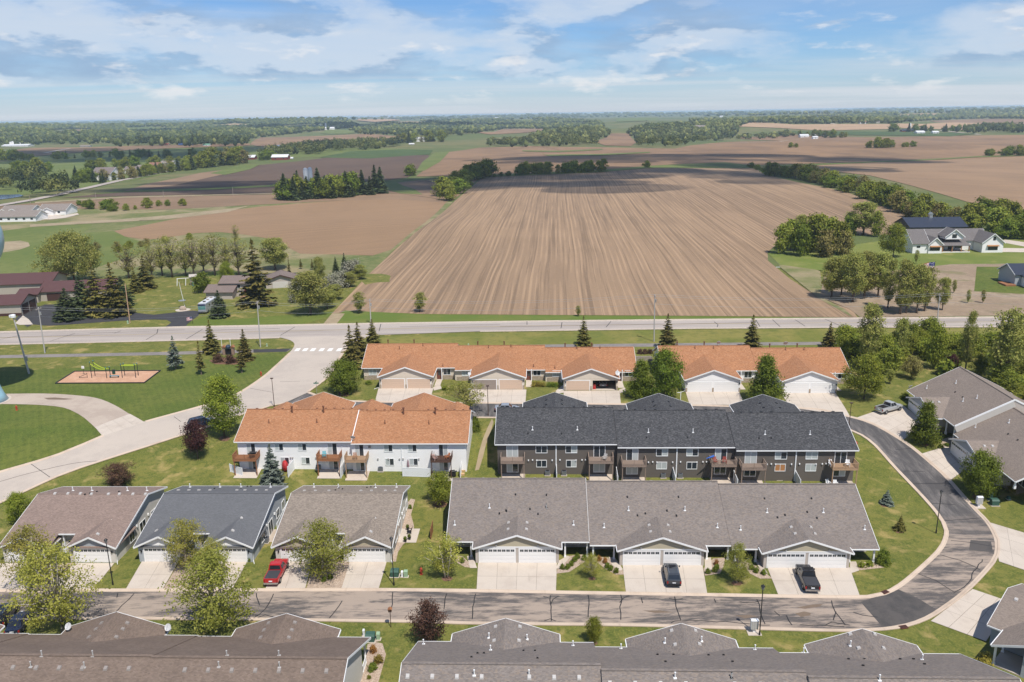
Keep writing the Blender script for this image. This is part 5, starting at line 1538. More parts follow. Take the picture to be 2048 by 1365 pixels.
def quads_mesh(name, P, A, B, mat):
 n = len(P)
 v = np.empty((n, 4, 3), np.float32)
 v[:, 0] = P - A - B; v[:, 1] = P + A - B; v[:, 2] = P + A + B; v[:, 3] = P - A + B
 me = bpy.data.meshes.new(name)
 me.vertices.add(n * 4); me.vertices.foreach_set('co', v.ravel())
 me.loops.add(n * 4); me.loops.foreach_set('vertex_index', np.arange(n * 4, dtype=np.int32))
 me.polygons.add(n); me.polygons.foreach_set('loop_start', np.arange(0, n * 4, 4, dtype=np.int32))
 me.polygons.foreach_set('loop_total', np.full(n, 4, np.int32))
 me.materials.append(mat)
 me.update(calc_edges=True)
 return me
def leaves(name, P, size, mat, rng, out=None, flat=.6):
 n = len(P)
 nr = rng.normal(size=(n, 3))
 if out is not None:
  nr += out * 1.1
 nr[:, 2] += .5
 nr /= np.linalg.norm(nr, axis=1)[:, None]
 a = np.cross(nr, rng.normal(size=(n, 3)))
 a /= np.linalg.norm(a, axis=1)[:, None] + 1e-9
 b = np.cross(nr, a)
 s = size * rng.uniform(.6, 1.35, n)[:, None]
 return quads_mesh(name, P, a * s * .5, b * s * .5 * flat, mat)
ENV = {
 'oval': lambda t: np.sqrt(np.clip(1 - (2 * t - 1) ** 2, 0, 1)),
 'egg': lambda t: np.sqrt(np.clip(1 - (2 * t ** .75 - 1) ** 2, 0, 1)),
 'cone': lambda t: np.clip((1 - t) ** .75 * np.minimum(1, t * 6 + .35), 0, 1),
 'vase': lambda t: np.sqrt(np.clip(1 - (2 * t ** 1.35 - 1) ** 2, 0, 1)),
 'col': lambda t: np.clip(np.sin(np.pi * np.clip(t, 0.02, .98)) ** .5, 0, 1),
}
PROTO = {}
def decid(key, h, w, base, shape, n_leaf, leaf, nclump, csz, lm, bk=None, seed=1, shell=.45, limbs=14, multi=1, lean=0.0):
 rng = np.random.default_rng(seed)
 bk = bk or BARK
 # clump centres through the crown, more of them near its surface
 t = rng.uniform(0.02, .99, nclump)
 ang = rng.uniform(0, 2 * np.pi, nclump)
 lob = 1 + .18 * np.sin(ang * 3 + seed) + .12 * np.sin(ang * 5 + 2 * seed) + rng.normal(0, .10, nclump)
 r = ENV[shape](t) * (w / 2 - csz * .5) * lob * rng.uniform(0, 1, nclump) ** shell
 zc = base + t * (h - base - csz * .4)
 C = np.stack([r * np.cos(ang) + lean * zc, r * np.sin(ang), zc], 1)
 wt_ = rng.uniform(.4, 1.6, nclump); wt_ /= wt_.sum()
 ci = rng.choice(nclump, n_leaf, p=wt_)
 d = rng.normal(size=(n_leaf, 3)) * csz * .5
 d[:, 2] *= .75
 P = C[ci] + d
 P[:, 2] = np.maximum(P[:, 2], base * .55)
 out = P - np.array([lean * base, 0, (base + h) / 2]); out /= np.linalg.norm(out, axis=1)[:, None] + 1e-6
 crown = leaves('crown', P, leaf, lm, rng, out)
 mb = MB()
 for m in range(multi):
  a = 2 * math.pi * m / multi + seed
  off = .0 if multi == 1 else .15
  sp_ = 0 if multi == 1 else w * .16
  top = base + (h - base) * .72
  pts = [(off * math.cos(a), off * math.sin(a), -.15)]
  for k in range(1, 5):
   z = top * k / 4
   pts.append((lean * z + off * math.cos(a) + sp_ * math.cos(a) * k / 4 + rng.normal(0, .03 * h / 6), off * math.sin(a) + sp_ * math.sin(a) * k / 4 + rng.normal(0, .03 * h / 6), z))
  r0 = (.018 * h + .03) / (1 if multi == 1 else 1.5)
  mb.tube(pts, [r0 * 1.25, r0, r0 * .75, r0 * .5, r0 * .2], 7)
 order = rng.permutation(nclump)[:limbs]
 for i in order:
  c = C[i]; z0 = max(base * .75, min(c[2] * .72, h * .6)) * rng.uniform(.75, 1.0)
  p0 = np.array([lean * z0, 0, z0]); mid = p0 * .45 + c * .55 + np.array([0, 0, -.04 * h])
  r0 = .006 * h + .015
  mb.tube([p0, mid, c], [r0, r0 * .65, r0 * .2], 5)
 trunk = mb.mesh('trunk', bk, uv=False, smooth=True)
 PROTO[key] = (h, w, [('trunk', trunk), ('crown', crown)])
def conifer(key, h, w, lm, seed=1, n=3400, base=.06, open_=0.0, needle=.42):
 rng = np.random.default_rng(seed)
 tiers = int(h * 2.2)
 Ps = []; As = []; Bs = []
 tot = 0
 for ti in range(tiers):
  tz = base + (1 - base) * (ti + .5) / tiers
  rr = w / 2 * (1 - tz) ** .85 + .06
  nb = max(5, int(13 * (1 - tz) + 5))
  a0 = rng.uniform(0, 6.28)
  for k in range(nb):
   a = a0 + 2 * np.pi * k / nb + rng.normal(0, .16)
   L = rr * rng.uniform(.62, 1.22)
   if rng.uniform() < open_: L *= .55
   z = tz * h + rng.normal(0, .12)
   m = max(3, int(L / w * 2 * n / (tiers * 7.0)))
   s = rng.uniform(.12, 1.0, m) ** .75
   dirx, diry = np.cos(a), np.sin(a)
   droop = -.30 * L * s + .16 * L * s * s
   side = rng.normal(0, .11 * L + .04, m) * (1.15 - .5 * s)
   P = np.stack([dirx * L * s - diry * side, diry * L * s + dirx * side, z + droop - np.abs(side) * .25], 1)
   A = np.stack([np.full(m, dirx) - diry * np.sign(side) * .7, np.full(m, diry) + dirx * np.sign(side) * .7, rng.normal(-.15, .3, m)], 1)
   A /= np.linalg.norm(A, axis=1)[:, None]
   Nn = rng.normal(0, .35, (m, 3)); Nn[:, 2] += 1.0; Nn[:, 0] += dirx * .5; Nn[:, 1] += diry * .5
   B = np.cross(Nn, A); B /= np.linalg.norm(B, axis=1)[:, None]
   sc_ = rng.uniform(.7, 1.3, m)[:, None] * (.75 + .5 * (1 - tz))
   Ps.append(P); As.append(A * needle * .5 * sc_); Bs.append(B * needle * .22 * sc_)
 top = 14
 P = np.stack([rng.normal(0, .05, top), rng.normal(0, .05, top), h * rng.uniform(.95, 1.0, top)], 1)
 A = np.tile(np.array([[0, 0, 1.0]]), (top, 1)) * needle * .5; B = np.stack([rng.normal(0, .07, top), rng.normal(0, .07, top), np.zeros(top)], 1)
 Ps.append(P); As.append(A); Bs.append(B)
 crown = quads_mesh('crown', np.concatenate(Ps), np.concatenate(As), np.concatenate(Bs), lm)
 mb = MB(); mb.tube([(0, 0, -.15), (0, 0, h * .4), (0, 0, h * .96)], [.02 * h + .05, .012 * h, .02], 7)
 PROTO[key] = (h, w, [('trunk', mb.mesh('trunk', BARK, uv=False)), ('crown', crown)])
def shrubp(key, h, w, lm, n, leaf, seed=1, nclump=26):
 rng = np.random.default_rng(seed)
 t = rng.uniform(.05, .95, nclump); a = rng.uniform(0, 6.28, nclump); r = np.sqrt(np.clip(1 - (t * 1.0) ** 2.2, 0, 1)) * w * .42 * rng.uniform(0, 1, nclump) ** .5
 C = np.stack([r * np.cos(a), r * np.sin(a), t * h * .86], 1)
 P = C[rng.integers(0, nclump, n)] + rng.normal(size=(n, 3)) * np.array([w, w, h]) * .10
 P[:, 2] = np.abs(P[:, 2])
 out = P - np.array([0, 0, h * .3]); out /= np.linalg.norm(out, axis=1)[:, None] + 1e-6
 me = leaves('foliage', P, leaf, lm, rng, out, .75)
 mb = MB()
 for k in range(5):
  c = C[k]; mb.tube([(0, 0, -.05), c * .5, c], [.03, .02, .008], 4)
 PROTO[key] = (h, w, [('foliage', me), ('stem', mb.mesh('stem', BARK, uv=False))])
# prototypes (metres)
decid('birch', 8.5, 7.2, 1.2, 'oval', 7600, 0.15, 150, 0.72, L_BIR, BIRCHB, 3, 0.5, 60)
decid('birch2', 8.0, 6.4, 1.0, 'egg', 6200, 0.15, 130, 0.72, L_BIR, BIRCHB, 9, 0.5, 50)
decid('birchlime', 8.5, 7.0, 1.0, 'egg', 9000, 0.16, 140, 0.85, L_BLM, BIRCHB, 14, 0.5, 40)
decid('birchclump', 5.6, 5.0, 1.2, 'vase', 4800, 0.13, 80, 0.6, L_BIR, BIRCHB, 21, 0.6, 36, 4)
decid('maple', 6.5, 6.0, .7, 'egg', 12500, 0.18, 120, 0.95, L_MAP, None, 31, .42, 10)
decid('maplecone', 7.2, 5.8, .4, 'cone', 13000, 0.18, 140, 0.85, L_MAP, None, 37, .42, 10)
decid('limetree', 6.0, 5.4, 1.0, 'egg', 9500, 0.16, 100, 0.8, L_LIM, None, 41, 0.45, 24)
decid('limecol', 9.5, 5.6, 1.6, 'egg', 13000, 0.18, 130, 0.9, L_LIM, None, 43, 0.42, 20)
decid('plum', 5.6, 4.2, 1.6, 'oval', 8500, 0.15, 60, .85, L_PLM, None, 51, .42, 10)
decid('bronze', 5.0, 4.2, .5, 'oval', 5200, 0.14, 70, .6, L_PLB, None, 53, .55, 30, 3)
decid('open', 5.8, 7.4, 1.6, 'vase', 3400, 0.16, 80, .7, L_OPN, None, 61, .55, 46)
decid('sparse', 14, 10, 3.5, 'vase', 1500, .32, 130, 1.0, L_OPN, None, 67, .5, 70)
decid('budding', 6.0, 6.5, 1.2, 'vase', 3500, .24, 70, .9, L_RED, None, 68, .5, 40)
decid('bigtree', 16, 20, 3.2, 'egg', 20000, 0.36, 220, 1.7, L_COT, None, 71, .40, 22)
decid('cotton', 15, 9.5, 3.5, 'oval', 9000, 0.34, 120, 1.3, L_COT, None, 73, 0.45, 34)
decid('cotton2', 15.5, 7.5, 3.0, 'col', 8000, 0.32, 110, 1.1, L_COT, None, 79, 0.45, 30, 1, .05)
decid('cottonw', 13, 7, 2.5, 'vase', 5500, 0.3, 90, 1.0, L_COT, None, 83, 0.5, 34, 1, .10)
decid('thick1', 8, 6, .6, 'egg', 5000, 0.28, 60, 1.2, L_HED, None, 84, .45, 10)
decid('thick2', 6, 5, .4, 'oval', 4200, 0.26, 50, 1.1, L_LIM, None, 86, .45, 8)
decid('hedge1', 9, 9, .8, 'egg', 2600, 0.55, 60, 1.3, L_HED, None, 91, .40, 6)
decid('hedge2', 10, 8.5, 1.2, 'oval', 2400, 0.55, 52, 1.4, L_HED, None, 93, .40, 6)
decid('hedge3', 7.5, 9, .5, 'egg', 2300, 0.5, 54, 1.2, L_MAP, None, 95, .40, 6)
decid('hedge4', 8.5, 7, .8, 'oval', 1500, 0.5, 30, 1.4, L_RED, None, 97, .45, 12)
conifer('spruce', 9.5, 5.0, L_SPR, 101, 5600, .05, .28)
conifer('spruce2', 9.0, 4.4, L_SPR, 103, 4800, .05, .38)
conifer('bluespruce', 8.0, 4.9, L_BLU, 105, 5200, .03)
conifer('spruceopen', 6.0, 3.2, L_SPR, 107, 1900, .22, .35, .36)
conifer('bluesmall', 6.0, 3.9, L_BLU, 109, 2600, .20, .15, .36)
conifer('darkspruce', 14, 8.0, L_DRK, 111, 4500, .03, .1, .75)
conifer('farspruce', 15, 7.5, L_DRK, 113, 1300, .03, .1, 1.3)
shrubp('shrub', 1.2, 1.5, L_MAP, 900, .13, 1)
shrubp('shrubl', 1.0, 1.4, L_LIM, 800, .12, 2)
shrubp('shrubg', 1.0, 1.5, L_GLD, 700, .12, 3)
shrubp('shrubo', 1.0, 1.4, L_ORN, 700, .12, 4)
shrubp('shrubp', 2.2, 3.0, L_PLB, 1700, .16, 5)
shrubp('bigshrub', 3.0, 3.4, L_MAP, 2600, .2, 6)
shrubp('blossom', 5.5, 5.5, L_WHT, 2600, .30, 7, 50)
shrubp('scrub', 2.6, 3.6, L_HED, 700, .42, 8)
NAMES = dict(birch='birch_tree', birch2='birch_tree', birchlime='birch_tree', birchclump='birch_tree', maple='maple_tree', maplecone='maple_tree', limetree='leafy_tree', limecol='leafy_tree', plum='plum_tree', bronze='plum_tree', open='open_crowned_tree', sparse='sparse_tree', budding='budding_tree', bigtree='willow_tree', cotton='poplar_tree', cotton2='poplar_tree', cottonw='poplar_tree', thick1='thicket_tree', thick2='thicket_tree', hedge1='hedgerow_tree', hedge2='hedgerow_tree', hedge3='hedgerow_tree', hedge4='hedgerow_tree', spruce='spruce_tree', spruce2='spruce_tree', bluespruce='spruce_tree', spruceopen='spruce_tree', bluesmall='spruce_tree', darkspruce='spruce_tree', farspruce='spruce_tree')
TRNG = random.Random(77)
def put(key, pos, sx, sz, label, group=None, name=None, cat='tree', parts=True):
 h, w, pr = PROTO[key]
 nm = name or NAMES.get(key, 'shrub')
 e = empty(nm, pos, TRNG.uniform(0, 6.28), label, cat, group)
 e.scale = (sx, sx, sz)
 for pn, me in pr:
  o = bpy.data.objects.new(pn, me); link(o, e)
 return e
def tree(key, px, py, top, wpx, label, group=None, cat='tree', name=None):
 p = g(px, py)
 fx, fz = scale_at(p)
 h, w, pr = PROTO[key]
 hm = (py - top) / fz * 1.0
 wm = wpx / fx
 return put(key, p, wm / w, hm / h, label, group, name, cat)
T = tree
# near trees
T('birch', 126, 1266, 1092, 165, 'big yellow-green birch in front of the brown roof at bottom left')
T('birch2', 72, 1172, 1054, 112, 'yellow-green birch before the garage of the leftmost duplex')
T('birchlime', 432, 1264, 1108, 150, 'large lime-green birch between the brown roof peaks and the near road')
T('birch2', 374, 1137, 1042, 92, 'feathery birch between the two garages of the slate-roofed duplex')
T('birch', 428, 1150, 1078, 62, 'slim birch before the right garage of the slate-roofed duplex')
T('birchlime', 646, 1156, 1046, 112, 'leafy birch in the gravel bed beside the red pickup')
T('birchclump', 893, 1156, 1076, 84, 'multi-stemmed white-barked birch near the fire hydrant and grey townhouse')
T('birch', 1184, 1157, 1108, 42, 'small birch on the lawn between the first two grey-row driveways')
T('birchlime', 1473, 1166, 1088, 52, 'windswept young birch on the lawn between the dark SUV and black pickup')
T('bronze', 857, 1281, 1204, 76, 'bronze-leaved small tree on the near verge left of the grey roof')
T('limetree', 1187, 1286, 1236, 36, 'small green tree on the verge between two grey roof peaks')
T('bronze', 236, 976, 928, 66, 'rounded bronze shrub tree behind the leftmost duplex')
T('plum', 396, 918, 844, 52, 'dark purple-leaved tree beside the collector road')
T('limecol', 449, 876, 754, 72, 'tall bright green tree at the left end of the white townhouse')
T('bluespruce', 546, 969, 890, 50, 'blue spruce against the white two-storey townhouse')
T('limetree', 41, 1044, 987, 50, 'small lime maple on the lawn left of the duplexes')
T('limetree', 880, 1008, 946, 56, 'bushy green tree between the taupe duplex and the grey row')
T('bigshrub', 948, 860, 832, 28, 'round green bush at the east corner of the white townhouse', cat='shrub', name='shrub')
T('open', 935, 826, 766, 92, 'open-crowned young tree by the loop road behind the white townhouse')
T('maple', 688, 786, 722, 72, 'round dark green tree at the corner of the collector and loop roads')
T('open', 743, 810, 797, 26, 'tiny leafy sapling beside the loop road', )
T('maplecone', 1281, 796, 722, 64, 'left of two joined dark green maples between the orange-roofed rows')
T('maple', 1330, 797, 699, 66, 'taller right one of two joined dark green maples between the orange-roofed rows')
T('maplecone', 1529, 804, 713, 82, 'dense pointed maple between the two white garages')
T('limetree', 1728, 798, 712, 78, 'bright green spreading tree right of the white garages')
T('maplecone', 1848, 888, 806, 68, 'pointed maple in front of the right-hand row by the silver pickup')
T('maple', 1957, 992, 906, 76, 'rounded maple in front of the right-hand row porch')
T('bluespruce', 1773, 1008, 981, 27, 'small round spruce on the lawn right of the grey row', name='spruce_tree')
T('spruce2', 1800, 1061, 1032, 26, 'tiny spruce on the lawn inside the road bend')
T('bigshrub', 1766, 1127, 1100, 30, 'round dark bush beside the end porch of the grey row', cat='shrub', name='shrub')
# spruces along the highway
T('spruce', 703, 738, 652, 46, 'front spruce of the group beside the crossing')
T('spruce2', 718, 716, 646, 46, 'middle spruce of the group beside the crossing')
T('spruce', 746, 690, 639, 36, 'spruce at the left end of the orange-roofed cream row, nearest the highway')
T('spruce', 1167, 692, 633, 34, 'spruce behind the middle of the cream townhouse row')
T('spruce', 1334, 698, 629, 42, 'spruce behind the gap between the orange-roofed rows')
T('spruce', 1503, 698, 631, 42, 'spruce behind the middle of the white-garage row')
T('spruce2', 1658, 696, 647, 36, 'spruce behind the right end of the white-garage row')
T('bluesmall', 352, 739, 674, 38, 'blue-tinged spruce on the park lawn nearest the playground')
T('spruceopen', 403, 750, 684, 27, 'thin spruce with a bare lower trunk on the park lawn')
T('spruce2', 424, 707, 641, 38, 'dark spruce behind the thin one near the trail kiosk')
T('spruce', 491, 720, 659, 36, 'dense green spruce right of the trail kiosk')
T('spruceopen', 484, 746, 694, 27, 'young spruce in front of the dense green one by the kiosk')
T('shrubp', 437, 724, 708, 24, 'left purple bush by the trail kiosk', cat='shrub', name='shrub')
T('shrubp', 461, 726, 709, 24, 'right purple bush by the trail kiosk', cat='shrub', name='shrub')
# yard north of the highway
for i, (a, b, c, d, k, lb) in enumerate([(137, 640, 578, 62, 'darkspruce', 'low dark spruce at the front of the clump by the maroon-roofed sheds'), (168, 628, 546, 56, 'darkspruce', 'second spruce of the clump by the maroon-roofed sheds'), (196, 632, 527, 62, 'spruce', 'tallest spruce of the clump by the maroon-roofed sheds'), (232, 632, 528, 66, 'spruce2', 'right-hand spruce of the clump by the maroon-roofed sheds'), (248, 612, 555, 48, 'darkspruce', 'spruce at the back right of the clump by the maroon-roofed sheds'), (292, 578, 512, 46, 'spruce', 'brownish spruce standing behind the long yard lawn'), (272, 586, 536, 34, 'spruce2', 'smaller brown spruce left of the one behind the yard lawn')]):
 T(k, a, b, c, d, lb)
T('bigtree', 150, 566, 466, 118, 'huge round willow behind the maroon-roofed sheds')
for i, (a, b, c, d) in enumerate([(258, 558, 492, 60), (345, 556, 472, 62), (372, 553, 488, 50), (388, 554, 474, 56), (430, 552, 470, 60), (478, 552, 475, 60), (305, 560, 488, 50), (325, 552, 480, 56), (408, 548, 478, 54), (455, 546, 474, 50)]):
 T('sparse', a, b, c, d, 'sparse grey tree just coming into leaf behind the split-level house', 'sparse trees behind the house')
T('sparse', 472, 490, 450, 22, 'lone thin tree standing at the edge of the tan field')
T('cotton', 551, 540, 477, 64, 'spreading open tree behind the small garage with grey roof')
T('spruce', 515, 612, 482, 76, 'very large spruce in front of the split-level house')
T('darkspruce', 440, 635, 582, 44, 'dark spruce beside the motorhome')
T('hedge3', 406, 586, 545, 40, 'dark maple left of the split-level house')
T('limetree', 454, 566, 524, 28, 'small light green tree behind the split-level house')
T('cotton', 622, 630, 545, 82, 'big bushy willow at the corner of the ploughed field')
for i, (a, b, c, d) in enumerate([(655, 590, 552, 32), (668, 580, 545, 34), (700, 560, 520, 40), (685, 575, 540, 36), (592, 605, 560, 30), (712, 555, 518, 26)]):
 T('blossom', a, b, c, d, 'white-flowering tree in the row beside the ploughed field', 'blossoming trees by the field', name='blossom_tree')
for i, (a, b, c, d) in enumerate([(655, 618, 580, 40), (640, 575, 515, 26), (720, 560, 530, 30), (670, 600, 570, 40), (700, 575, 545, 34)]):
 T('cotton', a, b, c, d, 'green tree mixed into the blossoming row by the field', 'trees mixed into the blossoming row')
T('darkspruce', 690, 548, 507, 22, 'dark cedar rising behind the blossoming row'); T('darkspruce', 672, 545, 514, 16, 'smaller dark cedar behind the blossoming row')
for a, b, c in ((602, 538, 518), (625, 540, 519), (580, 560, 515)):
 T('spruceopen', a, b, c, 12, 'young spruce on the grass strip behind the garage', 'young spruces on the grass strip')
T('cottonw', 718, 628, 585, 28, 'small bushy tree at the left corner of the big ploughed field'); T('cottonw', 839, 625, 585, 30, 'small round tree at the near edge of the big ploughed field')
T('cottonw', 1156, 634, 612, 12, 'thin sapling at the near edge of the big ploughed field')
# poplars on the right
for i, (a, b, c, d, k) in enumerate([(1662, 598, 515, 50, 'cotton'), (1682, 592, 512, 52, 'cotton'), (1705, 606, 508, 58, 'cotton'), (1728, 598, 505, 50, 'cotton2'), (1755, 596, 506, 54, 'cotton'), (1775, 618, 520, 32, 'cotton2'), (1800, 630, 522, 44, 'cotton2'), (1812, 628, 528, 40, 'cottonw'), (1833, 628, 530, 46, 'cotton'), (1848, 624, 535, 40, 'cottonw'), (1884, 622, 556, 30, 'cotton')]):
 T(k, a, b, c, d, 'grey-green poplar in the grove before the highway at right', 'poplar grove before the highway')
for i, (a, b, c, d, k) in enumerate([(1562, 508, 450, 36, 'hedge2'), (1580, 500, 440, 44, 'hedge1'), (1600, 512, 442, 46, 'hedge3'), (1622, 505, 432, 52, 'hedge2'), (1640, 498, 430, 48, 'hedge1'), (1660, 505, 438, 46, 'hedge2'), (1680, 508, 445, 44, 'hedge1'), (1700, 470, 425, 36, 'hedge3'), (1650, 515, 460, 44, 'hedge4'), (1688, 512, 462, 36, 'hedge4'), (1600, 490, 430, 30, 'cotton')]):
 T(k, a, b, c, d, 'green tree in the rounded copse at the right edge of the ploughed field', 'copse beside the ploughed field')
T('cotton', 1726, 470, 405, 62, 'tall pale tree behind the copse by the ploughed field'); T('hedge2', 1752, 474, 424, 28, 'narrow dark tree right of the tall pale one by the copse')
T('limetree', 1786, 515, 448, 52, 'lone bright green tree left of the white farmhouse')
for a in ((1832, 500), (1907, 560), (1935, 580), (1965, 580)):
 T('cottonw', a[0], a[1] + 28, a[1], 10, 'staked sapling planted near the farmhouse', 'saplings near the farmhouse')
# thicket behind the right-hand row
for (a, b, c, d, k, lb) in [(1731, 740, 612, 54, 'cotton2', 'tall wispy poplar right of the last orange roof'), (1796, 722, 638, 32, 'cottonw', 'slender poplar in the thicket by the trail'), (1868, 738, 650, 40, 'thick2', 'bright bushy tree in the thicket by the trail'), (1930, 745, 624, 30, 'cotton2', 'narrow tall poplar in the thicket by the trail'), (1998, 770, 620, 78, 'cottonw', 'broad windblown poplar above the right-hand roof'), (2030, 760, 640, 50, 'cottonw', 'windblown poplar at the right edge of the thicket'), (1822, 758, 714, 46, 'budding', 'orange-tinged budding tree on the lawn by the thicket'), (1901, 750, 710, 30, 'plum', 'dark purple bush behind the right-hand roof'), (1780, 768, 738, 20, 'cottonw', 'thin sapling on the lawn left of the right-hand row')]:
 T(k, a, b, c, d, lb)
rr = random.Random(4)
for i in range(52):
 a = rr.uniform(1680, 2060); b = rr.uniform(692, 752) if a > 1760 else rr.uniform(690, 725)
 if 1790 < a < 1850 and b > 725: continue
 k = rr.choice(['thick1', 'thick1', 'thick2', 'scrub'])
 T(k, a, b, b - rr.uniform(30, 62) * (.6 if k == 'scrub' else 1), rr.uniform(28, 52), 'green shrubby tree in the thicket beside the trail', 'thicket beside the trail', name='thicket_tree')
for a, b in ((2020, 790), (2042, 800), (2000, 775), (2050, 770), (2045, 830), (2030, 815)):
 T('thick1', a, b, b - 46, 52, 'leafy tree behind the right-hand townhouse roof', 'trees behind the right-hand roof', name='thicket_tree')
# foundation shrubs
SHR = [(1149, 1121, 'shrub'), (1155, 1115, 'shrub'), (1143, 1129, 'shrub'), (1125, 1136, 'shrub'), (1135, 1135, 'shrub'), (1168, 1118, 'shrub'), (1198, 1120, 'shrubo'), (1210, 1124, 'shrubo'), (1215, 1133, 'shrub'), (1222, 1138, 'shrub'), (1233, 1143, 'shrub'), (1432, 1128, 'shrubo'), (1434, 1136, 'shrub'), (1429, 1142, 'shrub'), (1416, 1145, 'shrub'), (1504, 1137, 'shrub'), (1513, 1143, 'shrub'), (1527, 1147, 'shrub'), (1724, 1132, 'shrubl'), (1738, 1129, 'shrubl'), (924, 1123, 'shrub'), (649, 1160, 'shrub'), (660, 1156, 'shrub'), (500, 1120, 'shrub')]
for a, b, k in SHR:
 T(k, a, b + 3, b - 8, 12 if k != 'shrubl' else 16, {'shrub': 'small green shrub in a rock bed before the townhouses', 'shrubo': 'orange shrub in a rock bed before the townhouses', 'shrubl': 'lime shrub in the bed at the end porch of the grey row'}[k], {'shrub': 'green bed shrubs', 'shrubo': 'orange bed shrubs', 'shrubl': 'lime bed shrubs'}[k], 'shrub', 'shrub')
for a, b, c, d, k, lb in [(747, 1305, 1291, 18, 'shrubo', 'orange bush beside the brown-roofed row at bottom left'), (758, 1328, 1308, 20, 'shrubg', 'gold bush beside the brown-roofed row at bottom left'), (745, 1340, 1326, 22, 'shrub', 'green bush beside the brown-roofed row at bottom left'), (738, 1358, 1350, 9, 'shrubl', 'tiny bush at the bottom of the bed by the brown-roofed row'), (1886, 867, 853, 18, 'shrubg', 'yellow bush between the two right-hand garages'), (1911, 885, 877, 12, 'shrubg', 'small yellow bush by the second right-hand garage'), (2022, 985, 972, 18, 'shrubg', 'yellow-green bush in the round bed by the right-hand porch'), (1881, 897, 888, 12, 'shrub', 'green bush at the corner of the right-hand bed'), (1893, 892, 886, 12, 'shrub', 'second green bush at the corner of the right-hand bed'), (1810, 798, 786, 18, 'bigshrub', 'dark bush left of the first right-hand garage'), (1970, 1325, 1306, 34, 'shrubg', 'yellow-green bush by the bottom right house'), (820, 1018, 1009, 8, 'shrub', 'round shrub beside the taupe duplex wall'), (737, 769, 762, 16, 'shrub', 'low shrub before the left end of the cream row'), (1265, 779, 768, 14, 'shrubl', 'light shrub at the right end of the cream row'), (92, 552, 540, 28, 'scrub', 'rounded bush left of the big willow')]:
 T(k, a, b, c, d, lb, None, 'shrub', 'shrub')
for a, b in ((890, 781), (905, 780), (920, 776), (1068, 773), (1076, 773), (1085, 774)):
 T('shrubg' if a > 1000 else 'shrubl', a, b, b - 10, 14, 'yellow-green shrub under the cream row windows', 'shrubs under the cream row windows', 'shrub', 'shrub')
for a in (1098, 1106, 1112):
 T('shrub', a, 774, 765, 11, 'dark clipped shrub under the cream row windows', 'clipped shrubs under the cream row windows', 'shrub', 'shrub')
# hedgerows and field trees
def hedge(line, n, hm, label, group, keys=('hedge1', 'hedge2', 'hedge3'), jit=3.0, wm=1.0, seed=1):
 r = random.Random(seed)
 P = gl(line)
 P = yline_resample(P, 3.0)
 for i in range(n):
  p = P[min(len(P) - 1, int((i + r.uniform(.1, .9)) / n * len(P)))]
  x, y = p.x + r.uniform(-jit, jit), p.y + r.uniform(-jit, jit)
  k = r.choice(keys); h, w, _ = PROTO[k]
  s = r.uniform(hm[0], hm[1]) / h
  put(k, (x, y, H(x, y) - .1), s * wm * r.uniform(.9, 1.2), s, label, group)
hedge([(1562, 352), (1600, 358), (1660, 372), (1720, 390), (1760, 408), (1800, 424), (1850, 440), (1905, 450), (1960, 468), (2060, 480)], 54, (8, 13), 'leafy tree in the long hedgerow along the right field', 'long hedgerow along the right field', ('hedge1', 'hedge2', 'hedge3', 'hedge1', 'hedge4'), 5)
hedge([(1960, 440), (2060, 470)], 10, (8, 12), 'leafy tree in the long hedgerow along the right field', 'long hedgerow along the right field', jit=8, seed=5)
hedge([(1528, 350), (1545, 354)], 4, (9, 12), 'tree in the small clump at the top corner of the ploughed field', 'clump at the field corner', seed=2)
hedge([(1500, 336), (1512, 342)], 2, (5, 7), 'low bush on the ridge at the top corner of the ploughed field', 'bushes at the field corner', seed=3)
hedge([(1030, 351), (1205, 344)], 22, (8, 12), 'dark tree in the row across the top of the ploughed field', 'tree row at the top of the ploughed field', ('hedge2', 'hedge3'), 4, .95, 6)
hedge([(985, 354), (1025, 352)], 4, (3, 5), 'low bush before the tree row above the ploughed field', 'bushes by the tree row', ('hedge3',), 2, 1, 8)
hedge([(898, 402), (905, 385), (928, 372)], 6, (11, 15), 'tree in the clump between the two ploughed fields', 'clump between the fields', ('hedge2', 'hedge3', 'hedge1'), 6, 1.1, 9)
hedge([(935, 362), (962, 352), (978, 352)], 7, (11, 16), 'tree at the top left corner of the big ploughed field', 'trees at the top left field corner', ('hedge1', 'hedge3'), 6, 1.1, 10)
hedge([(560, 400), (600, 399), (660, 395), (736, 389)], 30, (13, 21), 'dark spruce sheltering the white farm buildings', 'spruces round the farm', ('farspruce',), 11, 1.0, 11)
hedge([(562, 399), (600, 398), (640, 396), (700, 392)], 16, (11, 17), 'dense leafy tree sheltering the white farm buildings', 'leafy trees round the farm', ('hedge3', 'hedge2'), 8, 1.0, 12)
hedge([(820, 352), (822, 351)], 1, (10, 11), 'lone round tree beside the grass strip', None, ('hedge3',), 1, 1, 13)
hedge([(150, 412), (180, 415), (232, 424), (250, 422), (300, 415), (360, 412)], 16, (2.5, 7), 'scrubby bush on the rough ground beyond the meadow', 'scrub beyond the meadow', ('hedge3', 'hedge1'), 5, 1.0, 14)
hedge([(210, 505), (250, 500), (330, 486), (380, 480)], 12, (2, 4.5), 'grey scrub on the bank below the tan field', 'scrub on the bank', ('hedge4', 'hedge1'), 5, 1.2, 15)
hedge([(1735, 296), (1755, 297), (1780, 296)], 8, (8, 16), 'tree in the small clump on the upland field', 'clump on the upland field', seed=16, jit=9)
hedge([(1800, 296), (1830, 294)], 3, (6, 9), 'round bush beside the clump on the upland field', 'bushes on the upland field', seed=17)
hedge([(1580, 296), (1600, 296)], 2, (6, 8), 'low bush on the upland field ridge', 'bushes on the upland ridge', seed=18)
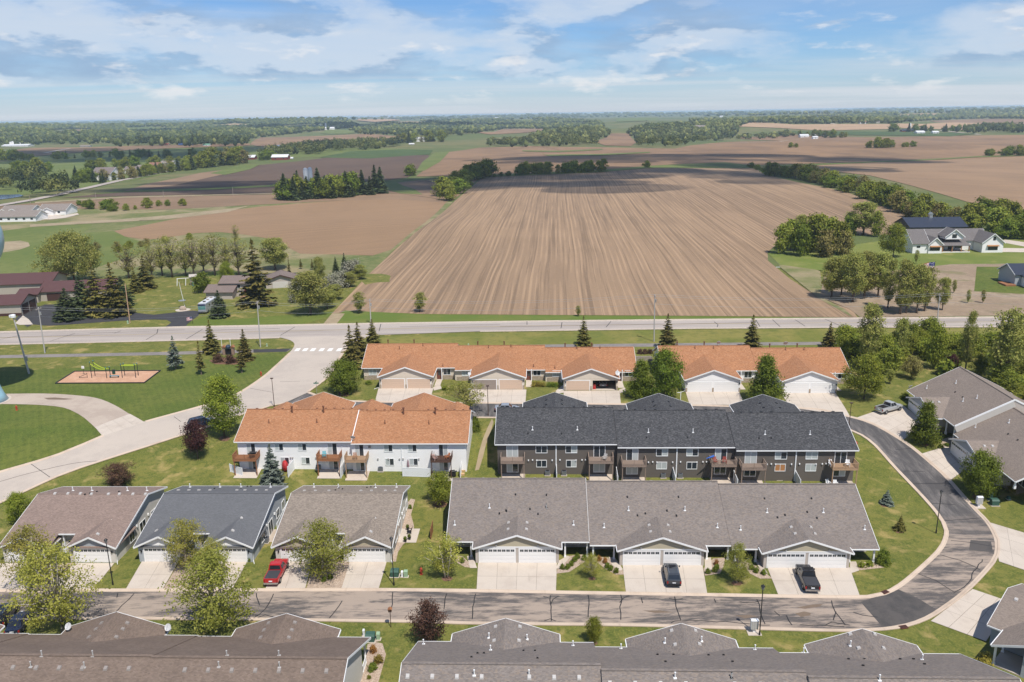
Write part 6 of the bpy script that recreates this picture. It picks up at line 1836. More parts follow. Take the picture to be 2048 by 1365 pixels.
hedge([(1970, 312), (2060, 312)], 12, (7, 13), 'tree in the hedge at the right edge of the upland', 'hedge at the upland edge', seed=19, jit=6)
hedge([(1590, 272), (1620, 273), (1660, 276), (1705, 276)], 14, (10, 20), 'tree round the white upland farm', 'trees round the upland farm', ('hedge1', 'hedge2', 'hedge3', 'farspruce'), 16, 1, 20)
hedge([(1780, 264), (1810, 264), (1850, 262), (1900, 264)], 14, (12, 22), 'dark tree round the farm with the silo', 'trees round the silo farm', ('farspruce', 'hedge3'), 18, 1, 21)
hedge([(1288, 336), (1292, 336)], 1, (7, 8), 'lone bush on the field margin above the ploughed field', None, ('hedge3',), 1, 1, 23)
# trees of the golf course and the road at left
hedge([(0, 352), (40, 350), (95, 340)], 10, (9, 16), 'tree on the far side of the golf course', 'golf course trees', jit=22, seed=26)
hedge([(0, 322), (40, 320)], 8, (12, 18), 'tree in the clump left of the golf course', 'clump left of the golf course', jit=14, seed=27)
hedge([(165, 360), (180, 366), (195, 368)], 9, (8, 16), 'dark tree beside the large grey-roofed lodge', 'trees by the lodge', ('farspruce', 'hedge3'), 8, 1, 28)
hedge([(225, 362), (290, 352), (350, 345), (380, 340)], 24, (7, 14), 'tree between the roadside houses at left', 'trees between the roadside houses', ('hedge1', 'farspruce', 'hedge2', 'hedge4'), 9, 1, 29)
hedge([(200, 340), (250, 335), (300, 332), (345, 330)], 14, (8, 14), 'tree behind the roadside houses at left', 'trees behind the roadside houses', jit=14, seed=30)
hedge([(375, 340), (400, 336), (440, 332), (480, 326)], 20, (12, 24), 'tall tree in the grove left of the red barns', 'grove left of the red barns', ('farspruce', 'hedge2', 'hedge4', 'hedge1'), 14, 1, 31)
hedge([(90, 322), (160, 316), (240, 314), (330, 316), (360, 312)], 22, (8, 15), 'isolated tree on the golf course', 'isolated golf course trees', ('hedge3', 'farspruce', 'hedge2'), 26, 1, 32)
hedge([(520, 322), (540, 318)], 3, (10, 14), 'round tree between the red barns', 'trees between the red barns', ('hedge3',), 6, 1, 33)
hedge([(790, 287), (840, 284), (880, 284)], 20, (12, 24), 'tall tree near the white house on the plain', 'trees near the white house', ('farspruce', 'hedge2', 'hedge4'), 22, 1, 35)
# woods far away
CLEAR = [[(560, 254), (610, 251), (660, 253), (640, 261), (570, 262)], [(90, 264), (150, 260), (190, 262), (180, 268), (110, 270)], [(770, 247), (820, 244), (870, 246), (850, 251), (790, 252)], [(1000, 243), (1050, 240), (1090, 243), (1050, 247)], [(1320, 248), (1370, 245), (1410, 247), (1380, 252), (1330, 253)], [(1590, 238), (1650, 235), (1700, 237), (1660, 242), (1600, 242)], [(1790, 231), (1860, 228), (1920, 229), (1880, 234), (1800, 235)], [(250, 258), (300, 255), (340, 257), (320, 263), (260, 264)], [(420, 252), (470, 248), (510, 250), (490, 255), (430, 256)], [(900, 254), (960, 250), (1000, 253), (950, 258)], [(1110, 250), (1160, 247), (1195, 250), (1150, 254)]]
for c_, m_ in zip(CLEAR, (GREENF, F_UP, F_GLD, GREENF, GREENF, F_GLD, F_GLD, GREENF, F_GLD, F_UP, GREEND)):
 px_drape('clearing_field', c_, .14, m_, far=True)
NOI = np.random.default_rng(8)
def ico(sub):
 bm = bmesh.new(); bmesh.ops.create_icosphere(bm, subdivisions=sub, radius=1.0)
 v = np.array([x.co[:] for x in bm.verts]); f = np.array([[q.index for q in x.verts] for x in bm.faces]); bm.free()
 return v, f
ICO = {1: ico(1), 2: ico(2)}
def in_poly(x, y, poly):
 ins = np.zeros(x.shape, bool); n = len(poly)
 for i in range(n):
  x0, y0 = poly[i]; x1, y1 = poly[(i + 1) % n]
  c = ((y0 > y) != (y1 > y)) & (x < (x1 - x0) * (y - y0) / (y1 - y0 + 1e-9) + x0)
  ins ^= c
 return ins
W_LEAF = []
for nm_, d_, l_ in (('wood_green', (.050, .072, .019), (.135, .152, .040)), ('wood_yellow', (.095, .112, .026), (.215, .215, .062)), ('wood_dark', (.026, .042, .018), (.066, .084, .034))):
 t = NT(nm_)
 n1 = t.noise(t.coord('Object'), .16, 4, .7); n2 = t.noise(t.coord('Object'), .006, 4, .6); n3 = t.noise(t.coord('Object'), .6, 3, .7)
 c_ = t.mix(t.ramp(n1, .3, .7), d_, l_)
 c_ = t.mix(t.ramp(n2, .42, .6, 0, .7), c_, mul(d_, .8))
 c_ = t.mix(t.ramp(n3, .45, .7, 0, .6), c_, mul(d_, .6))
 geo = t.n('ShaderNodeNewGeometry'); ri = geo.outputs['Random Per Island']
 c_ = t.mix(t.ramp(ri, .5, 1, 0, .75, False), c_, mul(l_, 1.25)); c_ = t.mix(t.ramp(ri, .25, 0, 0, .6, False), c_, mul(d_, .8))
 t.col(c_).rough(.9)
 t.bump(n3, 1.0, 1.2)
 W_LEAF.append(t.mat)
def wood(name, label, poly, dens=1.0, hm=(9, 15), wpick=(.62, .3, .08), seed=1, minpx=5.0):
 r = np.random.default_rng(seed)
 xs = [p[0] for p in poly]; ys = [p[1] for p in poly]
 PX = []; PY = []
 y = min(ys)
 while y < max(ys):
  d = max(2.0, y - (228 + (1024 - np.mean(xs)) * .016))
  w = max(minpx, 10.0 * d / 52.0)
  x = min(xs) + r.uniform(0, w)
  while x < max(xs):
   PX.append(x + r.normal(0, w * .5)); PY.append(y + r.normal(0, w * .3)); x += w * .62 / dens
  y += w * .26 / dens
 PX = np.array(PX); PY = np.array(PY)
 k = in_poly(PX, PY, poly)
 for c_ in CLEAR: k &= ~in_poly(PX, PY + 1.5, c_)
 PX, PY = PX[k], PY[k]
 gx, gy, gz, ok = gN(PX, PY)
 gx, gy, gz = gx[ok], gy[ok], gz[ok]
 fx = FPX / (gy * cT + CZ * sT)
 wid = np.maximum(minpx / fx * r.uniform(.7, 1.5, len(gx)), r.uniform(6, 15, len(gx)))
 hh = np.maximum(r.uniform(hm[0], hm[1], len(gx)), wid * .55)
 hh = np.minimum(hh, 22)
 V = []; Fc = []; MI = []; b = 0
 for i in range(len(gx)):
  if wid[i] * fx[i] > 8.5:      # near enough to show leaf clumps
   nq = int(min(420, 90 + wid[i] * fx[i] * 9)); dn = r.normal(size=(nq, 3)); dn[:, 2] = np.abs(dn[:, 2]) * .9 - .25
   dn /= np.linalg.norm(dn, axis=1)[:, None]
   lob = 1 + .22 * np.sin(dn[:, 0] * 5 + i) * np.cos(dn[:, 1] * 4 + 2 * i) + .12 * np.sin(dn[:, 2] * 7 + i)
   P_ = dn * (r.uniform(.35, 1, nq) ** .5 * lob)[:, None] * np.array([wid[i] * .56, wid[i] * .56, hh[i] * .52])
   nn = dn + r.normal(0, .55, (nq, 3)); nn /= np.linalg.norm(nn, axis=1)[:, None]
   a_ = np.cross(nn, r.normal(size=(nq, 3))); a_ /= np.linalg.norm(a_, axis=1)[:, None]; b_ = np.cross(nn, a_)
   s_ = (wid[i] * 2.3 / np.sqrt(nq) * r.uniform(.5, 1.1, nq) * .5)[:, None]
   q = np.stack([P_ - a_ * s_ - b_ * s_ * .7, P_ + a_ * s_ - b_ * s_ * .7, P_ + a_ * s_ + b_ * s_ * .7, P_ - a_ * s_ + b_ * s_ * .7], 1).reshape(-1, 3)
   k4 = np.arange(nq)[:, None] * 4
   f = np.concatenate([k4 + np.array([[0, 1, 2]]), k4 + np.array([[0, 2, 3]])])
   V.append(q + np.array([gx[i], gy[i], gz[i] + hh[i] * .5])); Fc.append(f + b); b += len(q)
   MI.append(np.full(len(f), r.choice(3, p=wpick)))
   continue
  v, f = ICO[1]
  q = v * np.array([wid[i] * .62, wid[i] * .62, hh[i] * .52]) * (1 + r.normal(0, .13, (len(v), 1)))
  V.append(q + np.array([gx[i], gy[i], gz[i] + hh[i] * .48])); Fc.append(f + b); b += len(v)
  MI.append(np.full(len(f), r.choice(3, p=wpick)))
 if not V: return
 V = np.concatenate(V).astype(np.float32); Fc = np.concatenate(Fc).astype(np.int32); MI = np.concatenate(MI).astype(np.int32)
 me = bpy.data.meshes.new(name)
 me.vertices.add(len(V)); me.vertices.foreach_set('co', V.ravel())
 me.loops.add(Fc.size); me.loops.foreach_set('vertex_index', Fc.ravel())
 me.polygons.add(len(Fc)); me.polygons.foreach_set('loop_start', np.arange(0, Fc.size, 3, dtype=np.int32)); me.polygons.foreach_set('loop_total', np.full(len(Fc), 3, np.int32))
 for m_ in W_LEAF: me.materials.append(m_)
 me.polygons.foreach_set('material_index', MI)
 me.polygons.foreach_set('use_smooth', np.ones(len(Fc), bool))
 me.update(calc_edges=True)
 o = link(bpy.data.objects.new(name, me))
 return tag(o, label, 'woodland', kind='stuff')
wood('woodland', 'wooded hills along the left horizon', [(-40, 253), (200, 248), (420, 243), (600, 241), (700, 243), (720, 255), (640, 262), (560, 272), (500, 280), (480, 286), (250, 288), (100, 290), (-40, 294)], 1.0, (10, 16), (.75, .15, .1), 1)
wood('woodland', 'dark tree belt above the golf course', [(222, 283), (300, 280), (480, 284), (498, 287), (490, 294), (330, 294), (222, 295)], 1.1, (12, 18), (.5, .1, .4), 2)
wood('woodland', 'bushy wood behind the red barns and green field', [(540, 306), (600, 296), (680, 288), (790, 284), (802, 292), (760, 299), (690, 303), (640, 310), (560, 313)], 1.1, (9, 15), (.5, .4, .1), 3)
wood('woodland', 'wood in the middle distance left of centre', [(700, 262), (760, 250), (860, 242), (1000, 236), (1120, 238), (1200, 246), (1210, 256), (1100, 259), (1010, 258), (940, 270), (880, 276), (800, 272), (720, 270)], 1.0, (10, 15), (.6, .2, .2), 4)
wood('woodland', 'light green wood on the centre upland edge', [(960, 292), (1000, 286), (1050, 284), (1080, 270), (1130, 260), (1190, 258), (1218, 264), (1215, 276), (1190, 284), (1195, 292), (1100, 294), (1000, 296)], 1.1, (10, 16), (.5, .45, .05), 5)
wood('woodland', 'large wood right of centre around the white manor', [(1252, 268), (1290, 254), (1380, 243), (1480, 238), (1560, 240), (1480, 250), (1475, 268), (1460, 280), (1360, 291), (1350, 297), (1260, 296), (1275, 285)], 1.1, (10, 16), (.55, .4, .05), 6)
wood('woodland', 'wooded ridge along the right horizon', [(1540, 236), (1700, 230), (2080, 221), (2080, 238), (1950, 238), (1850, 242), (1780, 248), (1680, 248), (1600, 249), (1500, 246)], 1.0, (10, 16), (.7, .25, .05), 7)
wood('woodland', 'hedge belt above the upland field at right', [(1470, 276), (1580, 268), (1590, 274), (1480, 284)], 1.1, (8, 13), (.6, .35, .05), 8)
wood('woodland', 'low wood right of the silo farm', [(1930, 262), (1960, 252), (2080, 256), (2080, 266), (1940, 268)], 1.0, (10, 15), (.6, .3, .1), 9)
wood('woodland', 'dark belt of trees along the road by the pond', [(35, 396), (70, 384), (120, 374), (165, 372), (168, 384), (110, 394), (60, 402)], 1.0, (9, 15), (.4, .15, .45), 21)
wood('woodland', 'dark wood behind the pond at left', [(-40, 372), (20, 358), (80, 352), (122, 352), (120, 364), (60, 376), (0, 386), (-40, 390)], 1.0, (10, 17), (.5, .15, .35), 22)
wood('woodland', 'belt of trees right of the silo farm', [(1905, 262), (1980, 258), (2080, 258), (2080, 266), (1960, 268), (1910, 269)], 1.0, (12, 18), (.6, .25, .15), 23)
wood('woodland', 'belt of trees behind the red barns', [(505, 312), (560, 304), (610, 301), (645, 300), (640, 305), (580, 311), (520, 316)], 1.0, (9, 16), (.5, .4, .1), 24)
wood('woodland', 'distant blue woods on the horizon', [(-40, 249), (600, 237), (1000, 229), (1500, 222), (2080, 214), (2080, 221), (1500, 232), (1000, 238), (600, 243), (-40, 256)], .7, (12, 18), (.7, .2, .1), 10, 6)
# ================================================================== vehicles
def m_paint(name, c, rough=.25, metal=0.0):
 t = NT(name); n = t.noise(t.coord('Object'), 2.0, 3)
 t.col(t.mix(n, mul(c, .93), mul(c, 1.05))).rough(rough)
 t.b.inputs['Metallic'].default_value = metal
 t.b.inputs['Specular IOR Level'].default_value = .5
 t.b.inputs['Coat Weight'].default_value = .4
 t.b.inputs['Coat Roughness'].default_value = .08
 return t.mat
TYRE = m_plain('tyre_rubber', (.02, .02, .021), .9); RIM = m_plain('wheel_rim', (.45, .46, .47), .3, .05, 4, .8)
CHROME = m_plain('chrome', (.55, .56, .57), .2, .05, 4, .9); TAIL = m_plain('tail_lamp', (.30, .015, .012), .25); HEAD = m_plain('head_lamp', (.65, .67, .68), .15)
CARGL = m_glass('car_glass', (.012, .014, .018), .04); TONN = m_plain('tonneau_cover', (.05, .05, .055), .6, .1); PLATE = m_plain('number_plate', (.7, .72, .75), .5)
def ring(x, zb, zt, hw, sh=.16):
 return [(x, -hw * .93, zb), (x, hw * .93, zb), (x, hw, zb + sh), (x, hw, zt - sh), (x, hw * .93, zt), (x, -hw * .93, zt), (x, -hw, zt - sh), (x, -hw, zb + sh)]
def hull(mb, secs):
 n = 8; vs = []
 for s_ in secs: vs += ring(*s_)
 fs = [(i * n + k, i * n + (k + 1) % n, (i + 1) * n + (k + 1) % n, (i + 1) * n + k) for i in range(len(secs) - 1) for k in range(n)]
 fs += [tuple(range(n - 1, -1, -1)), tuple((len(secs) - 1) * n + k for k in range(n))]
 mb.add(vs, fs)
def vehicle(name, label, cat, kind, paint, rear, front, cover=None):
 pr, pf = g(*rear), g(*front)
 d = Vector((pf.x - pr.x, pf.y - pr.y, 0)); L = {'pickup': 5.85, 'suv': 5.0, 'sedan': 4.75}[kind]
 d.normalize()
 c = pr + d * L / 2
 c.z = H(c.x, c.y) + .06
 e = empty(name, c, math.atan2(d.y, d.x), label, cat)
 hl = L / 2; hw = {'pickup': 1.0, 'suv': .98, 'sedan': .91}[kind]
 zb = {'pickup': .45, 'suv': .36, 'sedan': .28}[kind]; bt = {'pickup': 1.15, 'suv': 1.08, 'sedan': .92}[kind]; top = {'pickup': 1.92, 'suv': 1.76, 'sedan': 1.45}[kind]
 wr = {'pickup': .41, 'suv': .38, 'sedan': .33}[kind]
 mb = MB()
 if kind == 'pickup':
  secs = [(-hl + .08, zb + .12, bt, hw * .95), (-hl + .2, zb + .05, bt + .03, hw), (-.5, zb, bt + .02, hw), (1.15, zb, bt, hw), (1.3, zb, bt, hw * .98), (2.3, zb + .02, bt - .03, hw * .97), (hl - .2, zb + .06, bt - .12, hw * .93), (hl - .03, zb + .12, bt - .25, hw * .85)]
  cab = (-.62, 1.30, -.50, .60, .76)
 elif kind == 'suv':
  secs = [(-hl + .04, zb + .12, bt, hw * .93), (-hl + .18, zb + .05, bt + .02, hw), (-.5, zb, bt + .01, hw), (.9, zb, bt, hw), (1.2, zb, bt, hw * .98), (hl - .5, zb + .02, bt - .1, hw * .95), (hl - .15, zb + .06, bt - .2, hw * .9), (hl - .02, zb + .14, bt - .32, hw * .82)]
  cab = (-hl + .12, 1.15, -hl + .5, .45, .76)
 else:
  secs = [(-hl + .04, zb + .15, bt - .05, hw * .9), (-hl + .2, zb + .05, bt, hw * .97), (-.5, zb, bt, hw), (.8, zb, bt, hw), (1.0, zb, bt, hw * .98), (hl - .5, zb + .02, bt - .12, hw * .95), (hl - .03, zb + .14, bt - .32, hw * .82)]
  cab = (-1.75, 1.05, -1.05, .35, .68)
 hull(mb, secs)
 body = mb.build('body', paint, e, smooth=False)
 bx0, bx1, tx0, tx1, thw = cab
 z0 = bt - .02; bw = hw * .94
 B_ = [Vector((bx0, -bw, z0)), Vector((bx1, -bw, z0)), Vector((bx1, bw, z0)), Vector((bx0, bw, z0))]
 T_ = [Vector((tx0, -thw, top)), Vector((tx1, -thw, top)), Vector((tx1, thw, top)), Vector((tx0, thw, top))]
 mb = MB(); mid = (T_[0] + T_[2]) / 2 + Vector((0, 0, .05))
 mb.add(B_ + T_, [(0, 1, 5, 4), (1, 2, 6, 5), (2, 3, 7, 6), (3, 0, 4, 7), (4, 5, 6, 7)])
 vs = [T_[0], T_[1], T_[2], T_[3]]
 ins = [mid + (v - mid) * .8 for v in vs]
 for v in ins: v.z = top + .05
 mb.add([v + Vector((0, 0, .001)) for v in vs] + ins, [(0, 1, 5, 4), (1, 2, 6, 5), (2, 3, 7, 6), (3, 0, 4, 7), (4, 5, 6, 7)])
 cabo = mb.build('cabin', paint, e)
 def glass(a, b, c_, d_, u0, u1, v0, v1, nm='window'):
  P = lambda u, v: (a * (1 - u) + b * u) * (1 - v) + (d_ * (1 - u) + c_ * u) * v
  nrm = (b - a).cross(d_ - a).normalized() * .012
  q = MB(); q.poly(P(u0, v0) + nrm, P(u1, v0) + nrm, P(u1, v1) + nrm, P(u0, v1) + nrm); q.build(nm, CARGL, cabo)
 for (a, b, c_, d_) in ((B_[0], B_[1], T_[1], T_[0]), (B_[2], B_[3], T_[3], T_[2])):
  for u0, u1 in ((.06, .47), (.52, .93)) if kind != 'suv' else ((.05, .32), (.36, .62), (.66, .94)):
   glass(a, b, c_, d_, u0, u1, .14, .88, 'side_window')
 glass(B_[1], B_[2], T_[2], T_[1], .06, .94, .08, .93, 'windscreen'); glass(B_[3], B_[0], T_[0], T_[3], .08, .92, .2, .9, 'rear_window')
 if kind == 'suv':
  q = MB(); q.poly((-.6, -.45, top + .055), (.35, -.45, top + .055), (.35, .45, top + .055), (-.6, .45, top + .055)); q.build('sunroof', CARGL, cabo)
  for s_ in (-1, 1):
   q = MB(); q.box(tx0 + .2, tx1 - .1, s_ * .62 - .025, s_ * .62 + .025, top + .055, top + .11); q.build('roof_rail', CHROME, cabo)
 if kind == 'pickup':
  q = MB()
  if cover == 'open':
   q.box(-hl + .25, -.72, -.78, .78, bt + .022, bt + .035); q.build('bed_floor', DARK, e)
   q = MB(); q.box(-hl + .2, -.68, -hw * .95, -hw * .8, bt + .02, bt + .12); q.box(-hl + .2, -.68, hw * .8, hw * .95, bt + .02, bt + .12); q.box(-hl + .1, -hl + .2, -hw * .93, hw * .93, bt + .0, bt + .12); q.build('bed_rail', paint, e)
  else:
   q.box(-hl + .18, -.68, -hw * .86, hw * .86, bt + .035, bt + .075); q.build('bed_cover', TONN, e)
   q = MB(); q.box(-hl + .16, -.66, -hw * .96, -hw * .87, bt + .02, bt + .07); q.box(-hl + .16, -.66, hw * .87, hw * .96, bt + .02, bt + .07); q.box(-hl + .09, -hl + .17, -hw * .9, hw * .9, bt, bt + .075); q.build('bed_rail', paint, e)
 q = MB(); q.box(-hl - .06, -hl + .1, -hw * .92, hw * .92, zb + .02, zb + .24); q.build('bumper', CHROME if kind == 'pickup' else BLACK, e)
 q = MB(); q.box(hl - .12, hl + .04, -hw * .8, hw * .8, zb + .06, zb + .24); q.build('bumper', CHROME if kind == 'pickup' else BLACK, e)
 q = MB(); q.box(-hl + .0, -hl + .075, -.22, .22, zb + .36, zb + .48); q.build('number_plate', PLATE, e)
 for s_ in (-1, 1):
  q = MB(); q.box(-hl + .03, -hl + .16, s_ * hw * .86 - .09, s_ * hw * .86 + .09, bt - .42, bt - .08); q.build('tail_lamp', TAIL, e)
  q = MB(); q.box(hl - .26, hl - .02, s_ * hw * .72 - .12, s_ * hw * .72 + .12, bt - .44, bt - .28); q.build('head_lamp', HEAD, e)
  q = MB(); q.box(bx1 - .25, bx1 - .08, s_ * (hw + .10) - .09, s_ * (hw + .10) + .09, bt + .05, bt + .22); q.build('wing_mirror', paint, e)
  for x_ in (hl - .95, -hl + 1.1):
   tm = MB()
   prof = [(wr * .62, -.12), (wr * .95, -.12), (wr, -.08), (wr, .08), (wr * .95, .12), (wr * .62, .12)]
   n = 16; vs = []
   for r_, o_ in prof:
    for k in range(n):
     a_ = 2 * math.pi * k / n; vs.append((x_ + r_ * math.cos(a_), s_ * (hw - .08) + o_, wr + r_ * math.sin(a_)))
   tm.add(vs, [(i * n + k, i * n + (k + 1) % n, (i + 1) * n + (k + 1) % n, (i + 1) * n + k) for i in range(5) for k in range(n)])
   wh = tm.build('wheel', TYRE, e)
   rm = MB(); vs = [(x_, s_ * (hw + .03), wr)] + [(x_ + wr * .64 * math.cos(2 * math.pi * k / n), s_ * (hw + .015 - (.0 if k % 2 else .02)), wr + wr * .64 * math.sin(2 * math.pi * k / n)) for k in range(n)]
   rm.add(vs, [(0, 1 + k, 1 + (k + 1) % n) for k in range(n)]); rm.build('rim', RIM, wh)
 return e
vehicle('pickup_truck', 'red pickup with grey bed cover on the driveway by the taupe duplex', 'pickup', 'pickup', m_paint('red_paint', (.42, .012, .014)), (542, 1176), (567, 1128))
vehicle('parked_suv', 'dark grey SUV on the middle driveway of the grey row', 'suv', 'suv', m_paint('charcoal_paint', (.045, .05, .058)), (1348, 1178), (1337, 1128))
vehicle('pickup_truck', 'black pickup on the right driveway of the grey row', 'pickup', 'pickup', m_paint('black_paint', (.014, .014, .017)), (1625, 1190), (1602, 1139))
vehicle('pickup_truck', 'silver pickup with open bed on the right-hand driveway', 'pickup', 'pickup', m_paint('silver_paint', (.46, .47, .47), .3, .3), (1756, 829), (1806, 815), 'open')
vehicle('parked_car', 'silver sedan on the loop road behind the charcoal roof', 'car', 'sedan', m_paint('silver_blue_paint', (.33, .36, .40), .3, .3), (990, 823), (1030, 823))
vehicle('parked_suv', 'dark blue SUV on the collector road behind the purple tree', 'suv', 'suv', m_paint('navy_paint', (.018, .028, .055)), (378, 860), (420, 848))
vehicle('parked_suv', 'black SUV at the left edge beside the big birch', 'suv', 'suv', m_paint('ink_paint', (.014, .016, .02)), (-6, 1262), (14, 1234))
vehicle('parked_car', 'dark navy car half hidden by the big birch at bottom left', 'car', 'sedan', m_paint('midnight_paint', (.014, .02, .042)), (25, 1276), (48, 1244))
q_ = D1.wor(sum(blkD[2]['g']) / 2 + 2.78, blkD[2]['dy'] + 1.2)
car_in = vehicle('parked_car', 'grey car inside the open garage of the cream row', 'car', 'sedan', m_paint('grey_paint', (.16, .17, .19)), (1213, 778), (1212, 770))
car_in.location = (q_.x, q_.y + 2.2, .08)
mb = MB(); cq = D1.wor(sum(blkD[2]['g']) / 2 + .75, blkD[2]['dy'] + .9)
cab_ = empty('tool_cabinet', (cq.x, cq.y, .06), A0, 'red tool cabinet inside the open garage', 'cabinet')
mb.box(-.3, .3, -.25, .25, 0, 1.1); mb.build('carcass', m_paint('cabinet_red', (.42, .02, .02)), cab_)
for k in range(4):
 mb = MB(); mb.box(-.27, .27, -.275, -.252, .08 + k * .25, .29 + k * .25); mb.build('drawer', m_paint('drawer_red', (.5, .03, .03)), cab_)
# motorhome
p0, p1 = g(405, 629), g(440, 607); d = (p1 - p0); d.z = 0; d.normalize()
rv = empty('motorhome', p0 + d * 5, math.atan2(-d.y, -d.x), 'motorhome with white roof and navy front on the yard drive', 'motorhome')
mb = MB(); hull(mb, [(-5, .5, 3.2, 1.22, .1), (4.4, .5, 3.2, 1.22, .1), (4.9, .5, 3.1, 1.2, .15), (5.0, .6, 2.9, 1.15, .15)]); mb.build('body', m_paint('rv_silver', (.30, .32, .36)), rv)
mb = MB(); mb.box(-4.95, 4.6, -1.1, 1.1, 3.203, 3.25); mb.build('roof_panel', m_paint('rv_roof', (.74, .73, .72)), rv)
mb = MB(); mb.box(4.9, 5.03, -1.15, 1.15, 2.5, 3.05); mb.build('front_cap', m_paint('rv_navy', (.02, .03, .08)), rv)
mb = MB(); mb.poly((5.035, -1.08, 1.45), (5.035, 1.08, 1.45), (5.035, 1.08, 2.48), (5.035, -1.08, 2.48)); mb.build('windscreen', m_glass('rv_glass', (.06, .16, .15), .08), rv)
mb = MB(); mb.box(5.0, 5.06, -1.1, 1.1, .55, .9); mb.build('bumper', CHROME, rv)
for x_ in (-3.4, -.6, 2.2):
 mb = MB(); mb.box(x_, x_ + .7, -.35, .35, 3.26, 3.5); mb.build('roof_unit', VENTG if x_ < 2 else BLACK, rv)
for s_ in (-1, 1):
 for x_ in (3.2, -2.6):
  mb = MB(); mb.tube([(x_, s_ * 1.05, .5), (x_, s_ * 1.26, .5)], .5, 14); mb.build('wheel', TYRE, rv)
 for x_ in (-3.5, -1, 1.4):
  mb = MB(); mb.box(x_, x_ + 1.2, s_ * 1.222 - .006, s_ * 1.222 + .006, 1.8, 2.5); mb.build('side_window', CARGL, rv)

# ================================================================== lamps, poles and street furniture
def lamp(px, py, top, label, style='lantern'):
 p = g(px, py); h = (py - top) / scale_at(p)[1]
 e = empty('street_lamp', p, 0, label, 'street lamp', 'street lamps')
 PM = BLACK if style == 'lantern' else m_brown
 mb = MB(); mb.tube([(0, 0, -.1), (0, 0, .5), (0, 0, .55), (0, 0, h - .55)], [.11, .11, .07, .055], 8); mb.build('post', PM, e)
 if style == 'lantern':
  mb = MB(); mb.lathe([(.09, 0), (.16, .05), (.22, .45), (.16, .47)], 8, (0, 0, h - .58)); mb.build('lantern', m_glass('lamp_glass', (.10, .10, .10), .3), e)
  mb = MB(); mb.lathe([(.26, 0), (.22, .06), (.06, .2), (.02, .28)], 8, (0, 0, h - .12)); mb.build('cap', BLACK, e)
 else:
  mb = MB(); mb.box(-.28, .28, -.2, .2, h - .56, h - .42); mb.build('fixture', PM, e)
 return e
m_brown = m_plain('bronze_pole', (.075, .045, .032), .5)
lamp(549, 815, 753, 'bronze street lamp on the corner island left of the white townhouse', 'box'); lamp(976.5, 832, 768, 'bronze street lamp right of the open-crowned tree', 'box')
lamp(1697, 865, 802, 'bronze street lamp at the right end of the charcoal row', 'box'); lamp(1872, 1067, 983, 'black lantern lamp inside the road bend at right')
lamp(1519, 1271, 1173, 'black lantern lamp beside the near mailbox cluster'); lamp(788, 1171, 1077, 'black lantern lamp between the taupe duplex and grey row'); lamp(226, 1170, 1080, 'black lantern lamp between the brown and slate duplexes')
INS = m_plain('insulator', (.45, .4, .38), .3)
TOPS = {}
def pole(key, px, py, tpx, top, label, arm=True, mat=None, r=.16, cat='utility pole'):
 p = g(px, py); h = (py - top) / scale_at(p)[1]
 e = empty('utility_pole', p, 0, label, cat, 'utility poles')
 tq = az(tpx, top, p.z + h); lean = Vector((max(-.5, min(.5, tq.x - p.x)), 0, 0)) * .6
 mb = MB(); mb.tube([(0, 0, -.3), lean + Vector((0, 0, h))], [r, r * .65], 8); mb.build('pole', mat or WOODP, e)
 if arm:
  mb = MB(); mb.box(lean.x - .06, lean.x + .06, -1.2, 1.2, h - .55, h - .42); mb.build('crossarm', WOODP, e)
  for y_ in (-1.1, -.4, 1.1):
   mb = MB(); mb.tube([(lean.x, y_, h - .42), (lean.x, y_, h - .2)], .05, 6); mb.build('insulator', INS, e)
  mb = MB(); mb.tube([(lean.x + .28, 0, h - 2.0), (lean.x + .28, 0, h - 1.2)], .2, 10); mb.build('transformer_can', GREYM, e)
 TOPS[key] = p + lean + Vector((0, 0, h))
 return e
m_gpole = m_plain('pale_pole', (.42, .40, .38), .7, .15)
pole('a', 90, 707, 77, 616, 'grey utility pole with transformer beside the trail at left', True, m_gpole); pole('b', 260, 647, 249, 569, 'bare wooden pole by the black yard drive', False, m_plain('new_pole', (.45, .29, .19), .8, .15))
pole('c', 521, 695, 514, 604, 'grey utility pole on the verge left of the crossing', True, m_gpole); pole('d', 742, 648, 739, 599, 'utility pole at the left corner of the ploughed field', True, m_gpole)
pole('e', 1308, 684, 1310, 591, 'tall utility pole behind the gap in the orange-roofed rows', True, m_gpole); pole('f', 1874, 650, 1880, 588, 'utility pole beside the poplar grove at right', True, m_gpole)
for k, (a, b, c) in enumerate([(61, 408, 392), (192, 400, 386), (327, 396, 381), (466, 392, 375)]):
 pole('s%d' % k, a, b, a, c, 'distant pole along the farm track', False, WOODP, .2)
def wire(name, pts, label, r=.022, sag=1.2):
 mb = MB(); line = []
 for a, b in zip(pts[:-1], pts[1:]):
  n = 14
  for i in range(n):
   t_ = i / n; q = a.lerp(b, t_); line.append(q - Vector((0, 0, sag * 4 * t_ * (1 - t_))))
 line.append(pts[-1]); mb.tube(line, r, 4)
 return tag(mb.build(name, m_wire, None, uv=False), label, 'power line', 'overhead wires along the highway')
m_wire = m_plain('wire', (.30, .31, .32), .5)
ends = [TOPS['a'] + Vector((-90, -1, 2)), TOPS['a'], TOPS['c'], TOPS['d'], TOPS['e'], TOPS['f'], TOPS['f'] + Vector((90, 0, 0))]
wire('overhead_wire', [p + Vector((0, -1.1, -.2)) for p in ends], 'upper overhead wire running along the highway'); wire('overhead_wire', [p + Vector((0, 1.1, -.2)) for p in ends], 'second overhead wire running along the highway'); wire('overhead_wire', [p + Vector((0, 0, -2.4)) for p in ends], 'lowest overhead wire running along the highway')
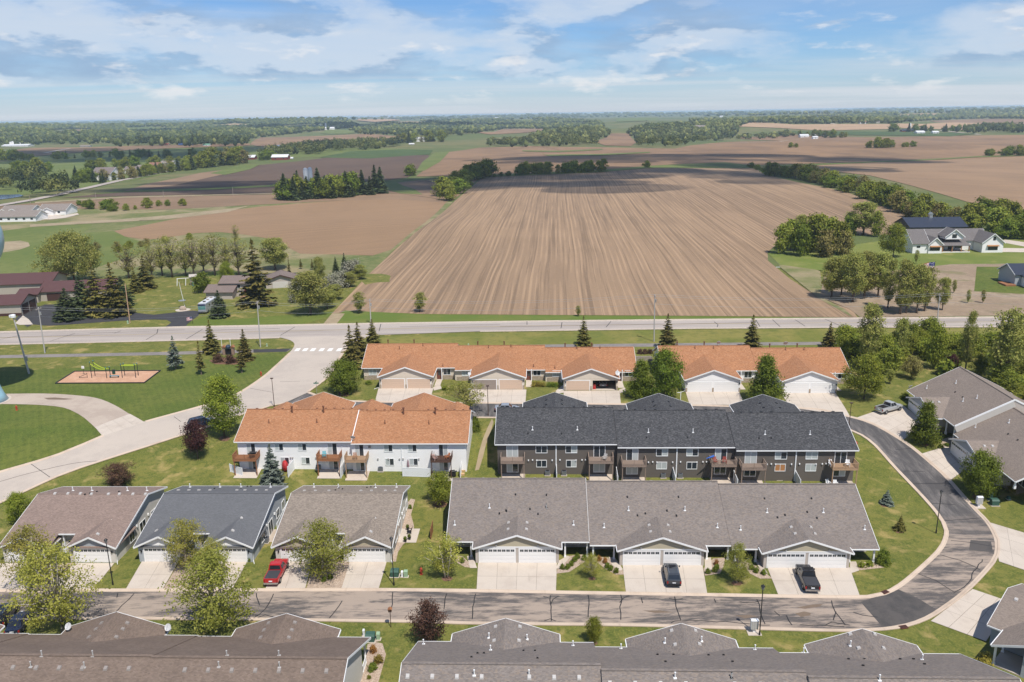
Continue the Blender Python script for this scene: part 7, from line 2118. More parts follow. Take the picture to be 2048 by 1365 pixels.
# floodlight pole
p = g(58.6, 748); h = (748 - 634) / scale_at(p)[1]
e = empty('siren_pole', p, 0, 'leaning pole with a white horn siren beside the water tower', 'pole')
mb = MB(); mb.tube([(0, 0, -.3), (-1.3, 0, h - .4)], [.22, .15], 8); mb.build('pole', m_gpole, e)
mb = MB(); mb.lathe([(.2, 0), (.55, .15), (.55, .7), (.3, .85)], 10, (-1.35, 0, h - .5)); mb.box(-2.1, -1.5, -.3, .3, h - .3, h + .25); mb.build('siren_head', WHITE2, e)
mb = MB(); mb.box(-.1, .4, -.5, -.2, 3.2, 4.3); mb.build('control_box', GREYM, e)
# hydrants
HYD = m_plain('hydrant_red', (.40, .06, .03), .5)
def hydrant(px, py, label):
 e = empty('fire_hydrant', g(px, py), 0, label, 'fire hydrant', 'fire hydrants')
 mb = MB(); mb.lathe([(.17, 0), (.17, .06), (.11, .07), (.11, .52), (.15, .54), (.13, .64), (.05, .74), (.03, .8)], 12); mb.build('barrel', HYD, e)
 for a in (0, 2.1, 4.2):
  mb = MB(); mb.tube([(.1 * math.cos(a), .1 * math.sin(a), .42), (.2 * math.cos(a), .2 * math.sin(a), .42)], .06, 8); mb.build('outlet', HYD, e)
 e.scale = (1.35,) * 3
hydrant(842.6, 1149, 'red fire hydrant beside the multi-stemmed birch'); hydrant(33.7, 821, 'red fire hydrant on the grass below the service drive'); hydrant(522.4, 752, 'red fire hydrant on the park lawn by the collector road'); hydrant(1712, 894, 'red fire hydrant at the right end of the charcoal row')
# utility boxes
GRN = m_plain('utility_green', (.045, .10, .075), .5); PGRN = m_plain('pale_green_box', (.30, .42, .27), .5)
def ubox(px, py, w, d_, h, mat, label, name='utility_box', cat='utility box', group='utility boxes'):
 e = empty(name, g(px, py), A0, label, cat, group)
 mb = MB(); mb.box(-w / 2, w / 2, -d_ / 2, d_ / 2, 0.05, h * .8); mb.add([(-w / 2 - .03, -d_ / 2 - .03, h * .8), (w / 2 + .03, -d_ / 2 - .03, h * .8), (w / 2 + .03, d_ / 2 + .03, h * .8), (-w / 2 - .03, d_ / 2 + .03, h * .8), (-w / 2, -d_ / 4, h), (w / 2, -d_ / 4, h), (w / 2, d_ / 2, h), (-w / 2, d_ / 2, h)], [(0, 1, 5, 4), (1, 2, 6, 5), (2, 3, 7, 6), (3, 0, 4, 7), (4, 5, 6, 7)]); mb.build('cabinet', mat, e)
 mb = MB(); mb.box(-w / 2 - .12, w / 2 + .12, -d_ / 2 - .12, d_ / 2 + .12, -.05, .05); mb.build('pad', CONC, e)
ubox(790, 1152, 1.1, .9, .95, GRN, 'green transformer box beside the lantern lamp and hydrant'); ubox(804.6, 1154, .25, .25, .9, WHITE2, 'pale post box between the green transformer and light green box'); ubox(812, 1154, .5, .35, 1.0, PGRN, 'light green pedestal box near the fire hydrant')
ubox(741, 1281, 1.1, .9, .95, GRN, 'green transformer box behind the brown-roofed row'); ubox(728, 1272, .22, .22, .9, WHITE2, 'white pedestal left of the transformer by the brown-roofed row'); ubox(757, 1279, .4, .35, .95, PGRN, 'light green pedestal right of the transformer by the brown-roofed row')
ubox(1979, 1000, .6, .6, 1.3, GRN, 'tall green cabinet by the right-hand mailboxes'); ubox(1988, 1010, 1.1, .9, 1.0, GRN, 'wide green transformer by the right-hand mailboxes'); ubox(2017, 999, .4, .4, .5, GRN, 'small green box on the lawn at the right edge')
ubox(937, 694, .3, .3, .8, PGRN, 'little green box on the verge by the highway'); ubox(534, 693, .25, .25, .7, PGRN, 'small pedestal beside the verge utility pole'); ubox(256, 648, .35, .3, .9, PGRN, 'green pedestal at the foot of the bare wooden pole')
def mailbox(px, py, label):
 e = empty('mailbox_cluster', g(px, py), A0, label, 'mailbox', 'mailbox clusters')
 mb = MB(); mb.box(-.42, .42, -.26, .26, .55, 1.7); mb.add([(-.46, -.3, 1.7), (.46, -.3, 1.7), (.46, .3, 1.7), (-.46, .3, 1.7), (-.4, 0, 1.85), (.4, 0, 1.85)], [(0, 1, 5, 4), (1, 2, 5), (2, 3, 4, 5), (3, 0, 4)]); mb.build('cabinet', WHITE2, e)
 mb = MB(); mb.box(-.15, .15, -.12, .12, 0, .55); mb.build('pedestal', WHITE2, e)
 mb = MB()
 for i in range(3):
  for j in range(5): mb.box(-.38 + i * .26, -.15 + i * .26, -.275, -.262, .6 + j * .21, .79 + j * .21)
 mb.build('compartment_doors', VENTW, e)
 mb = MB(); mb.box(-.8, .8, -.7, .7, -.05, .06); mb.build('pad', CONC, e)
mailbox(1507.6, 1265, 'white cluster mailbox beside the near lantern lamp'); mailbox(1957, 1014, 'white cluster mailbox by the road bend at right')
GRATE = m_plain('rust_grate', (.14, .05, .03), .8)
def drain(px, py, rz, label):
 e = empty('storm_drain', g(px, py, .12), rz, label, 'storm drain', 'storm drains')
 mb = MB(); mb.box(-.5, .5, -.32, .32, -.02, .03); mb.build('frame', GRATE, e)
 for k in range(5):
  mb = MB(); mb.box(-.44 + k * .19, -.34 + k * .19, -.26, .26, .031, .045); mb.build('bar', BLACK, e)
drain(1770, 1186, .5, 'rusty storm drain at the inner kerb of the bend'); drain(1807, 1256, .2, 'rusty storm drain at the outer kerb of the bend')
# street name sign, for-sale post, birdhouse post, small signs
e = empty('street_sign', g(634, 790), 0, 'green street name sign at the loop road corner', 'street sign')
mb = MB(); mb.tube([(0, 0, 0), (0, 0, 2.7)], .04, 6); mb.build('post', GREYM, e)
mb = MB(); mb.box(-.55, .55, -.02, .02, 2.45, 2.68); mb.build('blade', m_plain('sign_green', (.03, .16, .10), .4), e); mb = MB(); mb.box(-.02, .02, -.5, .5, 2.70, 2.92); mb.build('blade', m_plain('sign_green2', (.03, .16, .10), .4), e)
e = empty('sign_post', g(1361, 800), 0, 'white realtor post on the lawn before the white-garage row', 'sign')
mb = MB(); mb.box(-.06, .06, -.06, .06, 0, 1.75); mb.build('post', WHITE, e); mb = MB(); mb.box(-.75, .0, -.05, .05, 1.5, 1.6); mb.build('arm', WHITE, e)
e = empty('birdhouse', g(782, 1255), 0, 'brown box on a thin post by the near road', 'birdhouse')
mb = MB(); mb.tube([(0, 0, 0), (0, 0, 2.2)], .045, 6); mb.build('post', m_brown, e); mb = MB(); mb.box(-.2, .2, -.18, .18, 2.2, 2.55); mb.build('box', m_brown, e); mb = MB(); mb.prism_y([(-.27, 2.55), (.27, 2.55), (0, 2.75)], -.25, .25); mb.build('roof', CEDAR, e)
e = empty('wooden_screen', g(864, 1071), A0 + math.pi / 2, 'leaning brown wooden screen on the lawn left of the grey row', 'screen')
for k in range(9):
 mb = MB(); mb.box(-1.3 + k * .29, -1.03 + k * .29, -.03, .03, .05, 1.8); mb.build('plank', CEDAR, e)
mb = MB(); mb.box(-1.3, 1.3, .03, .09, .4, .5); mb.box(-1.3, 1.3, .03, .09, 1.4, 1.5); mb.build('rail', CEDAR, e)

# ================================================================== fences, air conditioners, patio things
def vfence(p, q, h, label, group=None, posts=True):
 """white vinyl panel between two places"""
 a, b = Vector(p), Vector(q); d = b - a; L = math.hypot(d.x, d.y)
 e = empty('privacy_fence', a, math.atan2(d.y, d.x), label, 'fence', group)
 dz = d.z / L
 n = max(2, int(L / .2)); mb = MB()
 for i in range(n):
  x0 = i * L / n; z0 = x0 * dz
  mb.box(x0 + .008, x0 + L / n - .008, -.02, .02, z0 + .08, z0 + h - .06)
 mb.build('slats', WHITE2, e)
 mb = MB(); mb.beam((0, 0, h - .03), (L, 0, d.z + h - .03), .07, .1); mb.beam((0, 0, .08), (L, 0, d.z + .08), .07, .1); mb.build('rail', WHITE2, e)
 for x_ in (0, L):
  mb = MB(); mb.box(x_ - .065, x_ + .065, -.065, .065, x_ * dz - .2, x_ * dz + h + .08); mb.build('post', WHITE2, e)
 return e
for s0, lb in ((9.9, 'white fence panel between the first two charcoal units'), (19.9, 'white fence panel between the second and third charcoal units'), (29.3, 'white fence panel between the third and fourth charcoal units'), (39.2, 'white fence panel between the fourth and fifth charcoal units'), (49.3, 'white fence panel between the last two charcoal units')):
 lx = back(C2, s0); pl = bplane(C2, lx); a = C2.wor(lx, pl + .05); b = C2.wor(lx, pl + 2.8); a.z = H(a.x, a.y); b.z = H(b.x, b.y)
 vfence(a, b, 1.85, lb)
def pf(*pts): return [g(*p) for p in pts]
a, b = pf((461, 944), (485, 952)); vfence(a, b, 1.4, 'low white fence panel at the left corner of the white townhouse')
a, b = pf((590, 938), (577, 955)); vfence(a, b, 1.9, 'white fence panel right of the blue spruce')
a, b = pf((691, 940), (682, 957)); vfence(a, b, 1.9, 'white fence panel beside the second cedar deck')
a, b = pf((806, 953), (861, 955)); vfence(a, b, 1.6, 'long white fence panel under the white townhouse windows')
a, b = pf((924, 940), (921, 957)); vfence(a, b, 1.9, 'white fence panel at the right corner of the white townhouse')
a, b = pf((556, 1069), (577, 1025)); vfence(a, b, 1.8, 'white fence running between the slate and taupe duplexes')
def ac(px, py, label):
 e = empty('air_conditioner', g(px, py), A0, label, 'air conditioner', 'air conditioners')
 mb = MB(); mb.box(-.4, .4, -.4, .4, .06, .8); mb.build('casing', m_ac, e)
 mb = MB(); mb.lathe([(.33, 0), (.33, .03), (.1, .05)], 12, (0, 0, .805)); mb.build('fan_grille', BLACK, e)
 mb = MB()
 for k in range(7): mb.box(-.412, .412, -.412, .412, .14 + k * .09, .165 + k * .09)
 mb.build('louvres', GREYM, e); mb = MB(); mb.box(-.5, .5, -.5, .5, -.1, .06); mb.build('pad', CONC, e)
m_ac = m_plain('ac_casing', (.10, .11, .13), .5)
for (a, lb) in (((1095, 950), 'air conditioner left of the first white panel, charcoal row'), ((1128, 950), 'air conditioner right of the first white panel, charcoal row'), ((1326, 955), 'air conditioner left of the middle white panel, charcoal row'), ((1360, 955), 'air conditioner right of the middle white panel, charcoal row'), ((1558, 959), 'air conditioner left of the last white panel, charcoal row'), ((1598, 958), 'air conditioner right of the last white panel, charcoal row'), ((762, 942), 'air conditioner under the white townhouse, right of the light deck'), ((638, 938), 'air conditioner under the white townhouse, left of the second deck'), ((532, 1085), 'air conditioner beside the slate duplex wall')):
 ac(*a, lb)
def chair(p, rz, label, mat, name='garden_chair'):
 e = empty(name, p, rz, label, 'chair', 'garden chairs')
 mb = MB()
 for k in range(5): mb.box(-.28 + k * .115, -.18 + k * .115, -.3, .25, .34 - .0, .37)
 mb.build('seat', mat, e)
 mb = MB()
 for k in range(5): mb.beam((-.23 + k * .115, .22, .34), (-.25 + k * .125, .5, 1.0), .09, .025)
 mb.build('backrest', mat, e)
 for s_ in (-1, 1):
  mb = MB(); mb.box(s_ * .33 - .06, s_ * .33 + .06, -.35, .35, .55, .58); mb.build('armrest', mat, e)
  for y_ in (-.3, .25):
   mb = MB(); mb.box(s_ * .32 - .03, s_ * .32 + .03, y_ - .04, y_ + .04, 0, .55); mb.build('leg', mat, e)
def dk(h, bx, off, z):
 lx = back(h, bx); b = [q for q in h.blocks if q['x0'] - .1 <= lx <= q['x1'] + .1][0]; return h.wor(lx, bplane(h, lx) + off, z + (b['rz'] if z >= ZU and h is C2 else 0))
chair(dk(C2, 54.6, 1.1, ZU), .2, 'white garden chair at the left of the last charcoal deck', WHITE); chair(dk(C2, 57.2, 1.1, ZU), -.3, 'white garden chair at the right of the last charcoal deck', WHITE)
p = dk(C2, 54.3, 1.5, 0); p.z = H(p.x, p.y) + .06; chair(p, .3, 'left white chair on the patio under the last charcoal deck', WHITE); p = dk(C2, 55.4, 1.6, 0); p.z = H(p.x, p.y) + .06; chair(p, 0, 'right white chair on the patio under the last charcoal deck', WHITE)
chair(dk(C2, 17.9, 1.2, ZU), -.5, 'pale folding chair on the second charcoal deck', VENTW)
REDW = m_plain('red_chair', (.28, .05, .035), .6)
chair(dk(C2, 36.0, 1.2, ZU), .2, 'left dark red chair on the fourth charcoal deck', REDW); chair(dk(C2, 37.5, 1.2, ZU), -.2, 'right dark red chair on the fourth charcoal deck', REDW)
chair(dk(C1, 34.0, 1.0, ZU), .5, 'cushioned chair at the left of the dark deck', VENTW); chair(dk(C1, 34.2, 1.9, ZU), .8, 'front cushioned chair on the dark deck', m_plain('blush_cushion', (.45, .30, .26), .8)); chair(dk(C1, 36.2, 1.3, ZU), -1.0, 'orange-cushioned chair at the right of the dark deck', m_plain('orange_cushion', (.45, .16, .06), .8))
chair(dk(C1, 15.2, 1.2, ZU), .2, 'teal chair on the second cedar deck', m_plain('teal_plastic', (.03, .30, .36), .5)); chair(dk(C1, 20.6, 1.3, ZU), .2, 'brown chair on the light wood deck', CEDAR)
def grill(p, rz, label):
 e = empty('barbecue', p, rz, label, 'barbecue', 'barbecues')
 mb = MB(); mb.box(-.55, .55, -.28, .28, .1, .85); mb.build('cart', BLACK, e)
 n = 8; pr = [(math.cos(math.pi * k / n) * .3, .9 + math.sin(math.pi * k / n) * .28) for k in range(n + 1)]
 mb = MB(); mb.prism_x([(-a_, b_) for a_, b_ in pr], -.42, .42); mb.build('lid', BLACK, e)
 mb = MB(); mb.box(-.3, .3, -.36, -.32, 1.0, 1.04); mb.build('handle', CHROME, e)
 for s_ in (-1, 1):
  mb = MB(); mb.box(s_ * .62 - .2, s_ * .62 + .2, -.25, .25, .84, .88); mb.build('side_shelf', BLACK, e)
grill(dk(C1, 2.9, 1.2, ZU), .6, 'black barbecue on the first cedar deck of the white townhouse'); p = dk(C1, 37.0, 1.6, 0); p.z = H(p.x, p.y) + .06; grill(p, .3, 'covered black barbecue under the dark deck')
e = empty('patio_umbrella', g(817, 945), 0, 'closed mauve parasol behind the long white fence', 'parasol')
mb = MB(); mb.tube([(0, 0, 0), (0, 0, 2.5)], .03, 6); mb.build('pole', WHITE2, e); mb = MB(); mb.lathe([(.16, 0), (.2, .3), (.12, 1.0), (.03, 1.4)], 8, (0, 0, 1.0)); mb.build('canopy', m_plain('mauve_cloth', (.30, .20, .22), .9), e)
e = empty('folding_umbrella', dk(C2, 35.2, 1.5, ZU + .1), .3, 'blue folded parasol lying on the fourth charcoal deck', 'parasol')
mb = MB(); mb.tube([(-.9, 0, 1.0), (.6, .2, 1.15)], [.05, .2], 8); mb.build('canopy', m_plain('blue_cloth', (.04, .12, .40), .8), e)
e = empty('covered_kayak', g(571, 942), .4, 'red covered load standing behind the blue spruce', 'tarp')
mb = MB(); mb.ball((0, 0, .9), 1.0, 10, 8, 0, (.55, .9, 1.0)); mb.build('cover', m_plain('red_tarp', (.40, .03, .03), .5), e)
# street side lawn planter pots and patio table at the taupe duplex
p = B3.wor(17.6, 6.6); w = [B3.wor(16.25, 5.4).xy, B3.wor(19.0, 5.4).xy, B3.wor(19.0, 9.6).xy, B3.wor(16.25, 9.6).xy]
tag(drape('patio', w, .05, CONC), kind='structure')
def pot(p, label, lm='shrub', s=.9):
 e = empty('flower_pot', p, 0, label, 'flower pot', 'flower pots')
 mb = MB(); mb.lathe([(.16, 0), (.24, .42), (.27, .42), (.25, .38)], 12); mb.build('pot', BLACK, e)
 for pn, me in PROTO[lm][2]:
  o = bpy.data.objects.new('plant' if pn == 'foliage' else pn, me); link(o, e); o.scale = (.35, .35, .45); o.location = (0, 0, .4)
for (dx_0, dy_0, lb) in ((17.4, 5.6, 'front plant pot on the taupe duplex patio'), (17.9, 6.3, 'middle plant pot on the taupe duplex patio'), (17.2, 9.2, 'rear plant pot on the taupe duplex patio')):
 q = B3.wor(dx_0, dy_0); q.z = H(q.x, q.y) + .05; pot(q, lb)
q = B3.wor(17.6, 8.2); q.z = H(q.x, q.y) + .05; chair(q, -1.5, 'dark chair on the taupe duplex patio', BLACK)
w = [B2.wor(16.25, 5.6).xy, B2.wor(18.2, 5.6).xy, B2.wor(18.2, 9.4).xy, B2.wor(16.25, 9.4).xy]; tag(drape('patio', w, .05, PAVE), kind='structure')
# walkways and rock beds
def bed(pts, mat=None, off=.035, n='rock_bed', smooth=True): return px_drape(n, pts, off, mat or ROCK, smooth=smooth)
bed([(1117, 1128), (1136, 1113), (1160, 1110), (1180, 1112), (1170, 1124), (1152, 1136), (1138, 1145), (1113, 1148)]); bed([(1183, 1113), (1215, 1116), (1228, 1128), (1246, 1142), (1248, 1150), (1232, 1150), (1210, 1138), (1195, 1126)])
bed([(1407, 1138), (1426, 1118), (1450, 1116), (1448, 1132), (1440, 1148), (1410, 1152)]); bed([(1480, 1122), (1508, 1130), (1535, 1150), (1545, 1158), (1520, 1158), (1500, 1148), (1490, 1134)])
bed([(1708, 1138), (1720, 1124), (1760, 1130), (1772, 1130), (1768, 1136), (1730, 1140), (1712, 1142)]); bed([(905, 1112), (925, 1113), (940, 1128), (952, 1137), (930, 1135), (912, 1125)])
bed([(612, 1180), (628, 1124), (690, 1122), (700, 1126), (682, 1180)], smooth=False); bed([(326, 1180), (360, 1124), (420, 1122), (390, 1180)], smooth=False); bed([(112, 1180), (80, 1128), (148, 1127), (100, 1180), (54, 1180)], smooth=False)
bed([(784, 1124), (790, 1090), (800, 1070), (812, 1010), (822, 998), (830, 1000), (822, 1030), (828, 1052), (826, 1075), (806, 1090), (796, 1105), (792, 1124)], smooth=False)
bed([(735, 1290), (748, 1284), (765, 1288), (772, 1310), (764, 1340), (757, 1365), (720, 1368), (728, 1330)]); bed([(1877, 905), (1884, 880), (1905, 872), (1925, 878), (1918, 893), (1905, 898), (1893, 905)]); bed([(1995, 966), (2010, 978), (2030, 990), (2052, 985), (2060, 968), (2030, 965), (2005, 955)])
bed([(727, 1288), (735, 1270), (755, 1272), (762, 1283)], n='gravel_bed'); bed([(418, 722), (440, 716), (470, 716), (505, 716), (508, 722), (470, 730), (430, 729)], MULCH, .03, 'mulch_bed')
for (a, b, r_) in ((880, 1009, 16), (1958, 994, 14), (1848, 889, 12), (688, 788, 14), (1184, 1158, 8), (857, 1282, 14), (1773, 1009, 14), (1800, 1062, 12), (1474, 1167, 12), (1187, 1287, 9), (449, 878, 12), (546, 970, 22), (894, 1158, 12)):
 bed([(a - r_, b), (a - r_ * .5, b - r_ * .45), (a + r_ * .5, b - r_ * .4), (a + r_, b), (a + r_ * .5, b + r_ * .4), (a - r_ * .5, b + r_ * .4)], MULCH, .032, 'mulch_ring')
walk = lambda pts: tag(px_drape('walkway', pts, .042, CONC), kind='structure')
walk([(934, 1113), (946, 1112), (954, 1137), (940, 1137)]); walk([(1118, 1122), (1136, 1112), (1140, 1116), (1120, 1138), (1112, 1138)]); walk([(1217, 1115), (1230, 1116), (1246, 1140), (1238, 1142), (1224, 1130)]); walk([(1409, 1116), (1422, 1116), (1424, 1140), (1410, 1142)]); walk([(1506, 1118), (1517, 1120), (1536, 1148), (1528, 1150)]); walk([(1700, 1124), (1712, 1124), (1718, 1142), (1700, 1148)])
walk([(866, 775), (880, 770), (884, 778), (868, 782)]); walk([(1238, 780), (1250, 776), (1252, 784), (1240, 787)]); walk([(1111, 783), (1127, 770), (1128, 786), (1114, 788)])

# ================================================================== flags, kiosk, playground, water tower
def usflag_mat():
 t = NT('striped_flag'); uv = t.coord('UV'); sp = t.n('ShaderNodeSeparateXYZ'); t.l(uv, sp.inputs[0])
 fr = t.math('FRACT', t.math('MULTIPLY', sp.outputs[1], 6.5)); st = t.math('GREATER_THAN', fr, .5)
 c = t.mix(st, (.38, .03, .04), (.70, .69, .68))
 can = t.math('MULTIPLY', t.math('LESS_THAN', sp.outputs[0], .42), t.math('GREATER_THAN', sp.outputs[1], .46))
 st_ = t.n('ShaderNodeTexVoronoi'); t.l(t.coord('UV', (14, 10, 1)), st_.inputs[0]); st_.inputs['Scale'].default_value = 1.0
 star = t.math('LESS_THAN', st_.outputs[0], .28)
 c = t.mix(can, c, t.mix(star, (.02, .03, .14), (.7, .7, .7)))
 t.col(c).rough(.8)
 return t.mat
FLAGM = usflag_mat()
def flag(px, py, top, w, h, dirx, label):
 p = g(px, py); H_ = (py - top) / scale_at(p)[1]
 e = empty('flagpole', p, 0, label, 'flag', None)
 mb = MB(); mb.tube([(0, 0, 0), (0, 0, H_)], [.07, .04], 8); mb.ball((0, 0, H_ + .05), .09, 8, 5); mb.build('pole', BLACK, e)
 nx, nz = 12, 6; vs = []; fs = []
 for i in range(nx + 1):
  for j in range(nz + 1):
   u, v = i / nx, j / nz
   vs.append((dirx * (.06 + w * u), .18 * w * math.sin(u * 7) * u * .6, H_ - .15 - h * (1 - v) - .15 * w * u * u))
 for i in range(nx):
  for j in range(nz): fs.append((i * (nz + 1) + j, (i + 1) * (nz + 1) + j, (i + 1) * (nz + 1) + j + 1, i * (nz + 1) + j + 1))
 me = bpy.data.meshes.new('flag'); me.from_pydata(vs, [], fs); me.materials.append(FLAGM)
 lay = me.uv_layers.new(name='UVMap')
 for l in me.loops:
  k = l.vertex_index; lay.data[l.index].uv = ((k // (nz + 1)) / nx, (k % (nz + 1)) / nz)
 link(bpy.data.objects.new('flag', me), e)
flag(1866, 561, 524, 4.6, 2.5, -1, 'stars and stripes flag flying before the white farmhouse')
flag(386, 648, 633, 1.7, 1.0, -1, 'small stars and stripes flag at the end of the yard drive')
e = empty('trail_monument', g(458, 710), 0, 'dark brick monument with orange cap beside the trail', 'monument')
mb = MB(); mb.box(-1.4, -.8, -.4, .4, 0, 2.0); mb.box(.8, 1.4, -.4, .4, 0, 2.0); mb.build('pier', BRICK, e)
mb = MB(); mb.prism_y([(-1.6, 2.0), (-.6, 2.0), (-1.1, 2.5)], -.55, .55); mb.prism_y([(.6, 2.0), (1.6, 2.0), (1.1, 2.5)], -.55, .55); mb.build('cap', CEDAR, e)
mb = MB(); mb.box(-.8, .8, -.1, .1, .2, 1.5); mb.build('panel', BLACK, e); mb = MB(); mb.lathe([(.1, 0), (.55, .15), (.65, .6), (.4, 1.0), (.1, 1.1)], 12, (0, 0, 1.5)); mb.build('bell', m_plain('dark_bell', (.03, .05, .08), .4), e)
for a, b, c, lb in ((445.5, 708, 679, 'left bare white flagpole by the trail monument'), (463, 709, 679.5, 'right bare white flagpole by the trail monument')):
 p = g(a, b); h = (b - c) / scale_at(p)[1]; e = empty('flagpole', p, 0, lb, 'flagpole', 'bare flagpoles')
 mb = MB(); mb.tube([(0, 0, 0), (0, 0, h)], [.08, .05], 8); mb.build('pole', WHITE, e); mb = MB(); mb.ball((0, 0, h + .06), .1, 8, 5); mb.build('finial', WHITE, e)
LIME = m_plain('lime_paint', (.42, .55, .03), .4); TEALP = m_plain('teal_paint', (.02, .22, .28), .4); NAVY = m_plain('navy_post', (.015, .025, .03), .4)
def gym(label, bases, tops, curve):
 P = gl(bases); o = P[0]
 e = empty('climbing_frame', o, 0, label, 'playground frame')
 tp = []
 for p, (bx, by), t_ in zip(P, bases, tops):
  h = (by - t_) / scale_at(p)[1]; q = p - o
  mb = MB(); mb.tube([q, q + Vector((0, 0, h))], .075, 8); mb.build('post', NAVY, e); mb = MB(); mb.ball(q + Vector((0, 0, h)), .12, 8, 5); mb.build('cap', TEALP, e)
  tp.append(q + Vector((0, 0, h - .35)))
 rails = []
 for a, b in ((0, 2), (1, 3)):
  L_ = [tp[a].lerp(tp[b], k / 10) - Vector((0, 0, curve * math.sin(math.pi * k / 10))) for k in range(11)]
  rails.append(L_); mb = MB(); mb.tube(L_, .06, 6); mb.build('rail', LIME, e)
 for k in range(1, 10):
  mb = MB(); mb.tube([rails[0][k], rails[1][k]], .03, 5); mb.build('rung', LIME, e)
 return e
gym('tall curved lime monkey bars at the left of the playground', [(184, 757), (190.5, 752.5), (214, 757.5), (221, 753)], [725, 722, 736, 734], .5); gym('level lime monkey bars at the right of the playground', [(245, 756.5), (250, 752), (272, 756.5), (277, 752)], [729, 727, 729, 727], 0)
e = empty('park_bench', g(229, 756), 0, 'teal and black bench in the middle of the playground', 'bench')
for k in range(3): mb = MB(); mb.box(-1.1, 1.1, -.25 + k * .18, -.1 + k * .18, .44, .48); mb.build('slat', TEALP, e)
for x_ in (-.9, .9): mb = MB(); mb.box(x_ - .05, x_ + .05, -.22, .25, 0, .44); mb.build('leg', BLACK, e)
e = empty('litter_bin', g(228, 749), 0, 'dark green litter bin behind the playground bench', 'litter bin'); mb = MB(); mb.lathe([(.32, 0), (.36, .9)], 14); mb.build('drum', m_plain('bin_green', (.02, .07, .05), .5), e); mb = MB(); mb.lathe([(.37, 0), (.3, .15), (.12, .22)], 14, (0, 0, .9)); mb.build('lid', BLACK, e)
e = empty('sit_up_ramp', g(167, 756.5), 0, 'low black sit-up ramp at the left of the playground', 'exercise ramp'); mb = MB(); mb.beam((-.9, 0, .25), (.9, .1, 1.0), .4, .06); mb.build('board', BLACK, e)
for x_, z_ in ((-.9, .25), (.9, 1.0)): mb = MB(); mb.tube([(x_, 0, 0), (x_, 0, z_ + .2)], .05, 6); mb.build('post', BLACK, e)
e = empty('playground_sign', g(168, 750), 0, 'white sign on a thin post at the playground', 'sign'); mb = MB(); mb.tube([(0, 0, 0), (0, 0, 1.9)], .04, 6); mb.build('post', NAVY, e); mb = MB(); mb.box(-.3, .3, -.03, .03, 1.5, 2.1); mb.build('board', WHITE, e)
# water tower at the left edge
pb = g(-9, 803); zt = pb.z
wtw = empty('water_tower', pb + Vector((-1.0, 0, 0)), 0, 'pale blue water tower cut off by the left edge', 'water tower')
WTB = m_paint('tower_blue', (.28, .47, .56), .35)
pw = pb + Vector((-1.0, 0, 0))
zs = az(5, 478, 0); kk = pw.y / ray(5, 478)[1]; zsph = CZ + ray(5, 478)[2] * kk; xs_ = ray(5, 478)[0] * kk
Rs = min(10, max(3.5, xs_ - pw.x - .9))
mb = MB(); prof = [(3.4, 0), (2.7, 1.4), (2.0, 4.0), (1.6, 8.0), (1.4, 14.0)]; zn = zsph - pw.z - Rs * .93
prof += [(1.4, zn - 2.0), (1.9, zn)]; mb.lathe(prof, 32); mb.build('pedestal', WTB, wtw, smooth=True)
mb = MB(); mb.ball((0, 0, zsph - pw.z), Rs, 32, 20); mb.build('tank', WTB, wtw, smooth=True)
mb = MB(); mb.lathe([(3.8, -.1), (3.8, .15), (3.5, .16)], 32); mb.build('footing', CONC, wtw)
mb = MB(); mb.tube([(0, 0, zsph - pw.z + Rs - .1), (0, 0, zsph - pw.z + Rs + 1.0)], .25, 8); mb.build('roof_hatch', WTB, wtw)

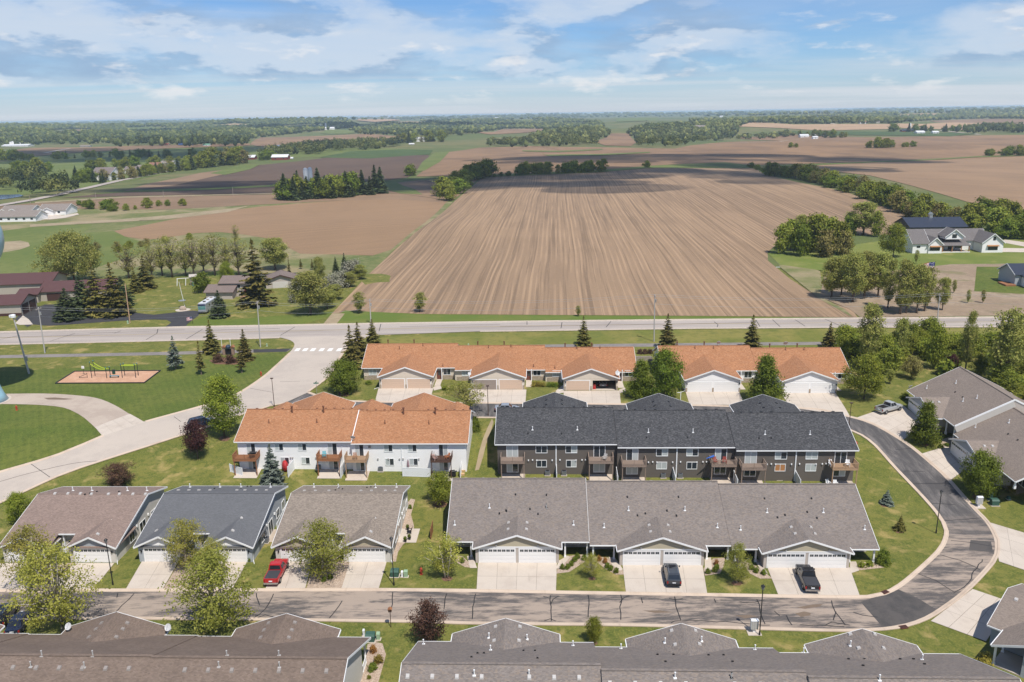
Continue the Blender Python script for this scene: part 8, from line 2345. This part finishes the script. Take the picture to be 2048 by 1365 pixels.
# ================================================================== houses beyond the highway
MAROON = m_plain('maroon_metal_roof', (.100, .050, .046), .5, .12, .6); TANMET = m_plain('tan_metal_wall', (.40, .355, .30), .6, .08); BRWN = m_plain('brown_trim', (.07, .035, .03), .6); CHARW = m_plain('charcoal_wall', (.075, .075, .08), .7)
R_SP = m_shingle('brown_grey_shingles', (.20, .155, .135), .15); R_FH = m_shingle('grey_farmhouse_shingles', (.16, .145, .14), .15); NAVYR = m_plain('navy_metal_roof', (.035, .042, .062), .45, .1, .6)
def gable(h, x0, x1, y0, y1, ze, p, roofm, wallm, axis='x', ov=.4, trim=None, base=-.6):
 """simple gabled volume with roof, walls and rake boards as parts of a house"""
 R = h.r; T_ = .15
 if axis == 'x':
  yr = (y0 + y1) / 2; zr = ze + ((y1 - y0) / 2 + ov) * p
  mb = MB(); mb.slab((x0 - ov, y0 - ov, ze), (x1 + ov, y0 - ov, ze), (x1 + ov, yr, zr), (x0 - ov, yr, zr), T_); mb.slab((x1 + ov, y1 + ov, ze), (x0 - ov, y1 + ov, ze), (x0 - ov, yr, zr), (x1 + ov, yr, zr), T_)
  rf = mb.build('roof', roofm, R)
  mb = MB(); mb.prism_x([(y0, base), (y1, base), (y1, ze + ov * p - T_ - .02), (yr, zr - T_ - .02), (y0, ze + ov * p - T_ - .02)], x0, x1); mb.build('wall', wallm, R)
  if trim:
   for xx in (x0 - ov - .04, x1 + ov + .04):
    mb = MB(); mb.beam((xx, y0 - ov, ze - .1), (xx, yr, zr - .1), .06, .28); mb.beam((xx, yr, zr - .1), (xx, y1 + ov, ze - .1), .06, .28); mb.build('rake_board', trim, R)
 else:
  xr = (x0 + x1) / 2; zr = ze + ((x1 - x0) / 2 + ov) * p
  mb = MB(); mb.slab((x0 - ov, y1 + ov, ze), (x0 - ov, y0 - ov, ze), (xr, y0 - ov, zr), (xr, y1 + ov, zr), T_); mb.slab((x1 + ov, y0 - ov, ze), (x1 + ov, y1 + ov, ze), (xr, y1 + ov, zr), (xr, y0 - ov, zr), T_)
  rf = mb.build('roof', roofm, R)
  mb = MB(); mb.prism_y([(x0, base), (x1, base), (x1, ze + ov * p - T_ - .02), (xr, zr - T_ - .02), (x0, ze + ov * p - T_ - .02)], y0, y1); mb.build('wall', wallm, R)
  if trim:
   for yy in (y0 - ov - .04, y1 + ov + .04):
    mb = MB(); mb.beam((x0 - ov, yy, ze - .1), (xr, yy, zr - .1), .06, .28); mb.beam((xr, yy, zr - .1), (x1 + ov, yy, ze - .1), .06, .28); mb.build('rake_board', trim, R)
 return rf
def bigdoor(h, face, pl, a0, a1, z1, mat, nm='shed_door'):
 mb = MB(); fbox(mb, face, pl, a0, a1, .0, .06, .05, z1)
 n = 4
 for k in range(1, n): fbox(mb, face, pl, a0, a1, .06, .075, z1 * k / n - .03, z1 * k / n + .03)
 return mb.build(nm, mat, h.r)
# maroon sheds
pa = g(44, 632)
sh = House('shed', 'long maroon-roofed shed with two dark doors at the left edge', 'shed', pa, .12)
gable(sh, -26, 0, 0, 11, 3.6, .34, MAROON, TANMET, 'x', .5, BRWN)
bigdoor(sh, '+x', 0, 1.0, 5.2, 3.2, BRWN); bigdoor(sh, '+x', 0, 5.9, 10.2, 3.2, BRWN); mb = MB(); mb.box(-26, 0, -.03, -.003, -.4, .9); mb.build('wainscot', BRWN, sh.r); window(sh.r, '-y', 0, -10, -8.6, 1.9, 2.8)
sh = House('shed', 'tall maroon-roofed shed behind the long one', 'shed', g(38, 610) + Vector((2, 14, 0)), .12); gable(sh, -30, 1, 0, 14, 4.2, .34, MAROON, TANMET, 'x', .5, BRWN)
pc = g(112, 606); sh = House('garage_house', 'maroon-roofed garage building beside the spruce clump', 'garage', pc + Vector((0, 3, 0)), .15)
gable(sh, -6, 16, 0, 12, 3.2, .36, MAROON, TANMET, 'x', .5, BRWN); gable(sh, -12, -6, -2, 6, 2.9, .3, MAROON, TANMET, 'x', .4, BRWN)
bigdoor(sh, '-y', -2, -9.8, -6.4, 2.6, BRWN, 'garage_door'); entry_door(sh.r, '-y', -2, -11.6, -10.7, 0, m_plain('red_white_door', (.5, .12, .1))); bigdoor(sh, '-y', 0, -4, .5, 2.6, BRWN, 'garage_door')
# split level house and its garage
ph = g(413, 600); h = House('split_level_house', 'brown-grey-roofed split-level house with red door behind the motorhome', 'house', ph, -.02)
s_ = 1.0
gable(h, 3.5, 13, 4, 13, 4.6, .33, R_SP, S_TAU, 'x', .6, BRWN); gable(h, 0, 8.5, 0, 9, 2.5, .33, R_SP, S_TAU, 'x', .6, BRWN)
window(h.r, '-y', 4, 7.0, 10.0, 2.9, 4.1, 2); entry_door(h.r, '-y', 4, 11.3, 12.3, 1.4, m_plain('crimson_door', (.28, .015, .02)))
mb = MB();
for k in range(7): mb.box(10.5, 12.8, 1.0 + k * .42, 1.44 + k * .42, -.4, .2 + k * .17)
mb.build('steps', m_plain('brick_steps', (.40, .25, .17), .9, .2, 5), h.r)
pg_ = g(545, 578); h = House('detached_garage', 'small tan garage with brown-grey roof right of the large spruce', 'garage', pg_, .25)
gable(h, -2, 8, 0, 9, 2.8, .34, R_SP, S_TAU, 'y', .6, BRWN); window(h.r, '+x', 8, 3, 4.4, 1.2, 2.2); bigdoor(h, '-y', 0, .2, 5.2, 2.3, S_BEI, 'garage_door')
e = empty('swing_set', g(366, 572), .3, 'white wooden swing set with a small roofed fort', 'swing set')
for x_ in (-1.6, 1.2): mb = MB(); mb.tube([(x_ - .3, -.8, 0), (x_, 0, 2.6), (x_ - .3, .8, 0)], .08, 6); mb.build('leg', WHITE, e)
mb = MB(); mb.tube([(-1.8, 0, 2.6), (4.2, 0, 2.6)], .1, 6); mb.build('beam', WHITE, e)
for x_ in (-.6, .6):
 mb = MB(); mb.tube([(x_ - .25, 0, 2.6), (x_ - .25, 0, .5)], .02, 4); mb.tube([(x_ + .25, 0, 2.6), (x_ + .25, 0, .5)], .02, 4); mb.build('rope', BLACK, e); mb = MB(); mb.box(x_ - .3, x_ + .3, -.1, .1, .46, .5); mb.build('seat', BLACK, e)
mb = MB(); mb.box(2.6, 4.6, -1, 1, 1.3, 1.45);
for x_ in (2.7, 4.5):
 for y_ in (-.9, .9): mb.box(x_ - .07, x_ + .07, y_ - .07, y_ + .07, 0, 3.2)
mb.build('fort', WOODP, e); mb = MB(); mb.slab((2.3, -1.3, 3.1), (4.9, -1.3, 3.1), (4.9, 0, 3.9), (2.3, 0, 3.9), .08); mb.slab((4.9, 1.3, 3.1), (2.3, 1.3, 3.1), (2.3, 0, 3.9), (4.9, 0, 3.9), .08); mb.build('fort_roof', m_plain('canvas_roof', (.42, .38, .34), .9), e)
mb = MB(); mb.beam((3.4, -1.0, 1.4), (3.6, -3.2, .2), .5, .06); mb.build('slide', GRN, e)
e = empty('yard_boulder', g(366, 621), 0, 'rounded tan boulder in a stone ring on the yard lawn', 'boulder'); mb = MB(); mb.ball((0, 0, .5), 1.1, 10, 7, 0, (1, .8, .8)); mb.build('boulder', ROCK, e); mb = MB(); mb.lathe([(2.2, 0), (2.2, .16), (1.9, .16)], 18); mb.build('edging_ring', CONC, e)
e = empty('yard_pole', g(370, 615), 0, 'thin white pole with a round ornament on the yard lawn', 'pole'); mb = MB(); mb.tube([(0, 0, 0), (-.9, 0, 8.0)], [.08, .05], 6); mb.build('pole', WHITE, e); mb = MB(); mb.lathe([(.05, -.05), (1.1, -.04), (1.1, .04), (.05, .05)], 16, (-.6, -.2, 2.2)); mb.build('ornament', GREYM, e)
# white farmhouse and pole barn
pw_ = g(1822, 507); fx = scale_at(pw_)[0]
h = House('farmhouse', 'white farmhouse with grey gables and a timber porch at right', 'farmhouse', pw_, -.03)
Wd = (2000 - 1822) / fx
k_ = Wd / 100
X_ = lambda px_: (px_ - 1822) / fx
gable(h, X_(1856), X_(1985), 6, 17, 3.9, .68, R_FH, S_WHT, 'x', .5, WHITE)
gable(h, X_(1822), X_(1852), -1, 12, 3.9, .70, R_FH, S_WHT, 'x', .5, WHITE); gable(h, X_(1852), X_(1878), -1.5, 8, 3.6, .9, R_FH, S_WHT, 'y', .5, WHITE)
gable(h, X_(1958), X_(1999), -1, 12, 3.9, .82, R_FH, S_WHT, 'y', .5, WHITE); gable(h, X_(1893), X_(1928), 2.5, 9, 5.9, .78, R_FH, S_WHT, 'y', .5, WHITE, 5.0)
TIM = m_plain('timber_post', (.32, .16, .07), .7)
mb = MB(); mb.slab((X_(1880), 0, 2.9), (X_(1938), 0, 2.9), (X_(1938), 6.5, 4.4), (X_(1880), 6.5, 4.4), .2); mb.build('porch_roof', R_FH, h.r); mb = MB(); mb.box(X_(1880), X_(1938), 0, 6, -.5, .4); mb.build('porch_floor', CONC, h.r); mb = MB(); mb.box(X_(1880), X_(1938), -.03, .0, -.3, .4); mb.build('porch_skirt', WHITE, h.r)
for px_ in (1884, 1903, 1921, 1936): mb = MB(); mb.box(X_(px_) - .16, X_(px_) + .16, .2, .52, .4, 2.7); mb.build('porch_post', TIM, h.r)
for a, b, f_, pl, z0, z1, m_ in ((1855.5, 1874, '-y', -1.5, 1.3, 2.6, 3), (1970, 1988, '-y', -1, 1.2, 2.6, 3), (1906, 1914, '-y', 2.5, 5.6, 6.9, 1), (1887, 1900, '-y', 6, .9, 2.6, 1), (1922, 1934, '-y', 6, .9, 2.6, 1), (1978, 1982, '-y', -1, 5.0, 6.2, 0)):
 window(h.r, f_, pl, X_(a), X_(b), z0, z1, m_, GLASS, BLACK)
for a, b in ((1854, 1876), (1967, 1990)):
 mb = MB(); y_ = -1.5 if a < 1900 else -1; mb.slab((X_(a), y_ - .8, 2.75), (X_(b), y_ - .8, 2.75), (X_(b), y_, 3.1), (X_(a), y_, 3.1), .1); mb.build('window_hood', TIM, h.r)
entry_door(h.r, '-y', 6, X_(1909), X_(1915), .4, BLACK); window(h.r, '-y', -1, X_(1830), X_(1836), 2.4, 3.0, 0, GLASS, BLACK)
pb_ = g(1818, 476); fx = scale_at(pb_)[0]; h = House('pole_barn', 'dark pole barn with navy metal roof behind the farmhouse', 'barn', pb_, -.03)
gable(h, 0, 112 / fx, 0, 16, 4.6, .40, NAVYR, CHARW, 'x', .4, BLACK); mb = MB(); mb.box(52 / fx, 58 / fx, 7.4, 8.8, 7.4, 9.2); mb.prism_y([(51 / fx, 9.2), (59 / fx, 9.2), (55 / fx, 10.2)], 7.2, 9.0); mb.build('cupola', GREYM, h.r)
pe = g(2028, 574); h = House('house', 'dark-roofed house cut off by the right edge beyond the highway', 'house', pe, -.05); gable(h, 0, 14, 0, 10, 4.0, .5, NAVYR, S_BLU, 'x', .5, WHITE); gable(h, 2, 9, -5, 2, 3.6, .5, NAVYR, S_WHT, 'y', .5, BRWN); mb = MB(); mb.box(-3.2, 0, -1, 4, -.4, .9); mb.build('deck', CEDAR, h.r)
px_drape('round_patio', [(1996, 549), (2006, 546), (2030, 547), (2032, 556), (2010, 558), (1999, 554)], .2, CONC, smooth=True)

# ================================================================== far buildings
def far_house(px0, px1, py, top, label, roofm, wallm, depth=10, name='house', cat='house', win=4, rot=0.0, pitch=.45, front=None, group=None):
 p = g(px0, py); fx, fz = scale_at(p); L = (px1 - px0) / fx; Ht = (py - top) / fz
 h = House(name, label, cat, p, rot, group)
 rise = min(depth / 2 * pitch, Ht * .6); ze = Ht - rise + .1
 gable(h, 0, L, 0, depth, ze, rise / (depth / 2 + .5), roofm, wallm, 'x', .5, WHITE, -1.5)
 if front:
  for a, b in front:
   gable(h, a * L, b * L, -2.5, depth * .4, ze, .45, roofm, wallm, 'y', .5, WHITE, -1.5)
   mb = MB(); mb.box(a * L + 1, b * L - 1, -2.56, -2.5, 0, min(2.2, ze * .8)); mb.build('garage_door', DOORW, h.r)
 for i in range(win):
  c = L * (i + .5) / win
  mb = MB(); mb.box(c - .7, c + .7, -.05, -.004, ze * .38, ze * .78); mb.build('window', GLASS, h.r)
 return h
R_FG = m_shingle('pale_far_shingles', (.24, .205, .18), .1); WHITER = m_plain('white_metal_roof', (.62, .62, .62), .5); REDB = m_plain('barn_red', (.20, .045, .035), .7); GALV = m_plain('silo_white', (.62, .61, .58), .5)
far_house(78, 132, 431, 411, 'new white house with grey gables beyond the meadow, right-hand one', R_FG, S_WHT, 14, win=2, front=[(.02, .3), (.22, .62)]); far_house(2, 62, 430, 414, 'new white house with grey gables beyond the meadow, rear left one', R_FG, S_WHT, 14, win=2, front=[(.0, .3), (.3, .65)]); far_house(-20, 72, 445, 425, 'low white duplex with long grey roof nearest the meadow', R_FG, S_WHT, 13, win=6)
px_drape('gravel_track', [(80, 440), (85, 430), (110, 428), (125, 432), (155, 427), (158, 430), (130, 437), (100, 440)], .2, CONC)
R_FL = m_shingle('lodge_shingles', (.19, .155, .145), .1)
far_house(184, 222, 362, 337, 'large grey-roofed lodge beside the road at left', R_FL, S_WHT, 26, win=3); far_house(248, 282, 348, 334, 'grey-roofed house right of the large lodge', R_FL, S_WHT, 18, win=3); far_house(273, 290, 338, 331, 'small white roadside house behind the grey-roofed one', R_FG, S_WHT, 12, win=2); far_house(297, 320, 334, 326, 'red-brown-roofed house in the roadside row at left', m_shingle('red_far', (.25, .13, .09), .1), S_BEI, 14, win=3); far_house(322, 345, 332, 322, 'tan-roofed house in the roadside row at left', R_FG, S_BEI, 14, win=3); far_house(352, 372, 336, 323, 'dark blue-grey roadside house at the end of the row', NAVYR, S_BLU, 14, win=3)
far_house(493, 509, 320, 311, 'small red barn with white roof in the trees', WHITER, REDB, 14, 'barn', 'barn', 1); far_house(543, 575, 321, 310, 'long red barn with white roof', WHITER, REDB, 16, 'barn', 'barn', 2); far_house(533, 552, 316, 309, 'open shed with pale roof behind the long red barn', WHITER, CHARW, 12, 'shed', 'shed', 0); far_house(576, 585, 319, 315, 'tiny white shed right of the long red barn', WHITER, S_WHT, 8, 'shed', 'shed', 0); far_house(465, 480, 322, 315, 'white house in the grove left of the red barns', WHITER, S_WHT, 10, win=2)
far_house(632, 668, 380, 358, 'white farm shed hidden among the spruces', WHITER, S_WHT, 14, 'barn', 'barn', 2); far_house(684, 692, 366, 359, 'small white shed at the right of the farm spruces', WHITER, S_WHT, 8, 'shed', 'shed', 0)
def silo(px, py, top, wpx, label, mat=None):
 p = g(px, py); fx, fz = scale_at(p); r = wpx / 2 / fx; h = (py - top) / fz
 e = empty('silo', p, 0, label, 'silo', 'silos'); mb = MB(); mb.lathe([(r, -2), (r, h - r)], 16); mb.build('barrel', mat or GALV, e, smooth=True); mb = MB(); mb.ball((0, 0, h - r), r * 1.01, 16, 10); mb.build('dome', WHITER, e, smooth=True)
silo(613, 372, 336, 9, 'left white-domed silo behind the farm spruces'); silo(622, 371, 335, 9, 'right white-domed silo behind the farm spruces'); silo(1819, 262, 247, 4.5, 'pale silo of the upland farm at right'); silo(642, 259, 249, 2.5, 'short silo of the distant white farm'); silo(652, 259, 246.5, 3.5, 'tall silo of the distant white farm'); silo(26, 292, 283, 5, 'left bin of the plant on the left horizon'); silo(22, 292, 284, 5, 'second bin of the plant on the left horizon'); silo(40, 291, 285, 3, 'slim bin of the plant on the left horizon')
far_house(634, 668, 260, 255, 'distant white farm below the wooded hill', WHITER, S_WHT, 20, 'barn', 'barn', 3); far_house(3, 56, 294, 289.5, 'pale plant buildings on the left horizon', WHITER, GALV, 30, 'plant', 'plant', 4); far_house(829, 852, 284, 275, 'white house among the trees on the plain', WHITER, S_WHT, 14, win=3); far_house(818, 828, 290, 287, 'small tan shed left of the white house on the plain', WHITER, S_BEI, 10, 'shed', 'shed', 1)
far_house(1389, 1411, 262, 251, 'tall white manor in the large wood', R_FG, S_WHT, 16, win=4, pitch=.8); far_house(1452, 1462, 258, 253, 'small white house right of the manor wood', R_FG, S_WHT, 10, win=2); far_house(1601, 1618, 276, 269, 'white barn of the upland farm, left one', WHITER, S_WHT, 16, 'barn', 'barn', 1); far_house(1626, 1648, 273, 268, 'long white barn of the upland farm', WHITER, S_WHT, 14, 'barn', 'barn', 2); far_house(1626, 1636, 279, 273, 'small white shed of the upland farm', WHITER, S_WHT, 10, 'shed', 'shed', 1)
far_house(1805, 1830, 264, 259, 'dark shed beside the silo at right', NAVYR, REDB, 16, 'shed', 'shed', 1); far_house(1834, 1850, 268, 262, 'white-roofed shed right of the silo', WHITER, S_WHT, 16, 'shed', 'shed', 1); far_house(1866, 1878, 268, 262.5, 'white house right of the silo farm', WHITER, S_WHT, 12, win=2); far_house(1720, 1732, 248, 243, 'red-roofed house in the distant fields at right', m_plain('red_roof', (.3, .06, .05)), S_WHT, 12, win=2); far_house(1737, 1746, 240, 235, 'pale house in the ridge wood at right', R_FG, S_WHT, 12, win=2); far_house(1752, 1760, 247, 242, 'grey house in the distant fields at right', R_FG, S_BEI, 12, win=2)
far_house(160, 178, 295, 291, 'grey shed beside the brown field at left', R_FG, S_BEI, 14, 'shed', 'shed', 1); far_house(318, 336, 292, 287.5, 'red shed beside the dark tree belt', REDB, S_BEI, 14, 'shed', 'shed', 1); far_house(357, 385, 292, 286.5, 'long blue-roofed shed above the golf course', m_plain('blue_roof', (.04, .08, .2)), CHARW, 16, 'shed', 'shed', 2); far_house(406, 419, 293, 288, 'green-roofed cottage above the golf course', m_plain('green_roof', (.15, .3, .2)), S_WHT, 10, 'cottage', 'house', 1); far_house(553, 561, 296, 290.5, 'small white house by the brown field left of centre', WHITER, S_WHT, 12, win=1); far_house(775, 782, 238, 234.5, 'tiny white farm on the distant ridge', WHITER, S_WHT, 20, win=1)
for a, b, c, d, lb in ((1440, 1446, 237, 232, 'white barn on the right skyline'), (990, 998, 238, 235, 'white shed on the centre skyline'), (1066, 1075, 249, 246, 'pale farm shed in the centre distance'), (1590, 1598, 247, 244, 'white shed in the right distance')):
 far_house(a, b, c, d, lb, WHITER, S_WHT, 16, 'barn', 'barn', 1)
# far roads
PALER = m_plain('pale_gravel_road', (.46, .40, .32), .95)
def far_road(nm, pts, w, mat, off=.2):
 P = yline_resample(gl(pts), 15)
 mb = MB(); ribbon(mb, P, [(-w / 2, off * 1.5), (w / 2, off * 1.5)]); tag(mb.build(nm, mat, None, uv=False), kind='structure')
far_road('county_road', [(-40, 420), (0, 412), (60, 402), (120, 390), (180, 376), (240, 362), (300, 350), (360, 340)], 8, HWY, .3); far_road('county_road', [(1635, 238), (1645, 246), (1700, 252), (1760, 257)], 12, PALER, .5); far_road('county_road', [(1880, 262), (1920, 266), (1960, 270)], 10, PALER, .5); far_road('county_road', [(90, 307), (110, 303), (140, 298)], 8, PALER, .5); far_road('county_road', [(500, 298), (620, 293), (640, 290)], 8, PALER, .4); far_road('county_road', [(1450, 288), (1560, 284), (1620, 280)], 4, PALER, .4)
# ================================================================== overhead clouds whose shadows fall on the fields, and the haze
t = NT('cloud_white')
t.t.nodes.remove(t.b)
tb = t.n('ShaderNodeBsdfTransparent'); db = t.n('ShaderNodeBsdfDiffuse'); db.inputs[0].default_value = (.9, .9, .92, 1); tl = t.n('ShaderNodeBsdfTranslucent'); tl.inputs[0].default_value = (.9, .9, .92, 1)
m1 = t.n('ShaderNodeMixShader'); m1.inputs[0].default_value = .5; t.l(db.outputs[0], m1.inputs[1]); t.l(tl.outputs[0], m1.inputs[2])
m2 = t.n('ShaderNodeMixShader'); t.val(m2.inputs[0], t.ramp(t.noise(t.coord('Object'), .02, 5, .6), .32, .55, .06, .46)); t.l(tb.outputs[0], m2.inputs[1]); t.l(m1.outputs[0], m2.inputs[2]); t.l(m2.outputs[0], t.t.nodes['Material Output'].inputs[0])
CLOUDM = t.mat
def cloud(target, rx, ry, seed, label, alt=850):
 r = random.Random(seed); c = Vector(target) + TO_SUN * (alt / TO_SUN.z)
 mb = MB()
 v, f = ICO[2]
 for i in range(26):
  a = r.uniform(0, 6.28); q = math.sqrt(r.uniform(0, 1)); s_ = r.uniform(.16, .34)
  ctr = Vector((c.x + rx * q * math.cos(a), c.y + ry * q * math.sin(a), c.z + r.uniform(0, 40)))
  mb.add([(ctr.x + p[0] * rx * s_ * r.uniform(.95, 1.05), ctr.y + p[1] * ry * s_ * 1.3, ctr.z + p[2] * 50 * s_ * 2) for p in v], [tuple(x) for x in f])
 return tag(mb.build('cloud', CLOUDM, None, uv=False, smooth=True), label, 'cloud', kind='stuff')
cloud(g(1180, 364), 190, 85, 3, 'drifting cloud that shades the top of the ploughed field')
cloud(g(1560, 338) + Vector((-30, 0, 0)), 130, 70, 7, 'drifting cloud that shades the right end of the ploughed field')
cloud(g(640, 372), 170, 60, 5, 'drifting cloud that shades the farm spruces and dark field')
cloud(g(1420, 318), 260, 90, 9, 'drifting cloud that shades the upland field'); cloud(g(260, 310), 330, 240, 11, 'drifting cloud that shades the golf course'); cloud(g(700, 250), 900, 500, 13, 'drifting cloud that shades the far woods', 1400)
hz = MB(); hz.box(-26000, 26000, -400, 29900, -14, 61); hzo = hz.build('haze', [], None, uv=False)
t = NT('haze_air'); t.t.nodes.remove(t.b)
pv = t.n('ShaderNodeVolumePrincipled'); pv.inputs['Color'].default_value = (.62, .80, 1.0, 1); pv.inputs['Density'].default_value = 0.00008; pv.inputs['Anisotropy'].default_value = 0.0
t.l(pv.outputs[0], t.t.nodes['Material Output'].inputs['Volume'])
hzo.data.materials.clear(); hzo.data.materials.append(t.mat)
tag(hzo, 'thin blue haze over the whole countryside', 'haze', kind='stuff')

# gap between the orange-roofed rows
gw = empty('retaining_wall', g(1288, 722), A0, 'low grey block wall in the gap between the orange-roofed rows', 'wall')
bm_ = MB(); bm_.box(-.22, .22, -.15, .15, 0, .2); bme = bm_.mesh('block', m_plain('grey_block', (.30, .26, .22), .9, .2))
for j in range(5):
 for i in range(9):
  ob = link(bpy.data.objects.new('block', bme), gw); ob.location = (-2 + i * .46 + (j % 2) * .22, j * .05, j * .21)
for a_ in (1280, 1290, 1300):
 T('shrubp', a_, 708, 698, 13, 'brown hedge bush in the gap between the orange-roofed rows', 'brown hedge in the gap', 'shrub', 'shrub')

px_drape('worn_path', [(978, 850), (984, 838), (987, 845), (982, 862), (972, 890), (966, 915), (958, 940), (950, 942), (958, 905), (966, 878)], .03, DRY, smooth=True)
